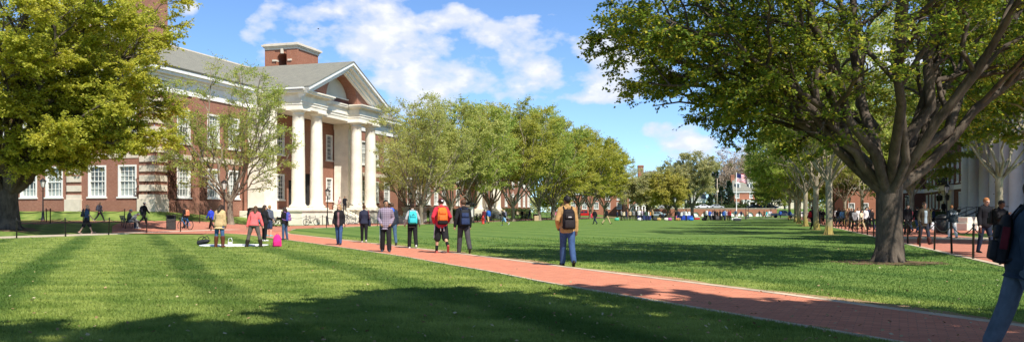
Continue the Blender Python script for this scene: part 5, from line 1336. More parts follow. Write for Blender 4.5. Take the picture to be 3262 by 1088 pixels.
x, y, z = at(1406, 806); p = dict(**{'in': 30}, lean=4, L=(-16, 22, 62), R=(-14, 22, 60), LL=(6, 4, 2), RL=(-12, 3, 40), head=(2, 8))
J = person('redhood', 'person in red hoodie, long black shorts and backward maroon cap', x, y, R_(16), 1.83, p, (.56, .035, .06), (.018, .018, .02), (.42, .10, .08), 'light', ('crop', 'dark'), vox=NV, topk=dict(hem=-.13, g=.032, hood=True, name='hoodie'), botk='shorts', loose=.011, socks=(.012, .012, .012), cap=((.10, .02, .025), 1))
o = J['o']; M = head_axes(J); hc = J['head']
mb = MB(); hpt = lambda a, c: hc+M @ Vector((a, -.135, c))*J['s']
mb.add([hpt(0, .012), hpt(-.035, .05), hpt(-.03, .068), hpt(-.013, .068), hpt(0, .056), hpt(.013, .068), hpt(.03, .068), hpt(.035, .05)], [tuple(range(8))]); mb.obj('cap_mark', mat('white_mark', (.8, .8, .8), .7), o)
for e in (-1, 1):
    mb = MB(); c = J['pel']+Vector((e*.055, -.155, -.09))*J['s']; mb.tube([c, c+Vector((0, -.008, -.14))], .014, 6); mb.obj('drawstring', cloth((.6, .58, .58)), o)
mb = MB(); a = J['Lhip']+Vector((-.128, 0, .02)); b_ = J['Lkn']+Vector((-.125, 0, .0)); mb.beam(a, b_, .012, .07, 0, (0, 1, 0)); mb.obj('side_stripe', cloth((.42, .36, .42)), o)
backpack(J, 'bright orange backpack with black base, on the red hoodie', (.80, .20, .025), (.74, .15, .03), .34, .46, .16, None, .0)
mb = MB(); mb.bev(-.165, .165, -.11, .08, -.34, -.20, .04, 0, True); t = [c for c in COL.objects if c.get('label', '').startswith('bright orange backpack')][0]; mb.obj('base_panel', cloth((.014, .014, .014)), t)
x, y, z = at(1314, 790); p = dict(lean=3, L=(-14, 20, 52), R=(-14, 20, 52), LL=(8, 2, 2), RL=(-14, 2, 12), head=(12, 0))
J = person('teal', 'person in grey sleeved black top and flared black trousers', x, y, R_(12), 1.68, p, (.36, .36, .36), (.016, .015, .017), (.6, .58, .56), 'light', ('bun', 'dark'), True, NV, topk=dict(hem=-.10, g=.028, name='sweatshirt'), loose=.012)
mb = MB(); loft(mb, torso_rings(J, .034, -.09, .47, True)); link('vest', setmat(remesh(mb, NV, 2, 'vest'), cloth((.018, .017, .019))), J['o'])
t = backpack(J, 'bright turquoise backpack with a small dark emblem', (.06, .56, .60), (.055, .50, .55), .33, .48, .15, None, .02)
mb = MB(); mb.add([(-.045, -.115, .085), (.01, -.115, .135), (.06, -.115, .085), (.035, -.115, .085), (.01, -.115, .11), (-.02, -.115, .085)], [tuple(range(6))]); mb.obj('emblem', cloth((.03, .06, .07)), t)
x, y, z = at(1229, 802); p = dict(**{'in': 30}, lean=1, L=(-12, 15, 52), R=(-12, 15, 52), LL=(12, 2, 10), RL=(-8, 2, 6), head=(-3, 18))
J = person('plaid', 'person in grey purple checked shirt and black striped track trousers facing the viewer', x, y, R_(188), 1.76, p, plaid(), (.022, .02, .022), (.03, .04, .06), 'tan', ('short', 'black'), vox=NV, topk=dict(hem=-.17, g=.03, flare=.012, name='shirt'), loose=.016)
for k in 'R':
    mb = MB(); s = J['s']; mb.tube([J[k+'hip']+Vector((.108*s, -.02, 0)), J[k+'kn']+Vector((.094*s, 0, 0)), J[k+'an']+Vector((.085*s, -.01, .01))], .014, 6); mb.obj('side_stripe', cloth((.75, .75, .75)), J['o'])
x, y, z = at(1249, 781); J = person('jeans', 'person in navy jacket and jeans, half hidden behind the checked shirt', x, y, R_(22), 1.74, dict(lean=3, L=(6, 8, 20), R=(-10, 8, 20), LL=(12, 2, 4), RL=(-10, 2, 8), head=(4, 0)), (.03, .035, .05), (.06, .11, .18), (.03, .03, .035), 'light', ('short', 'brown'), vox=.014, topk=dict(hem=-.13, g=.03))
t = thing('scarf', 'bright blue scarf bundle on the shoulder of the navy jacket', 'scarf', world(J, J['neck']+Vector((-.03, -.05, .0))), 0); mb = MB(); mb.ball((0, 0, .02), .08, 10, 8, sc=(1.2, 1, .8)); mb.ball((.07, -.03, -.05), .06, 10, 8, sc=(1, .8, 1.3)); link('cloth', setmat(remesh(mb, .012, 1), cloth((.03, .12, .62))), t)
x, y, z = at(1160, 772); J = person('navygirl', 'person in navy sweater and black leggings walking away with a shoulder bag', x, y, R_(14), 1.68, dict(lean=3, L=(10, 8, 40), R=(4, 9, 40), LL=(10, 0, 3), RL=(-12, -1, 10), head=(3, -12)), (.028, .03, .055), (.014, .013, .016), (.5, .46, .42), 'light', ('bun', 'brown'), True, NV, topk=dict(hem=-.06, g=.028, name='sweater'))
t = thing('shoulder_bag', 'navy shoulder bag with red strap carried by the navy sweatered person', 'shoulder bag', world(J, J['pel']+Vector((.24, .0, .0))), R_(14))
mb = MB(); loft(mb, [((0, 0, -.17), (.05, 0, 0), (0, .15, 0)), ((0, 0, -.12), (.065, 0, 0), (0, .18, 0)), ((0, 0, .05), (.055, 0, 0), (0, .16, 0)), ((0, 0, .15), (.02, 0, 0), (0, .10, 0))]); link('bag', setmat(remesh(mb, .014, 1), cloth((.022, .024, .05))), t)
mb = MB(); mb.tube([(0, -.08, .12), (-.04, -.12, .42), (-.07, -.04, .58), (-.05, .07, .42), (0, .08, .12)], .014, 6); mb.obj('strap', cloth((.22, .05, .06)), t)
x, y, z = at(1080, 780); J = person('sunglass', 'person with long fair hair, sunglasses, open black jacket and blue jeans', x, y, R_(176), 1.68, dict(lean=0, L=(-8, 12, 35), R=(-8, 12, 35), LL=(10, 0, 6), RL=(-8, 0, 3), head=(0, -15)), (.017, .016, .018), (.05, .10, .22), (.03, .03, .04), 'fair', ('long', 'blond'), True, NV, topk=dict(hem=-.15, g=.035, flare=.02), glasses=True)
mb = MB(); s = J['s']; loft(mb, [(c+J['fwd']*.028*s, a*.42, b_*.98) for c, a, b_ in torso_rings(J, .026, -.17, .49, True)]); link('shirt', setmat(remesh(mb, NV, 1), cloth((.24, .12, .13))), J['o'])
x, y, z = at(907, 763); J = person('blackcoat', 'person in black coat and jeans standing sideways by the pink backpack', x, y, R_(75), 1.63, dict(lean=1, L=(18, 8, 75), R=(-8, 10, 45), LL=(3, 3, 2), RL=(-3, 3, 3), head=(8, 5)), (.016, .015, .017), (.05, .09, .17), (.03, .03, .04), 'light', ('long', 'dark'), True, NV, topk=dict(hem=-.15, g=.035, flare=.01))
backpack(J, 'blue and violet patterned backpack on the black coat', (.07, .09, .36), (.26, .12, .34), .30, .44, .16)
x, y, z = at(843, 767); J = person('longhair', 'person with long dark hair, black jacket and black trousers behind the blanket', x, y, R_(-38), 1.70, dict(lean=1, L=(4, 10, 40), R=(10, 10, 60), LL=(3, 3, 3), RL=(-3, 3, 3), head=(2, -25)), (.02, .019, .022), (.014, .014, .016), (.66, .64, .62), 'fair', ('long', 'dark'), True, NV, topk=dict(hem=-.10, g=.03))
t = thing('shoulder_bag', 'grey bag with sky blue bottom hanging left of the long dark hair', 'shoulder bag', world(J, J['pel']+Vector((-.25, .02, .22))), R_(-38)); mb = MB(); loft(mb, [((0, 0, -.2), (.06, 0, 0), (0, .11, 0)), ((0, 0, -.05), (.075, 0, 0), (0, .14, 0)), ((0, 0, .22), (.05, 0, 0), (0, .10, 0))]); link('bag', setmat(remesh(mb, .014, 1), cloth((.26, .31, .38))), t)
mb = MB(); mb.bev(-.085, .085, -.145, .145, -.24, -.1, .03, 0, True); mb.obj('base_panel', cloth((.05, .36, .66)), t)
x, y, z = at(858, 752); J = person('tealshoes', 'person in navy shorts and turquoise shoes mostly hidden behind the long dark hair', x, y, R_(-20), 1.75, STAND, (.10, .12, .16), (.03, .045, .09), (.06, .42, .45), 'fair', ('short', 'blond'), vox=.015, topk=dict(hem=-.12), botk='shorts')
backpack(J, 'slate grey backpack behind the long dark haired person', (.12, .14, .19), None, .32, .48, .16)
x, y, z = at(809, 786); J = person('coral', 'person in coral pink jacket bending over the white blanket, legs apart', x, y, R_(6), 1.70, dict(lean=24, L=(12, 16, 12), R=(-2, 22, 30), LL=(2, 15, 4), RL=(0, 15, 6), head=(10, 18)), (.80, .14, .14), (.115, .10, .088), (.028, .02, .016), 'light', ('blown', 'brown'), True, NV, topk=dict(hem=-.09, g=.03), boot=.45)
x, y, z = at(699, 787); J = person('tancoat', 'person in tan coat, jeans and tall brown boots looking down at the blanket', x, y, R_(-4), 1.70, dict(lean=7, L=(8, 12, 40), R=(2, 8, 12), LL=(2, 5, 2), RL=(-2, 6, 3), head=(38, 8)), (.52, .37, .19), (.06, .12, .23), (.115, .035, .018), 'brown', ('long', 'dark'), True, NV, topk=dict(hem=-.20, g=.04, flare=.03), boot=.80)
# right side
x, y, z = at(2943, 779); J = person('whitebag', 'person in glasses, olive jacket and jeans coming along the right walk', x, y, R_(186), 1.76, dict(lean=2, L=(2, 10, 22), R=(-6, 10, 25), LL=(16, 3, 6), RL=(-8, 3, 6), head=(2, 0)), (.055, .045, .03), (.03, .035, .05), (.06, .022, .016), 'light', ('crop', 'brown'), vox=NV, topk=dict(hem=-.16, g=.036, flare=.01), boot=.4, glasses=True)
mb = MB(); s = J['s']; loft(mb, [(c+J['fwd']*.028*s, a*.5, b_*.98) for c, a, b_ in torso_rings(J, .03, -.05, .49, False)]); link('shirt', setmat(remesh(mb, NV, 1), cloth((.30, .38, .42))), J['o'])
t = thing('carrier_bag', 'crumpled white carrier bag in the hand of the olive jacketed person', 'bag', world(J, J['Lwr']+Vector((-.05, .04, -.1))), 0); mb = MB(); mb.ball((0, 0, -.08), .13, 12, 8, sc=(.8, .6, 1.2)); mb.ball((0, 0, .06), .07, 10, 8); link('bag', setmat(remesh(mb, .015, 1), cloth((.72, .74, .76))), t)
x, y, z = at(3034, 758); J = person('staff', 'person in dark hooded top lettered in white across the back, and white trousers', x, y, R_(4), 1.72, dict(lean=5, L=(4, 14, 45), R=(4, 14, 45), LL=(10, 2, 4), RL=(-8, 2, 8), head=(10, -20)), (.03, .04, .045), (.62, .60, .58), (.2, .16, .12), 'light', ('short', 'ginger'), vox=NV, topk=dict(hem=-.12, g=.045, hood=True, name='hoodie'), loose=.01)
def lettering(text, size, m, parent, loc, rot, name='lettering', ext=.004):
    cu_ = bpy.data.curves.new('txt', 'FONT'); cu_.body = text; cu_.size = size; cu_.align_x = 'CENTER'; cu_.extrude = ext
    o_ = bpy.data.objects.new('tmp', cu_); COL.objects.link(o_); dg = bpy.context.evaluated_depsgraph_get()
    me = bpy.data.meshes.new_from_object(o_.evaluated_get(dg)); bpy.data.objects.remove(o_); me.materials.clear(); me.materials.append(m)
    o_ = link(name, me, parent, loc); o_.rotation_euler = rot; return o_
lettering('STAFF', .155, mat('white_print', (.8, .8, .8), .7), J['o'], J['pel']+J['up']*.30*J['s']-J['fwd']*.20, (R_(90-5), 0, 0))
x, y, z = at(3137, 806); J = person('badge', 'person in black hooded top with white chest badge, bald and wearing sunglasses', x, y, R_(192), 1.84, dict(lean=3, L=(2, 12, 22), R=(2, 12, 18), LL=(16, 3, 5), RL=(-6, 3, 5), head=(14, 4)), (.012, .012, .015), (.02, .028, .05), (.012, .012, .014), 'fair', ('crop', 'ginger'), vox=NV, topk=dict(hem=-.12, g=.042, hood=True, name='hoodie'), glasses=True, w=1.08)
mb = MB(); s = J['s']; c = J['pel']+J['up']*.36*s+J['fwd']*.182*s+Vector((-.085, 0, 0)); mb.add([c+Vector((-.03, 0, .045)), c+Vector((.03, 0, .045)), c+Vector((.03, 0, -.02)), c+Vector((0, 0, -.055)), c+Vector((-.03, 0, -.02))], [(0, 1, 2, 3, 4)]); mb.obj('badge', mat('badge_print', (.7, .72, .75), .7), J['o'])
t = thing('drink_bottle', 'brown drink bottle with white cap held by the bald person', 'bottle', world(J, J['Rwr']+J['Rhd']*.09+Vector((0, .03, -.06))), 0); mb = MB(); mb.lathe([(.03, -.14), (.035, -.13), (.035, .0), (.018, .05)], 12); mb.obj('bottle_body', cloth((.14, .05, .03), .3), t); mb = MB(); mb.lathe([(.02, .05), (.02, .085)], 10); mb.obj('lid', cloth((.8, .8, .8)), t)
x, y, z = at(3183, 822); J = person('phone', 'person in black zip top with dark pack straps, in shade beside the bald person', x, y, R_(205), 1.72, PHONE, (.014, .013, .014), (.012, .012, .015), (.02, .02, .02), 'brown', ('crop', 'black'), vox=NV, topk=dict(hem=-.12, g=.035))
backpack(J, 'black backpack on the shaded person in the zip top', (.02, .02, .02), None, .3, .46, .16)
mb = MB(); c = J['pel']+J['up']*.30*J['s']+J['fwd']*.172*J['s']; mb.bev(c.x-.012, c.x+.012, c.y-.004, c.y+.012, c.z, c.z+.11, .003); mb.obj('zip', mat('pale_zip', (.6, .6, .6), .5), J['o'])
# the person closest to the viewer, cut by the right edge of the picture
x, y, z = atd(3254, 8.2); J = person('near', 'person in dark navy jacket and faded jeans striding past at far right', x, y, R_(-112), 1.69, dict(lean=9, L=(10, 9, 30), R=(-6, 10, 24), LL=(-14, 2, 5), RL=(24, 2, 8), head=(2, -4)), (.035, .048, .068), (.11, .13, .16), (.03, .03, .035), 'tan', ('crop', 'dark'), vox=.0095, topk=dict(hem=-.17, g=.034, flare=.008), loose=.022)
t = backpack(J, 'large black backpack with dark red side panels on the nearest person', (.016, .014, .016), (.02, .018, .02), .30, .48, .12, None, .10)
for e in (-1, 1):
    mb = MB(); mb.bev(e*.145-.012, e*.145+.012, -.04, .03, -.10, .12, .01, 0, True); mb.obj('side_panel', cloth((.10, .012, .018)), t)
# ---------------------------------------------------------------- small people further off (full parts)
def vb(d): return .016 if d < 60 else .02
for key, px, py, label, rz, H, pose, top, bot, shoe, kw, pack in (
    ('bluejacket', 673, 731, 'person in bright blue jacket and black trousers behind the tan coat', 62, 1.74, WALK, (.03, .06, .50), (.014, .013, .015), (.02, .02, .02), {}, None),
    ('bald', 275, 744.5, 'bald person in blue polo shirt and dark shorts striding along the pale walk', -62, 1.82, dict(WALK2, LL=(24, 2, 4), RL=(-20, 2, 10)), (.05, .085, .17), (.022, .02, .026), (.40, .25, .2), dict(hair=None, topk=dict(sleeve='short', hem=-.1, name='shirt'), botk='shorts', loose=.006, skin='fair'), ('large grey backpack on the bald person in blue polo shirt', (.045, .048, .055))),
    ('walkback', 318, 705, 'person with long brown hair and black clothes walking on the bank by the hall', -48, 1.62, WALK, (.03, .032, .045), (.014, .014, .018), (.3, .3, .3), dict(hair=('long', 'brown'), fem=True), ('slate backpack on the long haired person near the hall wall', (.05, .055, .075))),
    ('greycap', 458, 716, 'person in long black coat and grey knit cap walking past the bench', -30, 1.76, WALK2, (.012, .012, .014), (.014, .014, .016), (.02, .02, .02), dict(cap=((.36, .36, .36), 0), topk=dict(hem=-.2, g=.04, flare=.02)), ('black backpack on the person in grey knit cap', (.02, .02, .026))),
    ('bikeperson', 592, 729, 'person in black standing behind the blue bicycle', 58, 1.72, STAND, (.014, .013, .014), (.013, .013, .014), (.02, .02, .02), {}, ('salmon orange backpack on the person behind the blue bicycle', (.72, .26, .14))),
    ('porch1', 1064, None, 'person in pale pink top on the porch steps', 160, 1.66, CHAT, (.62, .40, .38), (.4, .36, .3), (.3, .2, .15), dict(hair=('short', 'brown'), fem=True), None),
    ('porch2', 1086, None, 'person in black jacket pointing on the porch steps', 200, 1.78, dict(STAND, L=(70, 8, 20)), (.014, .014, .02), (.02, .022, .03), (.02, .02, .02), {}, None)):
    if py is None: u_, v_ = (88.1, 47.3) if key == 'porch1' else (89.9, 47.6); x, y = G(u_, v_); z = 1.44
    else: x, y, z = at(px, py)
    J = person(key, label, x, y, R_(rz), H, pose, top, bot, shoe, vox=vb(y), z=z, **kw)
    if pack: backpack(J, pack[0], pack[1])
# bench with two sitters
bx, by, bz = atd(408, 60.0); brz = R_(-58)
t = thing('park_bench', 'dark slatted park bench with curved arms under the golden tree', 'bench', (bx, by, bz), brz)
mb = MB()
for i in range(5): mb.bev(-1.2, 1.2, -.22+.11*i, -.13+.11*i, .43, .46, .008)
mb.obj('seat', m_iron, t); mb = MB()
for i in range(5): mb.bev(-1.2, 1.2, -.30-.03*i, -.27-.03*i, .52+.085*i, .585+.085*i, .008)
mb.obj('backrest', m_iron, t)
for s in (-1.12, 0, 1.12):
    mb = MB(); mb.tube([(s, .28, 0), (s, .26, .42), (s, -.25, .42), (s, -.42, .92)], .025, 6); mb.tube([(s, -.25, .42), (s, -.34, 0)], .025, 6); mb.obj('leg', m_iron, t)
for s in (-1.16, 1.16):
    mb = MB(); mb.tube([(s, -.34, .68), (s, -.1, .70), (s, .18, .68), (s, .28, .60), (s, .26, .42)], .022, 6); mb.obj('armrest', m_iron, t)
def on(o_, x, y, z): p = Matrix.Rotation(brz, 4, 'Z') @ Vector((x, y, z)); return (bx+p.x, by+p.y, bz+p.z)
q = on(t, .35, -.02, 0); J = person('sitter', 'person in grey jacket and pale sun hat sitting on the bench', q[0], q[1], brz, 1.74, SIT, (.16, .16, .15), (.05, .07, .12), (.4, .4, .4), vox=.016, z=q[2], cap=((.42, .44, .46), 1))
mb = MB(); mb.lathe([(.17, 0), (.175, .012), (.09, .02)], 16, tuple(J['head']+Vector((0, 0, .055)))); mb.obj('hat_brim', cloth((.42, .44, .46)), J['o'])
q = on(t, .95, .05, 0); J = person('sitter2', 'person in pale grey sweats leaning forward at the end of the bench', q[0], q[1], brz, 1.66, dict(SIT, lean=40, head=(35, 0)), (.40, .38, .35), (.26, .24, .22), (.55, .52, .5), vox=.016, z=q[2], hair=('short', 'grey'))
# litter bins
def bin_(label, x, y, h=1.12, w=.62, sq=True, col=(.045, .042, .038)):
    t = thing('litter_bin', label, 'litter bin', (x, y, hgt(x, y)), .3); mb = MB()
    if sq:
        mb.bev(-w/2, w/2, -w/2, w/2, .04, h*.74, .03)
        for i in range(9): mb.box(-w/2+.03+i*(w-.08)/8.4, -w/2+.06+i*(w-.08)/8.4, -w/2-.012, -w/2+.004, .1, h*.7)
    else: mb.lathe([(w*.42, 0), (w*.5, .05), (w*.52, h*.72), (w*.48, h*.76)], 20)
    mb.obj('bin_body', mat('bin_paint', col, .6, .2), t); mb = MB()
    if sq:
        mb.bev(-w/2-.02, w/2+.02, -w/2-.02, w/2+.02, h*.94, h, .02)
        for a in (-1, 1):
            for b_ in (-1, 1): mb.box(a*w*.44-.03, a*w*.44+.03, b_*w*.44-.03, b_*w*.44+.03, h*.74, h*.94)
        mb.box(-w*.42, w*.42, w*.40, w*.43, h*.74, h*.94)
    else: mb.lathe([(w*.52, h*.76), (w*.54, h*.8), (w*.3, h*.96), (.02, h)], 20)
    mb.obj('lid', m_black, t); return t
x, y, z = at(545, 733); bin_('square black litter bin with hooded top beside the blue bicycle', x, y)
x, y, z = at(3004, 743); bin_('big round dark litter bin by the right hall steps', x, y, 1.25, .95, False, (.03, .03, .03))
x, y, z = at(1707, 703.5); bin_('sand coloured litter bin between the two stout trunks of the left row', x, y, 1.1, .7, True, (.50, .36, .22))
# ---------------------------------------------------------------- lamps
m_glass = mat('lamp_glass', (.62, .62, .56), .25, .1, 4, .5)
def lamp_meshes():
    mb = MB(); mb.lathe([(.20, 0), (.20, .06), (.15, .12), (.14, .35), (.11, .42), (.105, .75), (.075, .85), (.06, 1.0), (.052, 1.9), (.042, 2.85), (.07, 2.9), (.042, 2.95), (.04, 3.02)], 12); p = mb
    b = MB(); b.tube([(-.32, 0, 2.72), (.32, 0, 2.72)], .016, 6); b.ball((-.33, 0, 2.72), .028, 6, 5); b.ball((.33, 0, 2.72), .028, 6, 5)
    l = MB(); zb, zt, rb, rt = 3.06, 3.58, .13, .24
    l.lathe([(.04, 3.0), (.09, 3.03), (.14, 3.06)], 6)
    for i in range(6):
        a = PI/3*i; l.tube([(rb*math.cos(a), rb*math.sin(a), zb), (rt*math.cos(a), rt*math.sin(a), zt)], .014, 4)
    l.lathe([(.27, 3.57), (.285, 3.60), (.20, 3.70), (.10, 3.78), (.05, 3.80), (.05, 3.83), (.03, 3.85), (.012, 3.95)], 6)
    g_ = MB(); g_.lathe([(rb*.93, zb), (rt*.93, zt)], 6, smooth=False)
    return [('post', p.mesh('lamp_post', m_black), 0), ('crossbar', b.mesh('lamp_bar', m_black), 0), ('lantern', l.mesh('lantern', m_black), 0), ('glass', g_.mesh('lamp_glass', m_glass), 1)]
LM = lamp_meshes()
def lamp(px, d, label, sc=1.0, z=None):
    x = (px-CX)/F*d; t = thing('street_lamp', label, 'street lamp', (x, d, hgt(x, d) if z is None else z), px*.7, 'black lantern lamps'); t.scale = (sc,)*3; last = None
    for n, me, par in LM: o = link(n, me, last if par else t); last = o
    return t
lamp(137, 72, 'black lantern lamp before the left hall, beside the golden tree', .95); lamp(714, 71.0, 'lantern lamp close to the slender trunk by the porch'); lamp(1043, 88, 'lantern lamp in front of the tall cream columns')
lamp(1308, 106, 'lantern lamp above the teal backpack, before the second hall'); lamp(1461, 121, 'lantern lamp left of the small white porch'); lamp(1760, 150, 'dark lantern lamp between trunks left of the tan jacket')
lamp(2150, 142, 'taller looking lamp of the left pair behind the far crowd'); lamp(2185, 158, 'shorter looking lamp of the left pair behind the far crowd'); lamp(2376, 160, 'taller lamp of the right pair by the flagpole'); lamp(2384, 182, 'shorter lamp of the right pair by the flagpole')
lamp(2886, 128, 'small lantern lamp right of the huge trunk, before the dark hall'); lamp(3016, 74, 'lantern lamp in front of the iron balcony'); lamp(3181, 62, 'lantern lamp with bright glass before the forked tree on the right', 1.0); lamp(2706, 140, 'lantern lamp behind the crowd on the right walk')
# ---------------------------------------------------------------- chain posts
mb = MB(); mb.lathe([(.034, -.1), (.034, .98), (.042, 1.0), (.042, 1.03), (.03, 1.05), (.012, 1.07)], 10); POST = mb.mesh('chain_post', m_black)
def post_row(v, us, label, group, clabel, skip=()):
    pts = []
    for u in us:
        x, y = G(u, v); z = hgt(x, y); o = link('chain_post', POST, None, (x, y, z), u); o.rotation_euler = (R_(random.Random(u).uniform(-2, 2)), R_(random.Random(u+1).uniform(-2, 2)), u); tag(o, label, 'post', group); pts.append(Vector((x, y, z+.95)))
    for i, (a, b) in enumerate(zip(pts, pts[1:])):
        if i in skip: continue
        mb = MB(); mb.tube([a.lerp(b, t)-Vector((0, 0, .95*t*(1-t)*1.0)) for t in np.linspace(0, 1, 9)], .016, 5)
        o = mb.obj('chain', m_black); tag(o, clabel, 'chain', group+' chains')
post_row(38.3, np.arange(29.0, 53, 3.3), 'slim black post along the pale walk at the near lawn edge', 'posts along the pale walk', 'sagging black chain along the pale walk')
post_row(37.0, np.arange(66.5, 150, 3.4), 'slim black post along the far lawn edge of the left walk', 'posts along the left walk', 'sagging black chain along the left walk')
post_row(47.1, np.arange(29, 54, 3.5), 'slim black post on the near side of the walk before the left hall', 'posts before the hall walk', 'sagging chain on the near side of the hall walk')
post_row(51.0, np.arange(29, 56, 3.5), 'slim black post on the grassy bank before the left hall', 'posts on the hall bank', 'sagging chain on the grassy bank before the hall')
post_row(45.2, np.arange(60, 84, 3.4), 'slim black post between the left walk and the porch lawn', 'posts on the porch lawn', 'sagging chain along the porch lawn')
post_row(-5.9, np.arange(21.9, 150, 3.0), 'slim black post along the right lawn edge', 'posts along the right walk', 'sagging black chain along the right lawn edge')
post_row(-11.2, np.arange(24.5, 44, 3.2), 'slim black post on the far side of the right walk', 'posts on the far side of the right walk', 'sagging chain on the far side of the right walk')
# ---------------------------------------------------------------- bicycles
m_tyre = mat('tyre', (.015, .015, .015), .9, .2); m_rim = mat('rim', (.10, .10, .105), .45, .1, 5, .5, .5)
def bike_meshes():
    def wheel(x):
        a = MB(); a.tube([(x+.33*math.cos(t), 0, .34+.33*math.sin(t)) for t in np.linspace(0, 2*PI, 21)[:-1]], .02, 6, closed=True)
        b = MB(); b.tube([(x+.30*math.cos(t), 0, .34+.30*math.sin(t)) for t in np.linspace(0, 2*PI, 21)[:-1]], .009, 4, closed=True)
        for t in np.linspace(0, 2*PI, 11)[:-1]: b.tube([(x, 0, .34), (x+.3*math.cos(t), 0, .34+.3*math.sin(t))], .003, 3)
        return a.mesh('tyre', m_tyre), b.mesh('rim', m_rim)
    f = MB()
    for p, q in (((-.16, 0, .82), (.40, 0, .84)), ((-.05, 0, .30), (.42, 0, .74)), ((-.05, 0, .30), (-.18, 0, .88)), ((-.05, 0, .30), (-.52, 0, .34)), ((-.16, 0, .80), (-.52, 0, .34)), ((.40, 0, .94), (.54, 0, .34))): f.tube([p, q], .018, 6)
    h = MB(); h.tube([(.34, -.28, .98), (.42, -.12, 1.0), (.42, .12, 1.0), (.34, .28, .98)], .013, 6)
    s = MB(); s.ball((-.2, 0, .93), .12, 10, 6, sc=(1.1, .6, .35))
    c = MB(); c.lathe([(.09, -.01), (.09, .01)], 12); c.xf(lambda p: (p[0]-.05, p[2]+.05, p[1]+.3)); c.tube([(-.05, -.08, .3), (.05, -.1, .16)], .012, 5); c.tube([(-.05, .08, .3), (-.15, .1, .44)], .012, 5)
    return dict(w=[wheel(-.52), wheel(.54)], frame=f.mesh('bike_frame', m_black), handlebar=h.mesh('handlebar', m_black), saddle=s.mesh('saddle', m_black), crank=c.mesh('crank', m_rim))
BK = bike_meshes()
def bike(label, x, y, rz, col=None, group=None, lean=0.0):
    t = thing('bicycle', label, 'bicycle', (x, y, hgt(x, y)+.01), rz, group); t.rotation_euler = Euler((lean, 0, rz), 'XYZ')
    for a, b in BK['w']: o = link('wheel', a, t); link('rim', b, o)
    f = link('frame', BK['frame'], t)
    if col: f.material_slots[0].link = 'OBJECT'; f.material_slots[0].material = mat('bike_paint', col, .35, .1, 4, .5)
    for n in ('handlebar', 'saddle', 'crank'): link(n, BK[n], t)
    return t
x, y, z = at(590, 732); bike('bright blue bicycle standing beside the square litter bin', x, y, R_(150), (.02, .16, .42), None, .08)
x, y, z = at(992, 717.5); bike('dark bicycle parked side on before the porch base', x, y, R_(25), (.02, .02, .022), None, .05)
x, y, z = at(1068, 715.5); bike('dark bicycle parked end on beside the lamp at the porch', x, y, R_(78), (.02, .02, .02), None, .1)
x, y, z = at(1100, 715.0); bike('grey bicycle parked end on right of the lamp at the porch', x, y, R_(70), (.10, .11, .12), None, -.05)
for i in range(18):
    x, y = G(134+i*.62, 46.4+(i % 3)*.25); bike('bicycle among those packed in the rack before the small white porch', x, y, TH+R_(-85+((i*37) % 30)-15), [(.03, .06, .05), (.02, .02, .02), (.05, .02, .02), (.03, .04, .08)][i % 4], 'bicycles in the rack before the small white porch', ((i*7) % 5-2)*.06)
for i in range(9):
    x, y = G(160+i*.7, 46.0); bike('bicycle in the far rack left of the tan jacketed walker', x, y, TH+R_(-80+((i*53) % 30)-15), [(.02, .02, .02), (.04, .04, .05)][i % 2], 'bicycles in the far rack', ((i*7) % 5-2)*.06)
def rack(label, u, n):
    x, y = G(u, 46.4); t = thing('bicycle_rack', label, 'bicycle rack', (x, y, hgt(x, y)), RZ)
    for i in range(n):
        mb = MB(); a = i*1.2; mb.tube([(a, -.3, 0), (a, -.3, .7), (a, -.2, .8), (a, .2, .8), (a, .3, .7), (a, .3, 0)], .022, 6); mb.obj('hoop', m_iron, t)
    mb = MB(); mb.beam((0, 0, .03), (n*1.2-1.2, 0, .03), .06, .05); mb.obj('rail', m_iron, t)
rack('steel hoop rack crowded with bicycles before the small white porch', 134, 10); rack('steel hoop rack left of the tan jacketed walker', 160, 6)
# ---------------------------------------------------------------- hydrant, noticeboard, stones
x, y, z = at(1539, 712.5); t = thing('fire_hydrant', 'red fire hydrant at the far lawn edge by the bicycle rack', 'fire hydrant', (x, y, z), .3); m_red = mat('hydrant_red', (.48, .035, .03), .5, .15)
mb = MB(); mb.lathe([(.2, 0), (.2, .06), (.13, .08), (.13, .62), (.17, .64), (.17, .70), (.13, .72)], 14); mb.obj('barrel', m_red, t)
mb = MB(); mb.lathe([(.15, .72), (.14, .82), (.08, .92), (.04, .93), (.04, .99)], 14); mb.obj('bonnet', m_red, t)
for e in (-1, 1): mb = MB(); mb.tube([(e*.1, 0, .5), (e*.24, 0, .5)], .07, 10); mb.obj('outlet', m_red, t)
x, y, z = atd(1495, 104); t = thing('notice_board', 'dark roofed notice board with a pale panel behind the black jacketed walker', 'notice board', (x, y, z), -.3)
for e in (-.6, .6): mb = MB(); mb.box(e-.05, e+.05, -.05, .05, 0, 2.3); mb.obj('post', m_iron, t)
mb = MB(); mb.box(-.55, .55, -.03, .03, .8, 2.0); mb.obj('panel', m_white, t)
mb = MB(); mb.lathe([(1.0, 2.25), (1.0, 2.3), (.35, 2.6), (.05, 2.7)], 4); mb.obj('roof', m_iron, t)
x, y, z = atd(822, 80); t = thing('stone_sign', 'dark rounded stone slab standing on the lawn before the porch', 'stone slab', (x, y, z), .12); m_gran = mat('dark_granite', (.035, .033, .032), .45, .3, 12, .4)
mb = MB(); mb.prism([(-.95, .1), (.95, .1), (.95, 1.45), (.88, 1.6), (.75, 1.66), (-.75, 1.66), (-.88, 1.6), (-.95, 1.45)], 'y', -.16, .16); mb.obj('slab', m_gran, t)
mb = MB(); mb.bev(-1.1, 1.1, -.3, .3, 0, .12, .02); mb.obj('base', m_stone, t)
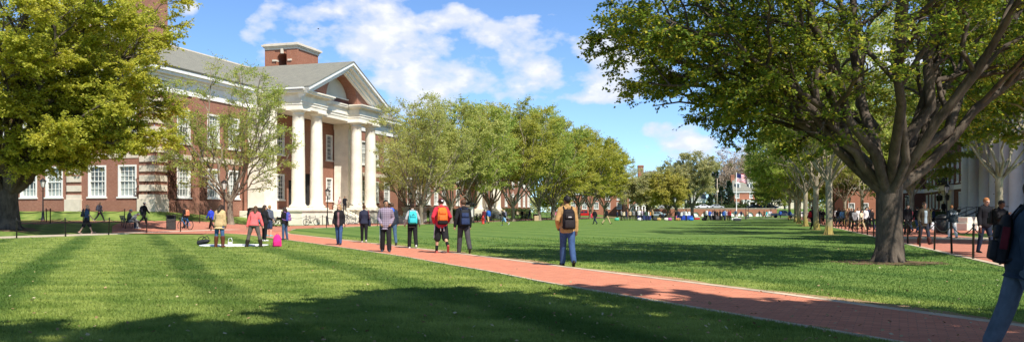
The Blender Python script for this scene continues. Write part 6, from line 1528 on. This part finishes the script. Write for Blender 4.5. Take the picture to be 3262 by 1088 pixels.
def boulder(label, px, d, r):
    x, y, z = atd(px, d); q = random.Random(px); mb = MB(); mb.ball((0, 0, r*.5), r, 14, 9, sc=(1.1, .8, .85)); mb.v = [tuple(c*(1+q.uniform(-.08, .08)) for c in p) for p in mb.v]
    o = mb.obj('boulder', mat('boulder', (.42, .34, .26), .9, .25, 3, .2, 0, .5, 8), None, (x, y, z)); tag(o, label, 'boulder')
boulder('pale rounded boulder behind the checked shirt, by the second hall corner', 1276, 97, .75); boulder('smaller boulder to the left behind the teal backpack', 1262, 99, .5)
for px, lab in ((1292, 'stone urn left of the teal backpack'), (1326, 'stone urn just right of the teal backpack'), (1352, 'stone urn on the hedge line left of the red hoodie'), (1376, 'stone urn nearest the red hoodie')):
    x, y, z = atd(px, 112); t = thing('stone_urn', lab, 'urn', (x, y, z), 0, 'stone urns before the second hall')
    mb = MB(); mb.lathe([(.12, 1.35), (.16, 1.4), (.42, 1.6), (.55, 1.95), (.62, 2.0), (.60, 2.05)], 14); mb.obj('bowl', m_stone, t); mb = MB(); mb.bev(-.3, .3, -.3, .3, 0, 1.35, .03); mb.obj('pedestal', m_stone, t)
# ---------------------------------------------------------------- things on the near lawn
x, y, z = at(735, 783.5); mb = MB(); q = random.Random(2); n = 30
ring = [(3.0*math.cos(2*PI*i/n)*(1+q.uniform(-.06, .06)) , .85*math.sin(2*PI*i/n)*(1+q.uniform(-.08, .08)), .03+q.uniform(0, .03)) for i in range(n)]
ring = [(max(-1.3, min(1.35, p[0]*.5))*1.0, p[1], p[2]) for p in ring]
inn = [(p[0]*.55, p[1]*.55, .045+q.uniform(0, .025)) for p in ring]
mb.add(ring+inn+[(0, 0, .05)]+[(p[0], p[1], .012) for p in ring], [(i, (i+1) % n, n+(i+1) % n, n+i) for i in range(n)]+[(n+i, n+(i+1) % n, 2*n) for i in range(n)]+[(2*n+1+i, 2*n+1+(i+1) % n, (i+1) % n, i) for i in range(n)], 0, True)
o = mb.obj('blanket', cloth((.80, .80, .82)), None, (x, y+.35, z)); tag(o, 'white blanket spread on the lawn under the boots', 'blanket')
def loose_pack(label, px, py, col, rz, lying=False, h=.46):
    x, y, z = at(px, py); t = thing('backpack', label, 'backpack', (x, y, z+(.14 if lying else h*.5-.01)), rz, 'bags left on the lawn'); t.rotation_euler = Euler((R_(78) if lying else R_(-6), 0, rz), 'XYZ')
    mb = MB(); loft(mb, [((0, 0, k*h), (.17*a, 0, 0), (0, .10*b_, 0)) for k, a, b_ in ((-.5, .9, .9), (-.42, 1.05, 1.1), (-.1, 1.0, 1.1), (.25, .85, .85), (.42, .6, .6), (.5, .25, .3))], 20); link('bag', setmat(remesh(mb, .014, 1), cloth(col, .7)), t)
    mb = MB(); mb.bev(-.13, .13, -.155, -.07, -h*.46, -h*.04, .03, 0, True); mb.obj('pocket', cloth(tuple(c*.85 for c in col), .7), t)
    mb = MB(); mb.tube([(-.05, .02, h*.46), (-.03, 0, h*.58), (.03, 0, h*.58), (.05, .02, h*.46)], .011, 6); mb.obj('handle', cloth(tuple(c*.7 for c in col)), t)
    for e in (-1, 1): mb = MB(); mb.tube([(e*.09, .08, h*.4), (e*.13, .22, h*.2), (e*.14, .2, -h*.2), (e*.12, .09, -h*.42)], .016, 6); mb.obj('strap', cloth(tuple(c*.7 for c in col)), t)
    return t
loose_pack('vivid pink backpack standing upright on the lawn by the blanket', 883, 785, (.80, .03, .22), R_(10), False, .50)
loose_pack('black and grey backpack lying on the lawn at the left end of the blanket', 650, 780, (.035, .035, .04), R_(70), True, .52)
x, y, z = at(733, 783); t = thing('paper_bag', 'small white bag with looped handle on the blanket', 'bag', (x, y, z+.05), .3); mb = MB(); mb.bev(-.09, .09, -.06, .06, 0, .12, .02); mb.obj('bag', cloth((.7, .68, .62)), t); mb = MB(); mb.tube([(-.08, 0, .1), (-.05, 0, .26), (.05, 0, .28), (.1, 0, .12)], .012, 6); mb.obj('handle', cloth((.75, .74, .7)), t)
# ---------------------------------------------------------------- the far wall, terrace, flag and vehicles
WD = 258.0; xa, xb = (2085-CX)/F*WD, (2475-CX)/F*WD
t = thing('brick_wall', 'long low brick wall with white half round niches at the far end', 'wall', ((xa+xb)/2, WD, 0), 0); cx0 = (xa+xb)/2
mb = MB(); cent = [(p-CX)/F*WD-cx0 for p in np.arange(2188, 2470, 28.8)]; r = 1.05; zs = .12; edges = [xa-cx0]
for c in cent: edges += [c-r, c+r]
edges.append(xb-cx0); H_ = 2.35
for a, b in zip(edges[0::2], edges[1::2]): mb.box(a, b, 0, .5, -.3, H_)
for c in cent:
    k = 12; arc_ = [(c+r*math.cos(PI*i/k), zs+r*1.15*math.sin(PI*i/k)) for i in range(k+1)]
    for i in range(k):
        (a, za), (b, zb_) = arc_[i], arc_[i+1]; mb.add([(a, 0, za), (b, 0, zb_), (b, 0, H_), (a, 0, H_)], [(0, 1, 2, 3)]); mb.add([(a, 0, za), (b, 0, zb_), (b, .35, zb_), (a, .35, za)], [(0, 1, 2, 3)])
mb.obj('wall', m_brick2, t)
for c in cent: mb = MB(); mb.box(c-r-.1, c+r+.1, .3, .34, -.3, 1.6); mb.obj('niche_panel', m_white, t)
mb = MB(); mb.box(xa-cx0-.1, xb-cx0+.1, -.1, .6, H_, H_+.14); mb.obj('coping', m_stone, t)
mb = MB(); mb.box(xa, 160, WD+.62, 460, -1, 2.3); o = mb.obj('terrace', m_lawn); o['kind'] = 'structure'
mb = MB(); mb.box(xa+1, 150, WD+2.5, WD+9, 2.3, 2.32); o = mb.obj('terrace_road', m_asph); o['kind'] = 'structure'
x = (2346-CX)/F*196; t = thing('flagpole', 'tall white flagpole on the far lawn', 'flagpole', (x, 196, 0)); mb = MB(); mb.lathe([(.3, 0), (.3, .2), (.10, .3), (.09, 4), (.05, 10.6)], 10); mb.obj('pole', m_white, t); mb = MB(); mb.ball((0, 0, 10.7), .12); mb.obj('finial', mat('gilt', (.6, .4, .1), .3, .1, 4, .5, .9), t)
# flag: striped cloth, hanging in folds
t = thing('flag', 'red, white and blue striped flag waving from the far flagpole', 'flag', (x+.08, 196, 8.5), -.25); NXF, NYF = 26, 14; mb = MB(); ms = [mat('flag_red', (.55, .02, .05), .8), mat('flag_white', (.8, .8, .82), .8), mat('flag_blue', (.02, .025, .12), .8)]
def fp(i, j): s_ = i/NXF; return (2.3*s_, .22*math.sin(s_*9+j*.15)*s_, 1.9*(j/13)-.9*s_*s_-.15*math.sin(s_*6))
for j in range(13):
    for i in range(NXF):
        m_ = 2 if (j >= 6 and i < NXF*.42) else (0 if j % 2 == 0 else 1)
        mb.add([fp(i, j), fp(i+1, j), fp(i+1, j+1), fp(i, j+1)], [(0, 1, 2, 3)], m_, True)
mb.obj('cloth', ms, t)
t = thing('round_sign', 'white round sign with blue emblem on a stand beside the flagpole', 'sign', ((2343-CX)/F*172, 172, 0), 0); mb = MB()
for e in (-.25, .25): mb.tube([(e, .1, 0), (e*.6, 0, 1.0)], .04, 6)
mb.obj('stand', m_stone, t); mb = MB(); mb.lathe([(.42, -.02), (.42, .02)], 24); mb.xf(lambda p: (p[0], p[2], p[1]+1.2)); mb.obj('disc', m_white, t)
mb = MB(); mb.lathe([(.13, -.03), (.13, .03)], 16, sy=1.9); mb.xf(lambda p: (p[0], p[2]-.005, p[1]+1.2)); mb.obj('emblem', mat('sign_blue', (.03, .16, .45), .6), t)
t = thing('utility_pole', 'bare wooden utility pole above the far wall', 'pole', ((2284-CX)/F*272, 272, 2.3)); mb = MB(); mb.tube([(0, 0, -.2), (.1, 0, 9.8)], [.19, .13], 8); mb.obj('pole', mat('weathered_wood', (.42, .35, .26), .9, .2, 2), t); mb = MB(); mb.bev(-.2, .5, -.2, .2, 5.4, 6.1, .05); mb.obj('transformer_box', m_stone, t)
def vehicle(label, px, d, z, rz, L, Wd, prof, col, glassz, cab, wheels, bed=None, cat='car', name='parked_car'):
    """prof: side outline (x along the car, z); glass as dark panels proud of the cab"""
    x = (px-CX)/F*d; t = thing(name, label, cat, (x, d, z), rz)
    bm = bmesh.new(); n = len(prof)
    a = [bm.verts.new((p[0], -Wd/2*p[2], p[1])) for p in prof]; b = [bm.verts.new((p[0], Wd/2*p[2], p[1])) for p in prof]
    bm.faces.new(a); bm.faces.new(b[::-1])
    for i in range(n): bm.faces.new((a[i], b[i], b[(i+1) % n], a[(i+1) % n]))
    bmesh.ops.recalc_face_normals(bm, faces=bm.faces); bmesh.ops.bevel(bm, geom=[e for e in bm.edges if abs(e.verts[0].co.y-e.verts[1].co.y) < .4], offset=.05, segments=2, affect='EDGES')
    me = bpy.data.meshes.new('car_body'); bm.to_mesh(me); bm.free(); me.materials.append(mat('car_paint', col, .3, .05, 1, .5)); link('body', me, t)
    for q in glassz:
        for sdy in (-1, 1):
            mb = MB(); v = [(p[0], sdy*(Wd/2*p[2]+.012), p[1]) for p in q]; mb.add(v, [tuple(range(len(v)))]); mb.obj('side_window', m_paned, t)
    for (x0, z0, x1, z1, ww) in cab: mb = MB(); mb.add([(x0, -ww, z0), (x0, ww, z0), (x1, ww*.92, z1), (x1, -ww*.92, z1)], [(0, 1, 2, 3)]); mb.obj('windscreen', m_paned, t)
    for wx in wheels:
        for sdy in (-1, 1):
            mb = MB(); mb.lathe([(.2, -.1), (.34, -.11), (.36, -.06), (.36, .06), (.34, .11), (.2, .1)], 18); mb.xf(lambda p: (p[0]+wx, p[2]+sdy*(Wd/2-.1), p[1]+.36)); o = mb.obj('wheel', m_tyre, t)
            mb = MB(); mb.lathe([(.2, -.02), (.05, .02)], 12); mb.xf(lambda p: (p[0]+wx, sdy*(p[2]+Wd/2-.0), p[1]+.36)); mb.obj('rim', m_rim, o)
    for e in (-1, 1):
        mb = MB(); k = max(prof, key=lambda p: p[0])[0]; mb.bev(k-.06, k+.02, e*Wd*.36-.14, e*Wd*.36+.14, .68, .85, .02); mb.obj('headlight', m_glass, t)
    return t
PICK = [(-2.65, .42, 1), (2.6, .42, 1), (2.65, .75, .98), (2.5, .98, .97), (1.25, 1.05, .98), (.72, 1.62, .86), (.35, 1.72, .84), (-.75, 1.72, .84), (-.95, 1.08, .98), (-2.62, 1.06, 1), (-2.68, .7, 1)]
PG = [[(1.05, 1.10, .985), (.62, 1.60, .87), (.12, 1.64, .865), (.12, 1.10, .985)], [(.02, 1.10, .985), (.02, 1.64, .865), (-.72, 1.64, .865), (-.85, 1.10, .985)]]
vehicle('silver pickup truck parked beyond the far lawn on the right', 2494, 197, .03, R_(-12), 5.3, 1.9, PICK, (.42, .42, .43), PG, [(1.2, 1.1, .74, 1.62, .8)], (-1.65, 1.7), cat='pickup truck', name='pickup_truck')
vehicle('red pickup truck half hidden by tree trunks left of the far crowd', 1862, 208, .03, R_(170), 5.3, 1.9, PICK, (.50, .02, .02), PG, [(1.2, 1.1, .74, 1.62, .8)], (-1.65, 1.7), cat='pickup truck', name='pickup_truck')
SED = [(-2.2, .35, 1), (2.2, .35, 1), (2.25, .62, .97), (1.9, .82, .95), (1.1, .92, .95), (.45, 1.38, .78), (-.75, 1.42, .78), (-1.5, .98, .93), (-2.2, .92, .96)]
SG = [[(.95, .95, .96), (.40, 1.33, .80), (-.15, 1.36, .795), (-.15, .95, .96)], [(-.22, .95, .96), (-.22, 1.36, .795), (-.72, 1.36, .795), (-1.3, .97, .95)]]
for px, lab, col, rz in ((2238, 'white car on the road above the far wall', (.75, .75, .76), 180), (2282, 'small pale grey car above the far wall by the utility pole', (.4, .42, .42), 0), (2402, 'black car above the far wall before the white porch', (.015, .015, .016), 180), (2455, 'blue car above the far wall at right', (.02, .05, .22), 0), (2440, 'silver car behind the blue one above the far wall', (.4, .42, .45), 0), (2120, 'grey car glimpsed above the far wall at left', (.3, .31, .32), 0)):
    vehicle(lab, px, 264 if px != 2440 else 266.5, 2.33, R_(rz), 4.4, 1.75, SED, col, SG, [(1.0, .95, .47, 1.36, .72), (-1.4, 1.0, -.8, 1.4, .7)], (-1.35, 1.4))
vehicle('pale blue car parked left behind the far crowd', 2092, 212, .03, R_(155), 4.4, 1.75, SED, (.32, .42, .46), SG, [(1.0, .95, .47, 1.36, .72), (-1.4, 1.0, -.8, 1.4, .7)], (-1.35, 1.4))
vehicle('white car glimpsed between the trunks of the right row', 2562, 172, .03, R_(5), 4.4, 1.75, SED, (.7, .7, .7), SG, [(1.0, .95, .47, 1.36, .72), (-1.4, 1.0, -.8, 1.4, .7)], (-1.35, 1.4))
# right hall handrails and stone blocks
for i, u in enumerate(np.linspace(c0+1, c1, 5)):
    mb = MB(); a, b = (u, PR+2.9, 1.0), (u, PR+1.0, 1.85)
    mb.tube([a, b, (u, PR+.4, 1.85)], .03, 6); mb.tube([(u, PR+2.9, .5), (u, PR+1.0, 1.4)], .022, 6)
    for t_ in (0, .5, 1): p_ = Vector(a).lerp(Vector(b), t_); mb.tube([(p_.x, p_.y, p_.z-.98), tuple(p_)], .026, 6)
    B3.part('handrail', mb, m_black)
x, y, z = atd(3090, 64); mb = MB(); mb.bev(-.9, .9, -.6, .6, 0, .55, .04); mb.bev(-.7, .7, -.45, .45, .56, 1.0, .04); o = mb.obj('stone_block', m_cream, None, (x, y, z), .3); tag(o, 'pale stepped stone block at the foot of the right hall steps', 'stone block')
# bird
mb = MB(); mb.ball((0, 0, 0), .09, 10, 6, sc=(2.2, .8, .8))
for e in (-1, 1): mb.add([(.1, 0, .02), (-.1, 0, .02), (-.16, e*.28, .16), (-.02, e*.5, .10), (.10, e*.26, .15)], [(0, 1, 2, 3, 4)])
mb.add([(-.15, 0, .01), (-.34, .07, .0), (-.34, -.07, 0)], [(0, 1, 2)]); d = 210; o = mb.obj('bird', mat('bird', (.02, .02, .022), .8), None, ((1014-CX)/F*d, d, 1.4+(674-93)/F*d), .8); tag(o, 'dark bird gliding against the clouds above the hall roof', 'bird')
# wooded skyline far beyond, its haze put into the pale leaf colour
rg = np.random.default_rng(8); n = 46000; xx = rg.uniform(-260, 330, n); base = 13+3.5*np.sin(xx*.05)+2.2*np.sin(xx*.17+1)+1.5*np.sin(xx*.41); zz_ = base*rg.random(n)**.7*(.75+.25*np.sin(xx*.9))
C = np.stack([xx, 430+rg.uniform(0, 26, n), np.maximum(.2, zz_)], 1); D = rg.normal(0, 1, (n, 3)); D /= np.linalg.norm(D, axis=1)[:, None]; S_ = np.cross(D, rg.normal(0, 1, (n, 3))); S_ /= np.linalg.norm(S_, axis=1)[:, None]
L = rg.uniform(.7, 1.6, n)[:, None]; V = np.stack([C, C+D*L*.5+S_*L*.4, C+D*L, C+D*L*.5-S_*L*.4], 1).reshape(-1, 3)
o = link('far_woods', npmesh('far_woods', V, np.arange(n*4).reshape(-1, 4), LEAF['farhaze'])); tag(o, 'hazy green wooded skyline far beyond the buildings', 'woods', None, 'stuff')
# ---------------------------------------------------------------- distant people: one mesh each, recoloured copies
def lod(pose, H, fem, hair, hem, g, botk='trousers', vox=.026):
    J = skeleton(H, pose, fem); parts = [(body_mesh(J, fem, vox, False), 0), (top_mesh(J, fem, vox, hem, g), 2), (bottom_mesh(J, fem, vox, botk), 3), (hair_mesh(J, hair, .018), 1)]
    for k in 'LR': parts.append((remesh(shoe_mb(J, k), .016, 1), 4))
    bm = bmesh.new()
    for me, i in parts:
        n = len(bm.faces); bm.from_mesh(me); bm.faces.ensure_lookup_table()
        for f in bm.faces[n:]: f.material_index = i; f.smooth = True
        bpy.data.meshes.remove(me)
    out = bpy.data.meshes.new('person'); bm.to_mesh(out); bm.free()
    for i in range(5): out.materials.append(SKIN['light'])
    return out
LOD = [lod(STAND, 1.76, False, 'short', -.13, .032), lod(STAND, 1.66, True, 'long', -.12, .03), lod(WALK, 1.77, False, 'short', -.13, .032), lod(WALK2, 1.67, True, 'long', -.12, .03), lod(CHAT, 1.74, False, 'crop', -.13, .034),
       lod(RUN, 1.76, False, 'short', -.1, .03, 'shorts'), lod(SIT, 1.72, False, 'short', -.1, .03), lod(dict(WALK, LL=(-26, 2, 10), RL=(30, 2, 4)), 1.78, False, 'short', -.12, .03)]
CN = {'black': (.014, .013, .015), 'navy': (.022, .028, .06), 'white': (.72, .72, .72), 'grey': (.22, .22, .23), 'cream': (.62, .52, .36), 'tan': (.45, .33, .19), 'maroon': (.12, .02, .03), 'blue': (.03, .10, .42), 'red': (.45, .03, .03), 'pink': (.65, .16, .30), 'green': (.05, .10, .06),
      'teal': (.03, .40, .45), 'sky blue': (.22, .38, .58), 'brown': (.12, .07, .045), 'orange': (.70, .28, .08), 'olive': (.10, .09, .05), 'jeans': (.05, .09, .17), 'khaki': (.50, .38, .22), 'yellow': (.62, .50, .16), 'purple': (.14, .09, .20), 'lilac': (.45, .36, .46)}
rgc = random.Random(12)
def figure(px, py, top, bot, k, rz, place, skin=None, hair=None, d=None, z=None, sc=None, group=None, label=None, shoe='black'):
    if d is None: x, y, z0 = at(px, py)
    else: x, y, z0 = atd(px, d)
    o = link('person', LOD[k], None, (x, y, z0 if z is None else z), R_(rz)); s_ = sc or rgc.uniform(.95, 1.04); o.scale = (s_, s_, s_)
    for i, m in enumerate((SKIN[skin or rgc.choice(('fair', 'light', 'light', 'tan', 'brown'))], HAIR[hair or rgc.choice(('black', 'dark', 'brown', 'brown', 'blond', 'dark'))], cloth(CN[top]), cloth(CN[bot]), cloth(CN[shoe]))):
        o.material_slots[i].link = 'OBJECT'; o.material_slots[i].material = m
    lb = label or 'person in %s top and %s %s, %s' % (top, bot if bot != 'jeans' else 'blue', 'jeans' if bot == 'jeans' else ('shorts' if k == 5 else 'trousers'), place)
    if len(lb.split()) > 16: lb = lb.replace(' trousers', '').replace('person in', 'person,', 1)
    if len(lb.split()) > 16: lb = lb.replace('sky blue', 'azure').replace(' top and ', ' with ').replace(' tops', '')
    tag(o, lb, 'person', group); return o
cr = [(1966, 'navy', 'black'), (1979, 'grey', 'black'), (1987, 'cream', 'black'), (1996, 'navy', 'navy'), (2007, 'tan', 'black'), (2018, 'grey', 'olive'), (2027, 'black', 'black'), (2033, 'white', 'black'), (2039, 'white', 'navy'), (2045, 'lilac', 'navy'), (2051, 'black', 'jeans'), (2059, 'green', 'navy'),
      (2066, 'white', 'navy'), (2072, 'orange', 'blue'), (2079, 'tan', 'black'), (2153, 'black', 'pink'), (2162, 'navy', 'navy'), (2170, 'white', 'navy'), (2178, 'grey', 'blue'), (2186, 'white', 'navy'), (2195, 'white', 'navy'), (2245, 'brown', 'black'), (2251, 'white', 'black'), (2261, 'blue', 'black'),
      (2271, 'lilac', 'black'), (2277, 'black', 'black'), (2286, 'black', 'maroon'), (2294, 'black', 'black'), (2304, 'blue', 'black'), (2309, 'sky blue', 'jeans'), (2315, 'lilac', 'brown'), (2321, 'maroon', 'black'), (2327, 'red', 'black')]
spot = lambda i: ('at the left end of the far crowd' if i == 0 else 'at the right end of the far crowd' if i == len(cr)-1 else 'far crowd, between %s and %s tops' % (cr[i-1][1], cr[i+1][1]))
for i, (px, a, b) in enumerate(cr): figure(px, 701.2+rgc.uniform(-.7, 1.2), a, b, rgc.choice((0, 1, 4, 0, 1)), rgc.uniform(0, 360), spot(i), group='crowd on the far lawn')
for i, (px, a, w_) in enumerate(((2104, 'black', 'left one of the seated dark group'), (2112, 'navy', 'second of the seated dark group'), (2120, 'black', 'third of the seated group, nearest the pale bag'), (2128, 'olive', 'right one of the seated dark group'))):
    o = figure(px, 700.6, a, 'black', 6, 150+i*40, w_, z=-.02, sc=.92, group='crowd on the far lawn', label='person in %s sitting in the far crowd, %s' % (a, w_))
    t = thing('folding_stool', 'low folding stool under the %s' % w_, 'stool', (o.location.x, o.location.y, 0), 0, 'stools in the far crowd'); mb = MB(); mb.bev(-.2, .2, -.2, .2, .38, .42, .01); mb.obj('seat', m_iron, t)
    for e in (-1, 1):
        for f in (-1, 1): mb = MB(); mb.tube([(e*.18, f*.18, 0), (-e*.18, f*.18, .4)], .014, 5); mb.obj('leg', m_iron, t)
for px, py, a, b, k, rz, w_ in ((2361, 694.5, 'purple', 'khaki', 1, 170, 'right of the flagpole and round sign'), (2381, 694, 'tan', 'green', 0, 200, 'at the foot of the right pair of far lamps'), (2419, 691, 'black', 'black', 0, 20, 'standing by the dark part of the far wall'), (2435, 694, 'brown', 'black', 2, 100, 'left of the one in teal near the pickup'), (2442, 694.5, 'teal', 'jeans', 3, 190, 'in front of the far wall near the silver pickup'),
      (2450, 692, 'white', 'black', 0, 160, 'right of the one in teal near the pickup'), (2456, 692, 'lilac', 'black', 1, 190, 'just left of the silver pickup tail'), (2486, 695, 'blue', 'black', 2, 180, 'in front of the silver pickup'), (2516, 701, 'blue', 'black', 2, 210, 'by the trunks right of the silver pickup')):
    figure(px, py, a, b, k, rz, w_, group='people on the far lawn')
for px, py, a, b, k, rz, w_, kw in ((1542, 710, 'maroon', 'jeans', 0, 15, 'right behind the hydrant', {}), (1556, 710.5, 'blue', 'khaki', 2, 20, 'walking right of the hydrant', {}), (1607, 717.5, 'black', 'sky blue', 5, 62, 'running across the far lawn', dict(shoe='white')), (1638, 697, 'black', 'black', 0, 10, 'left of the pale topped one by the leaning trunk', {}), (1649, 696.5, 'cream', 'black', 1, 0, 'between two in black by the leaning trunk', {}),
      (1663, 697.5, 'black', 'black', 2, 20, 'on the left walk right of the leaning trunk', {}), (1687, 699, 'navy', 'jeans', 2, -40, 'bending by the sand coloured bin', {}), (1757, 700, 'black', 'black', 0, 100, 'left of the one in pink by the far rack', {}), (1773, 700, 'pink', 'black', 3, 170, 'beside the left elbow of the tan jacket', {}), (1895, 714, 'black', 'navy', 2, 40, 'alone on the far lawn with a red pack by the trunk', {}),
      (1932, 714, 'black', 'khaki', 7, -75, 'striding wide across the far lawn', {}), (2588, 731, 'black', 'black', 2, 15, 'close beside the second mossy trunk', {}), (1564, None, 'black', 'black', 2, 200, 'climbing the small white porch steps', dict(d=153, z=1.5))):
    figure(px, py, a, b, k, rz, w_, group='people along the left walk' if px < 1900 else None, **kw)
def mini_pack(label, px, d, col, z=1.22, rz=0, off=.0):
    x = (px-CX)/F*d; t = thing('backpack', label, 'backpack', (x, d, z), R_(rz)); mb = MB(); loft(mb, [((0, 0, k*.46), (.15*a, 0, 0), (0, .08*a, 0)) for k, a in ((-.5, .8), (-.4, 1), (.2, .95), (.45, .6), (.5, .3))], 14); link('bag', setmat(remesh(mb, .02, 1), cloth(col)), t); mb = MB(); mb.bev(-.11, .11, -.11, -.05, -.2, .0, .02); mb.obj('pocket', cloth(tuple(c*.8 for c in col)), t); return t
mini_pack('bright blue backpack on the walker in khaki trousers by the hydrant', 1557, 102.6, (.03, .16, .50), 1.2, 20); mini_pack('grey violet backpack on the runner in sky blue shorts', 1611, 86.6, (.14, .14, .20), 1.2, 62); mini_pack('red backpack of the walker close to the mossy trunk', 2580, 66.0, (.42, .02, .03), 1.2, 15); mini_pack('red bag held by the walker in black on the far lawn', 1884, 94.2, (.60, .05, .08), .95, 60)
rc = [(2609, 711, 'navy', 'jeans', 0), (2615, 710.5, 'grey', 'black', 1), (2622, 711, 'black', 'black', 2), (2649, 713, 'black', 'jeans', 1), (2656, 712, 'brown', 'black', 2), (2662, 713, 'white', 'black', 0), (2671, 718, 'black', 'jeans', 2), (2682, 719.5, 'sky blue', 'black', 3), (2697, 722, 'olive', 'black', 1), (2704, 727, 'brown', 'khaki', 2), (2713, 728, 'black', 'black', 0), (2722, 732, 'grey', 'black', 3), (2733, 730, 'white', 'khaki', 2), (2743, 734.5, 'cream', 'khaki', 3), (2757, 732, 'white', 'black', 2), (2776, 732, 'black', 'navy', 3), (2768, 726, 'navy', 'black', 0), (2640, 709, 'maroon', 'black', 2), (2691, 715, 'black', 'black', 0)]
rc.sort()
for i, (px, py, a, b, k) in enumerate(rc):
    w_ = 'leftmost on the right walk' if i == 0 else 'nearest the huge trunk on the right walk' if i == len(rc)-1 else 'right walk, between %s and %s tops' % (rc[i-1][2], rc[i+1][2])
    figure(px, py, a, b, k, rgc.uniform(165, 215), w_, group='people walking along the right walk')
for px, py, a, b, k, rz, w_, kw in ((2899, 738, 'maroon', 'jeans', 2, 10, 'walking away right of the huge trunk', {}), (2923, 741, 'black', 'jeans', 2, 0, 'walking away beside the maroon top', {}), (2891, 748, 'black', 'black', 0, 180, 'half hidden by the huge trunk', {}), (2957, 726, 'black', 'black', 0, 30, 'left of the yellow top before the dark hall', {}), (2969, 722, 'yellow', 'black', 1, 120, 'by the hedge of the dark hall', {}), (2974, 724, 'navy', 'black', 0, 60, 'right of the yellow top before the dark hall', {}), (3006, None, 'black', 'black', 0, 140, 'up by the lantern doorway of the dark hall', dict(d=100, z=.9)), (3160, 741, 'navy', 'jeans', 3, 170, 'far behind the bald person', {})):
    figure(px, py, a, b, k, rz, w_, group='people near the right hall', **kw)
# ---------------------------------------------------------------- what stands about in the far crowd
def cooler(label, px, py, body, lid, w=.75):
    x, y, z = at(px, py); t = thing('cool_box', label, 'cool box', (x, y, z), .2); mb = MB(); mb.bev(-w/2, w/2, -.22, .22, .02, .38, .03); mb.obj('box', mat('cool_box', body, .5), t); mb = MB(); mb.bev(-w/2-.02, w/2+.02, -.24, .24, .38, .47, .02); mb.obj('lid', mat('cool_box_lid', lid, .5), t)
    for e in (-1, 1): mb = MB(); mb.bev(e*(w/2+.03)-.03, e*(w/2+.03)+.03, -.1, .1, .26, .31, .01); mb.obj('handle', m_white, t)
cooler('red cool box with white lid on the far lawn', 2220, 699, (.42, .02, .025), (.75, .75, .75), 1.0); cooler('dark cool box with white rim at the right end of the crowd', 2348, 703, (.03, .035, .05), (.72, .72, .74), 1.15)
def table(label, px, py, w, col):
    x, y, z = at(px, py); t = thing('folding_table', label, 'table', (x, y, z)); mb = MB(); mb.bev(-w/2, w/2, -.38, .38, .71, .75, .01); mb.obj('table_top', m_white, t)
    for a in (-1, 1):
        for b in (-1, 1): mb = MB(); mb.tube([(a*(w/2-.1), b*.32, 0), (a*(w/2-.1), b*.32, .71)], .02, 6); mb.obj('leg', m_iron, t)
    mb = MB(); n = 40; top = []; bot = []
    per = [(-w/2+w*i/14, -.4) for i in range(15)]+[(w/2, -.4+.8*i/6) for i in range(1, 7)]+[(w/2-w*i/14, .4) for i in range(1, 15)]+[(-w/2, .4-.8*i/6) for i in range(1, 6)]
    k = len(per); mb.add([(p[0], p[1], .765) for p in per]+[(p[0]*(1.03+.012*math.sin(i*2.1)), p[1]*(1.06+.03*math.sin(i*2.1)), .06) for i, p in enumerate(per)]+[(0, 0, .766)], [(i, (i+1) % k, k+(i+1) % k, k+i) for i in range(k)]+[((i+1) % k, i, 2*k) for i in range(k)], 0, True)
    o = mb.obj('tablecloth', cloth(col), None, (x, y, z)); tag(o, 'cloth draped over the '+label.split(' under ')[0], 'tablecloth')
table('long folding table under royal blue cloth in the far crowd', 2180, 700.8, 2.6, (.02, .05, .30)); table('second folding table under dark navy cloth left in the far crowd', 2050, 700.8, 2.2, (.02, .025, .09)); table('short folding table under charcoal cloth right in the far crowd', 2280, 701.2, 1.8, (.03, .03, .035))
def sack(label, px, py, col, r=.28, name='bag'):
    x, y, z = at(px, py); q = random.Random(px); mb = MB(); mb.ball((0, 0, r*.6), r, 12, 8, sc=(1.2, .8, .8)); mb.ball((r*.5, 0, r*1.0), r*.5, 10, 6); mb.v = [(p[0]*(1+q.uniform(-.06, .06)), p[1], max(.01, p[2])) for p in mb.v]
    o = link(name, setmat(remesh(mb, .03, 1), cloth(col)), None, (x, y, z)); tag(o, label, 'bag')
for px, lab, col in ((1965, 'green and white bag at the left end of the far crowd', (.10, .45, .30)), (2038, 'white plastic bag in the left of the far crowd', (.75, .75, .75)), (2088, 'dark grey bag beside the seated group', (.05, .05, .055)), (2098, 'tan bag beside the seated group', (.45, .30, .12)), (2122, 'pale folded bag before the seated group', (.65, .60, .52)), (2133, 'magenta bag right of the seated group', (.38, .10, .28)), (2160, 'orange tan bag by the pink trousers', (.70, .38, .12)), (2243, 'black and white bag by the middle of the far crowd', (.03, .03, .035)), (2337, 'white crumpled bag beside the dark cool box', (.78, .78, .78)), (2202, 'bright blue sack at the end of the blue table', (.02, .18, .65))):
    sack(lab, px, 702, col, .34)
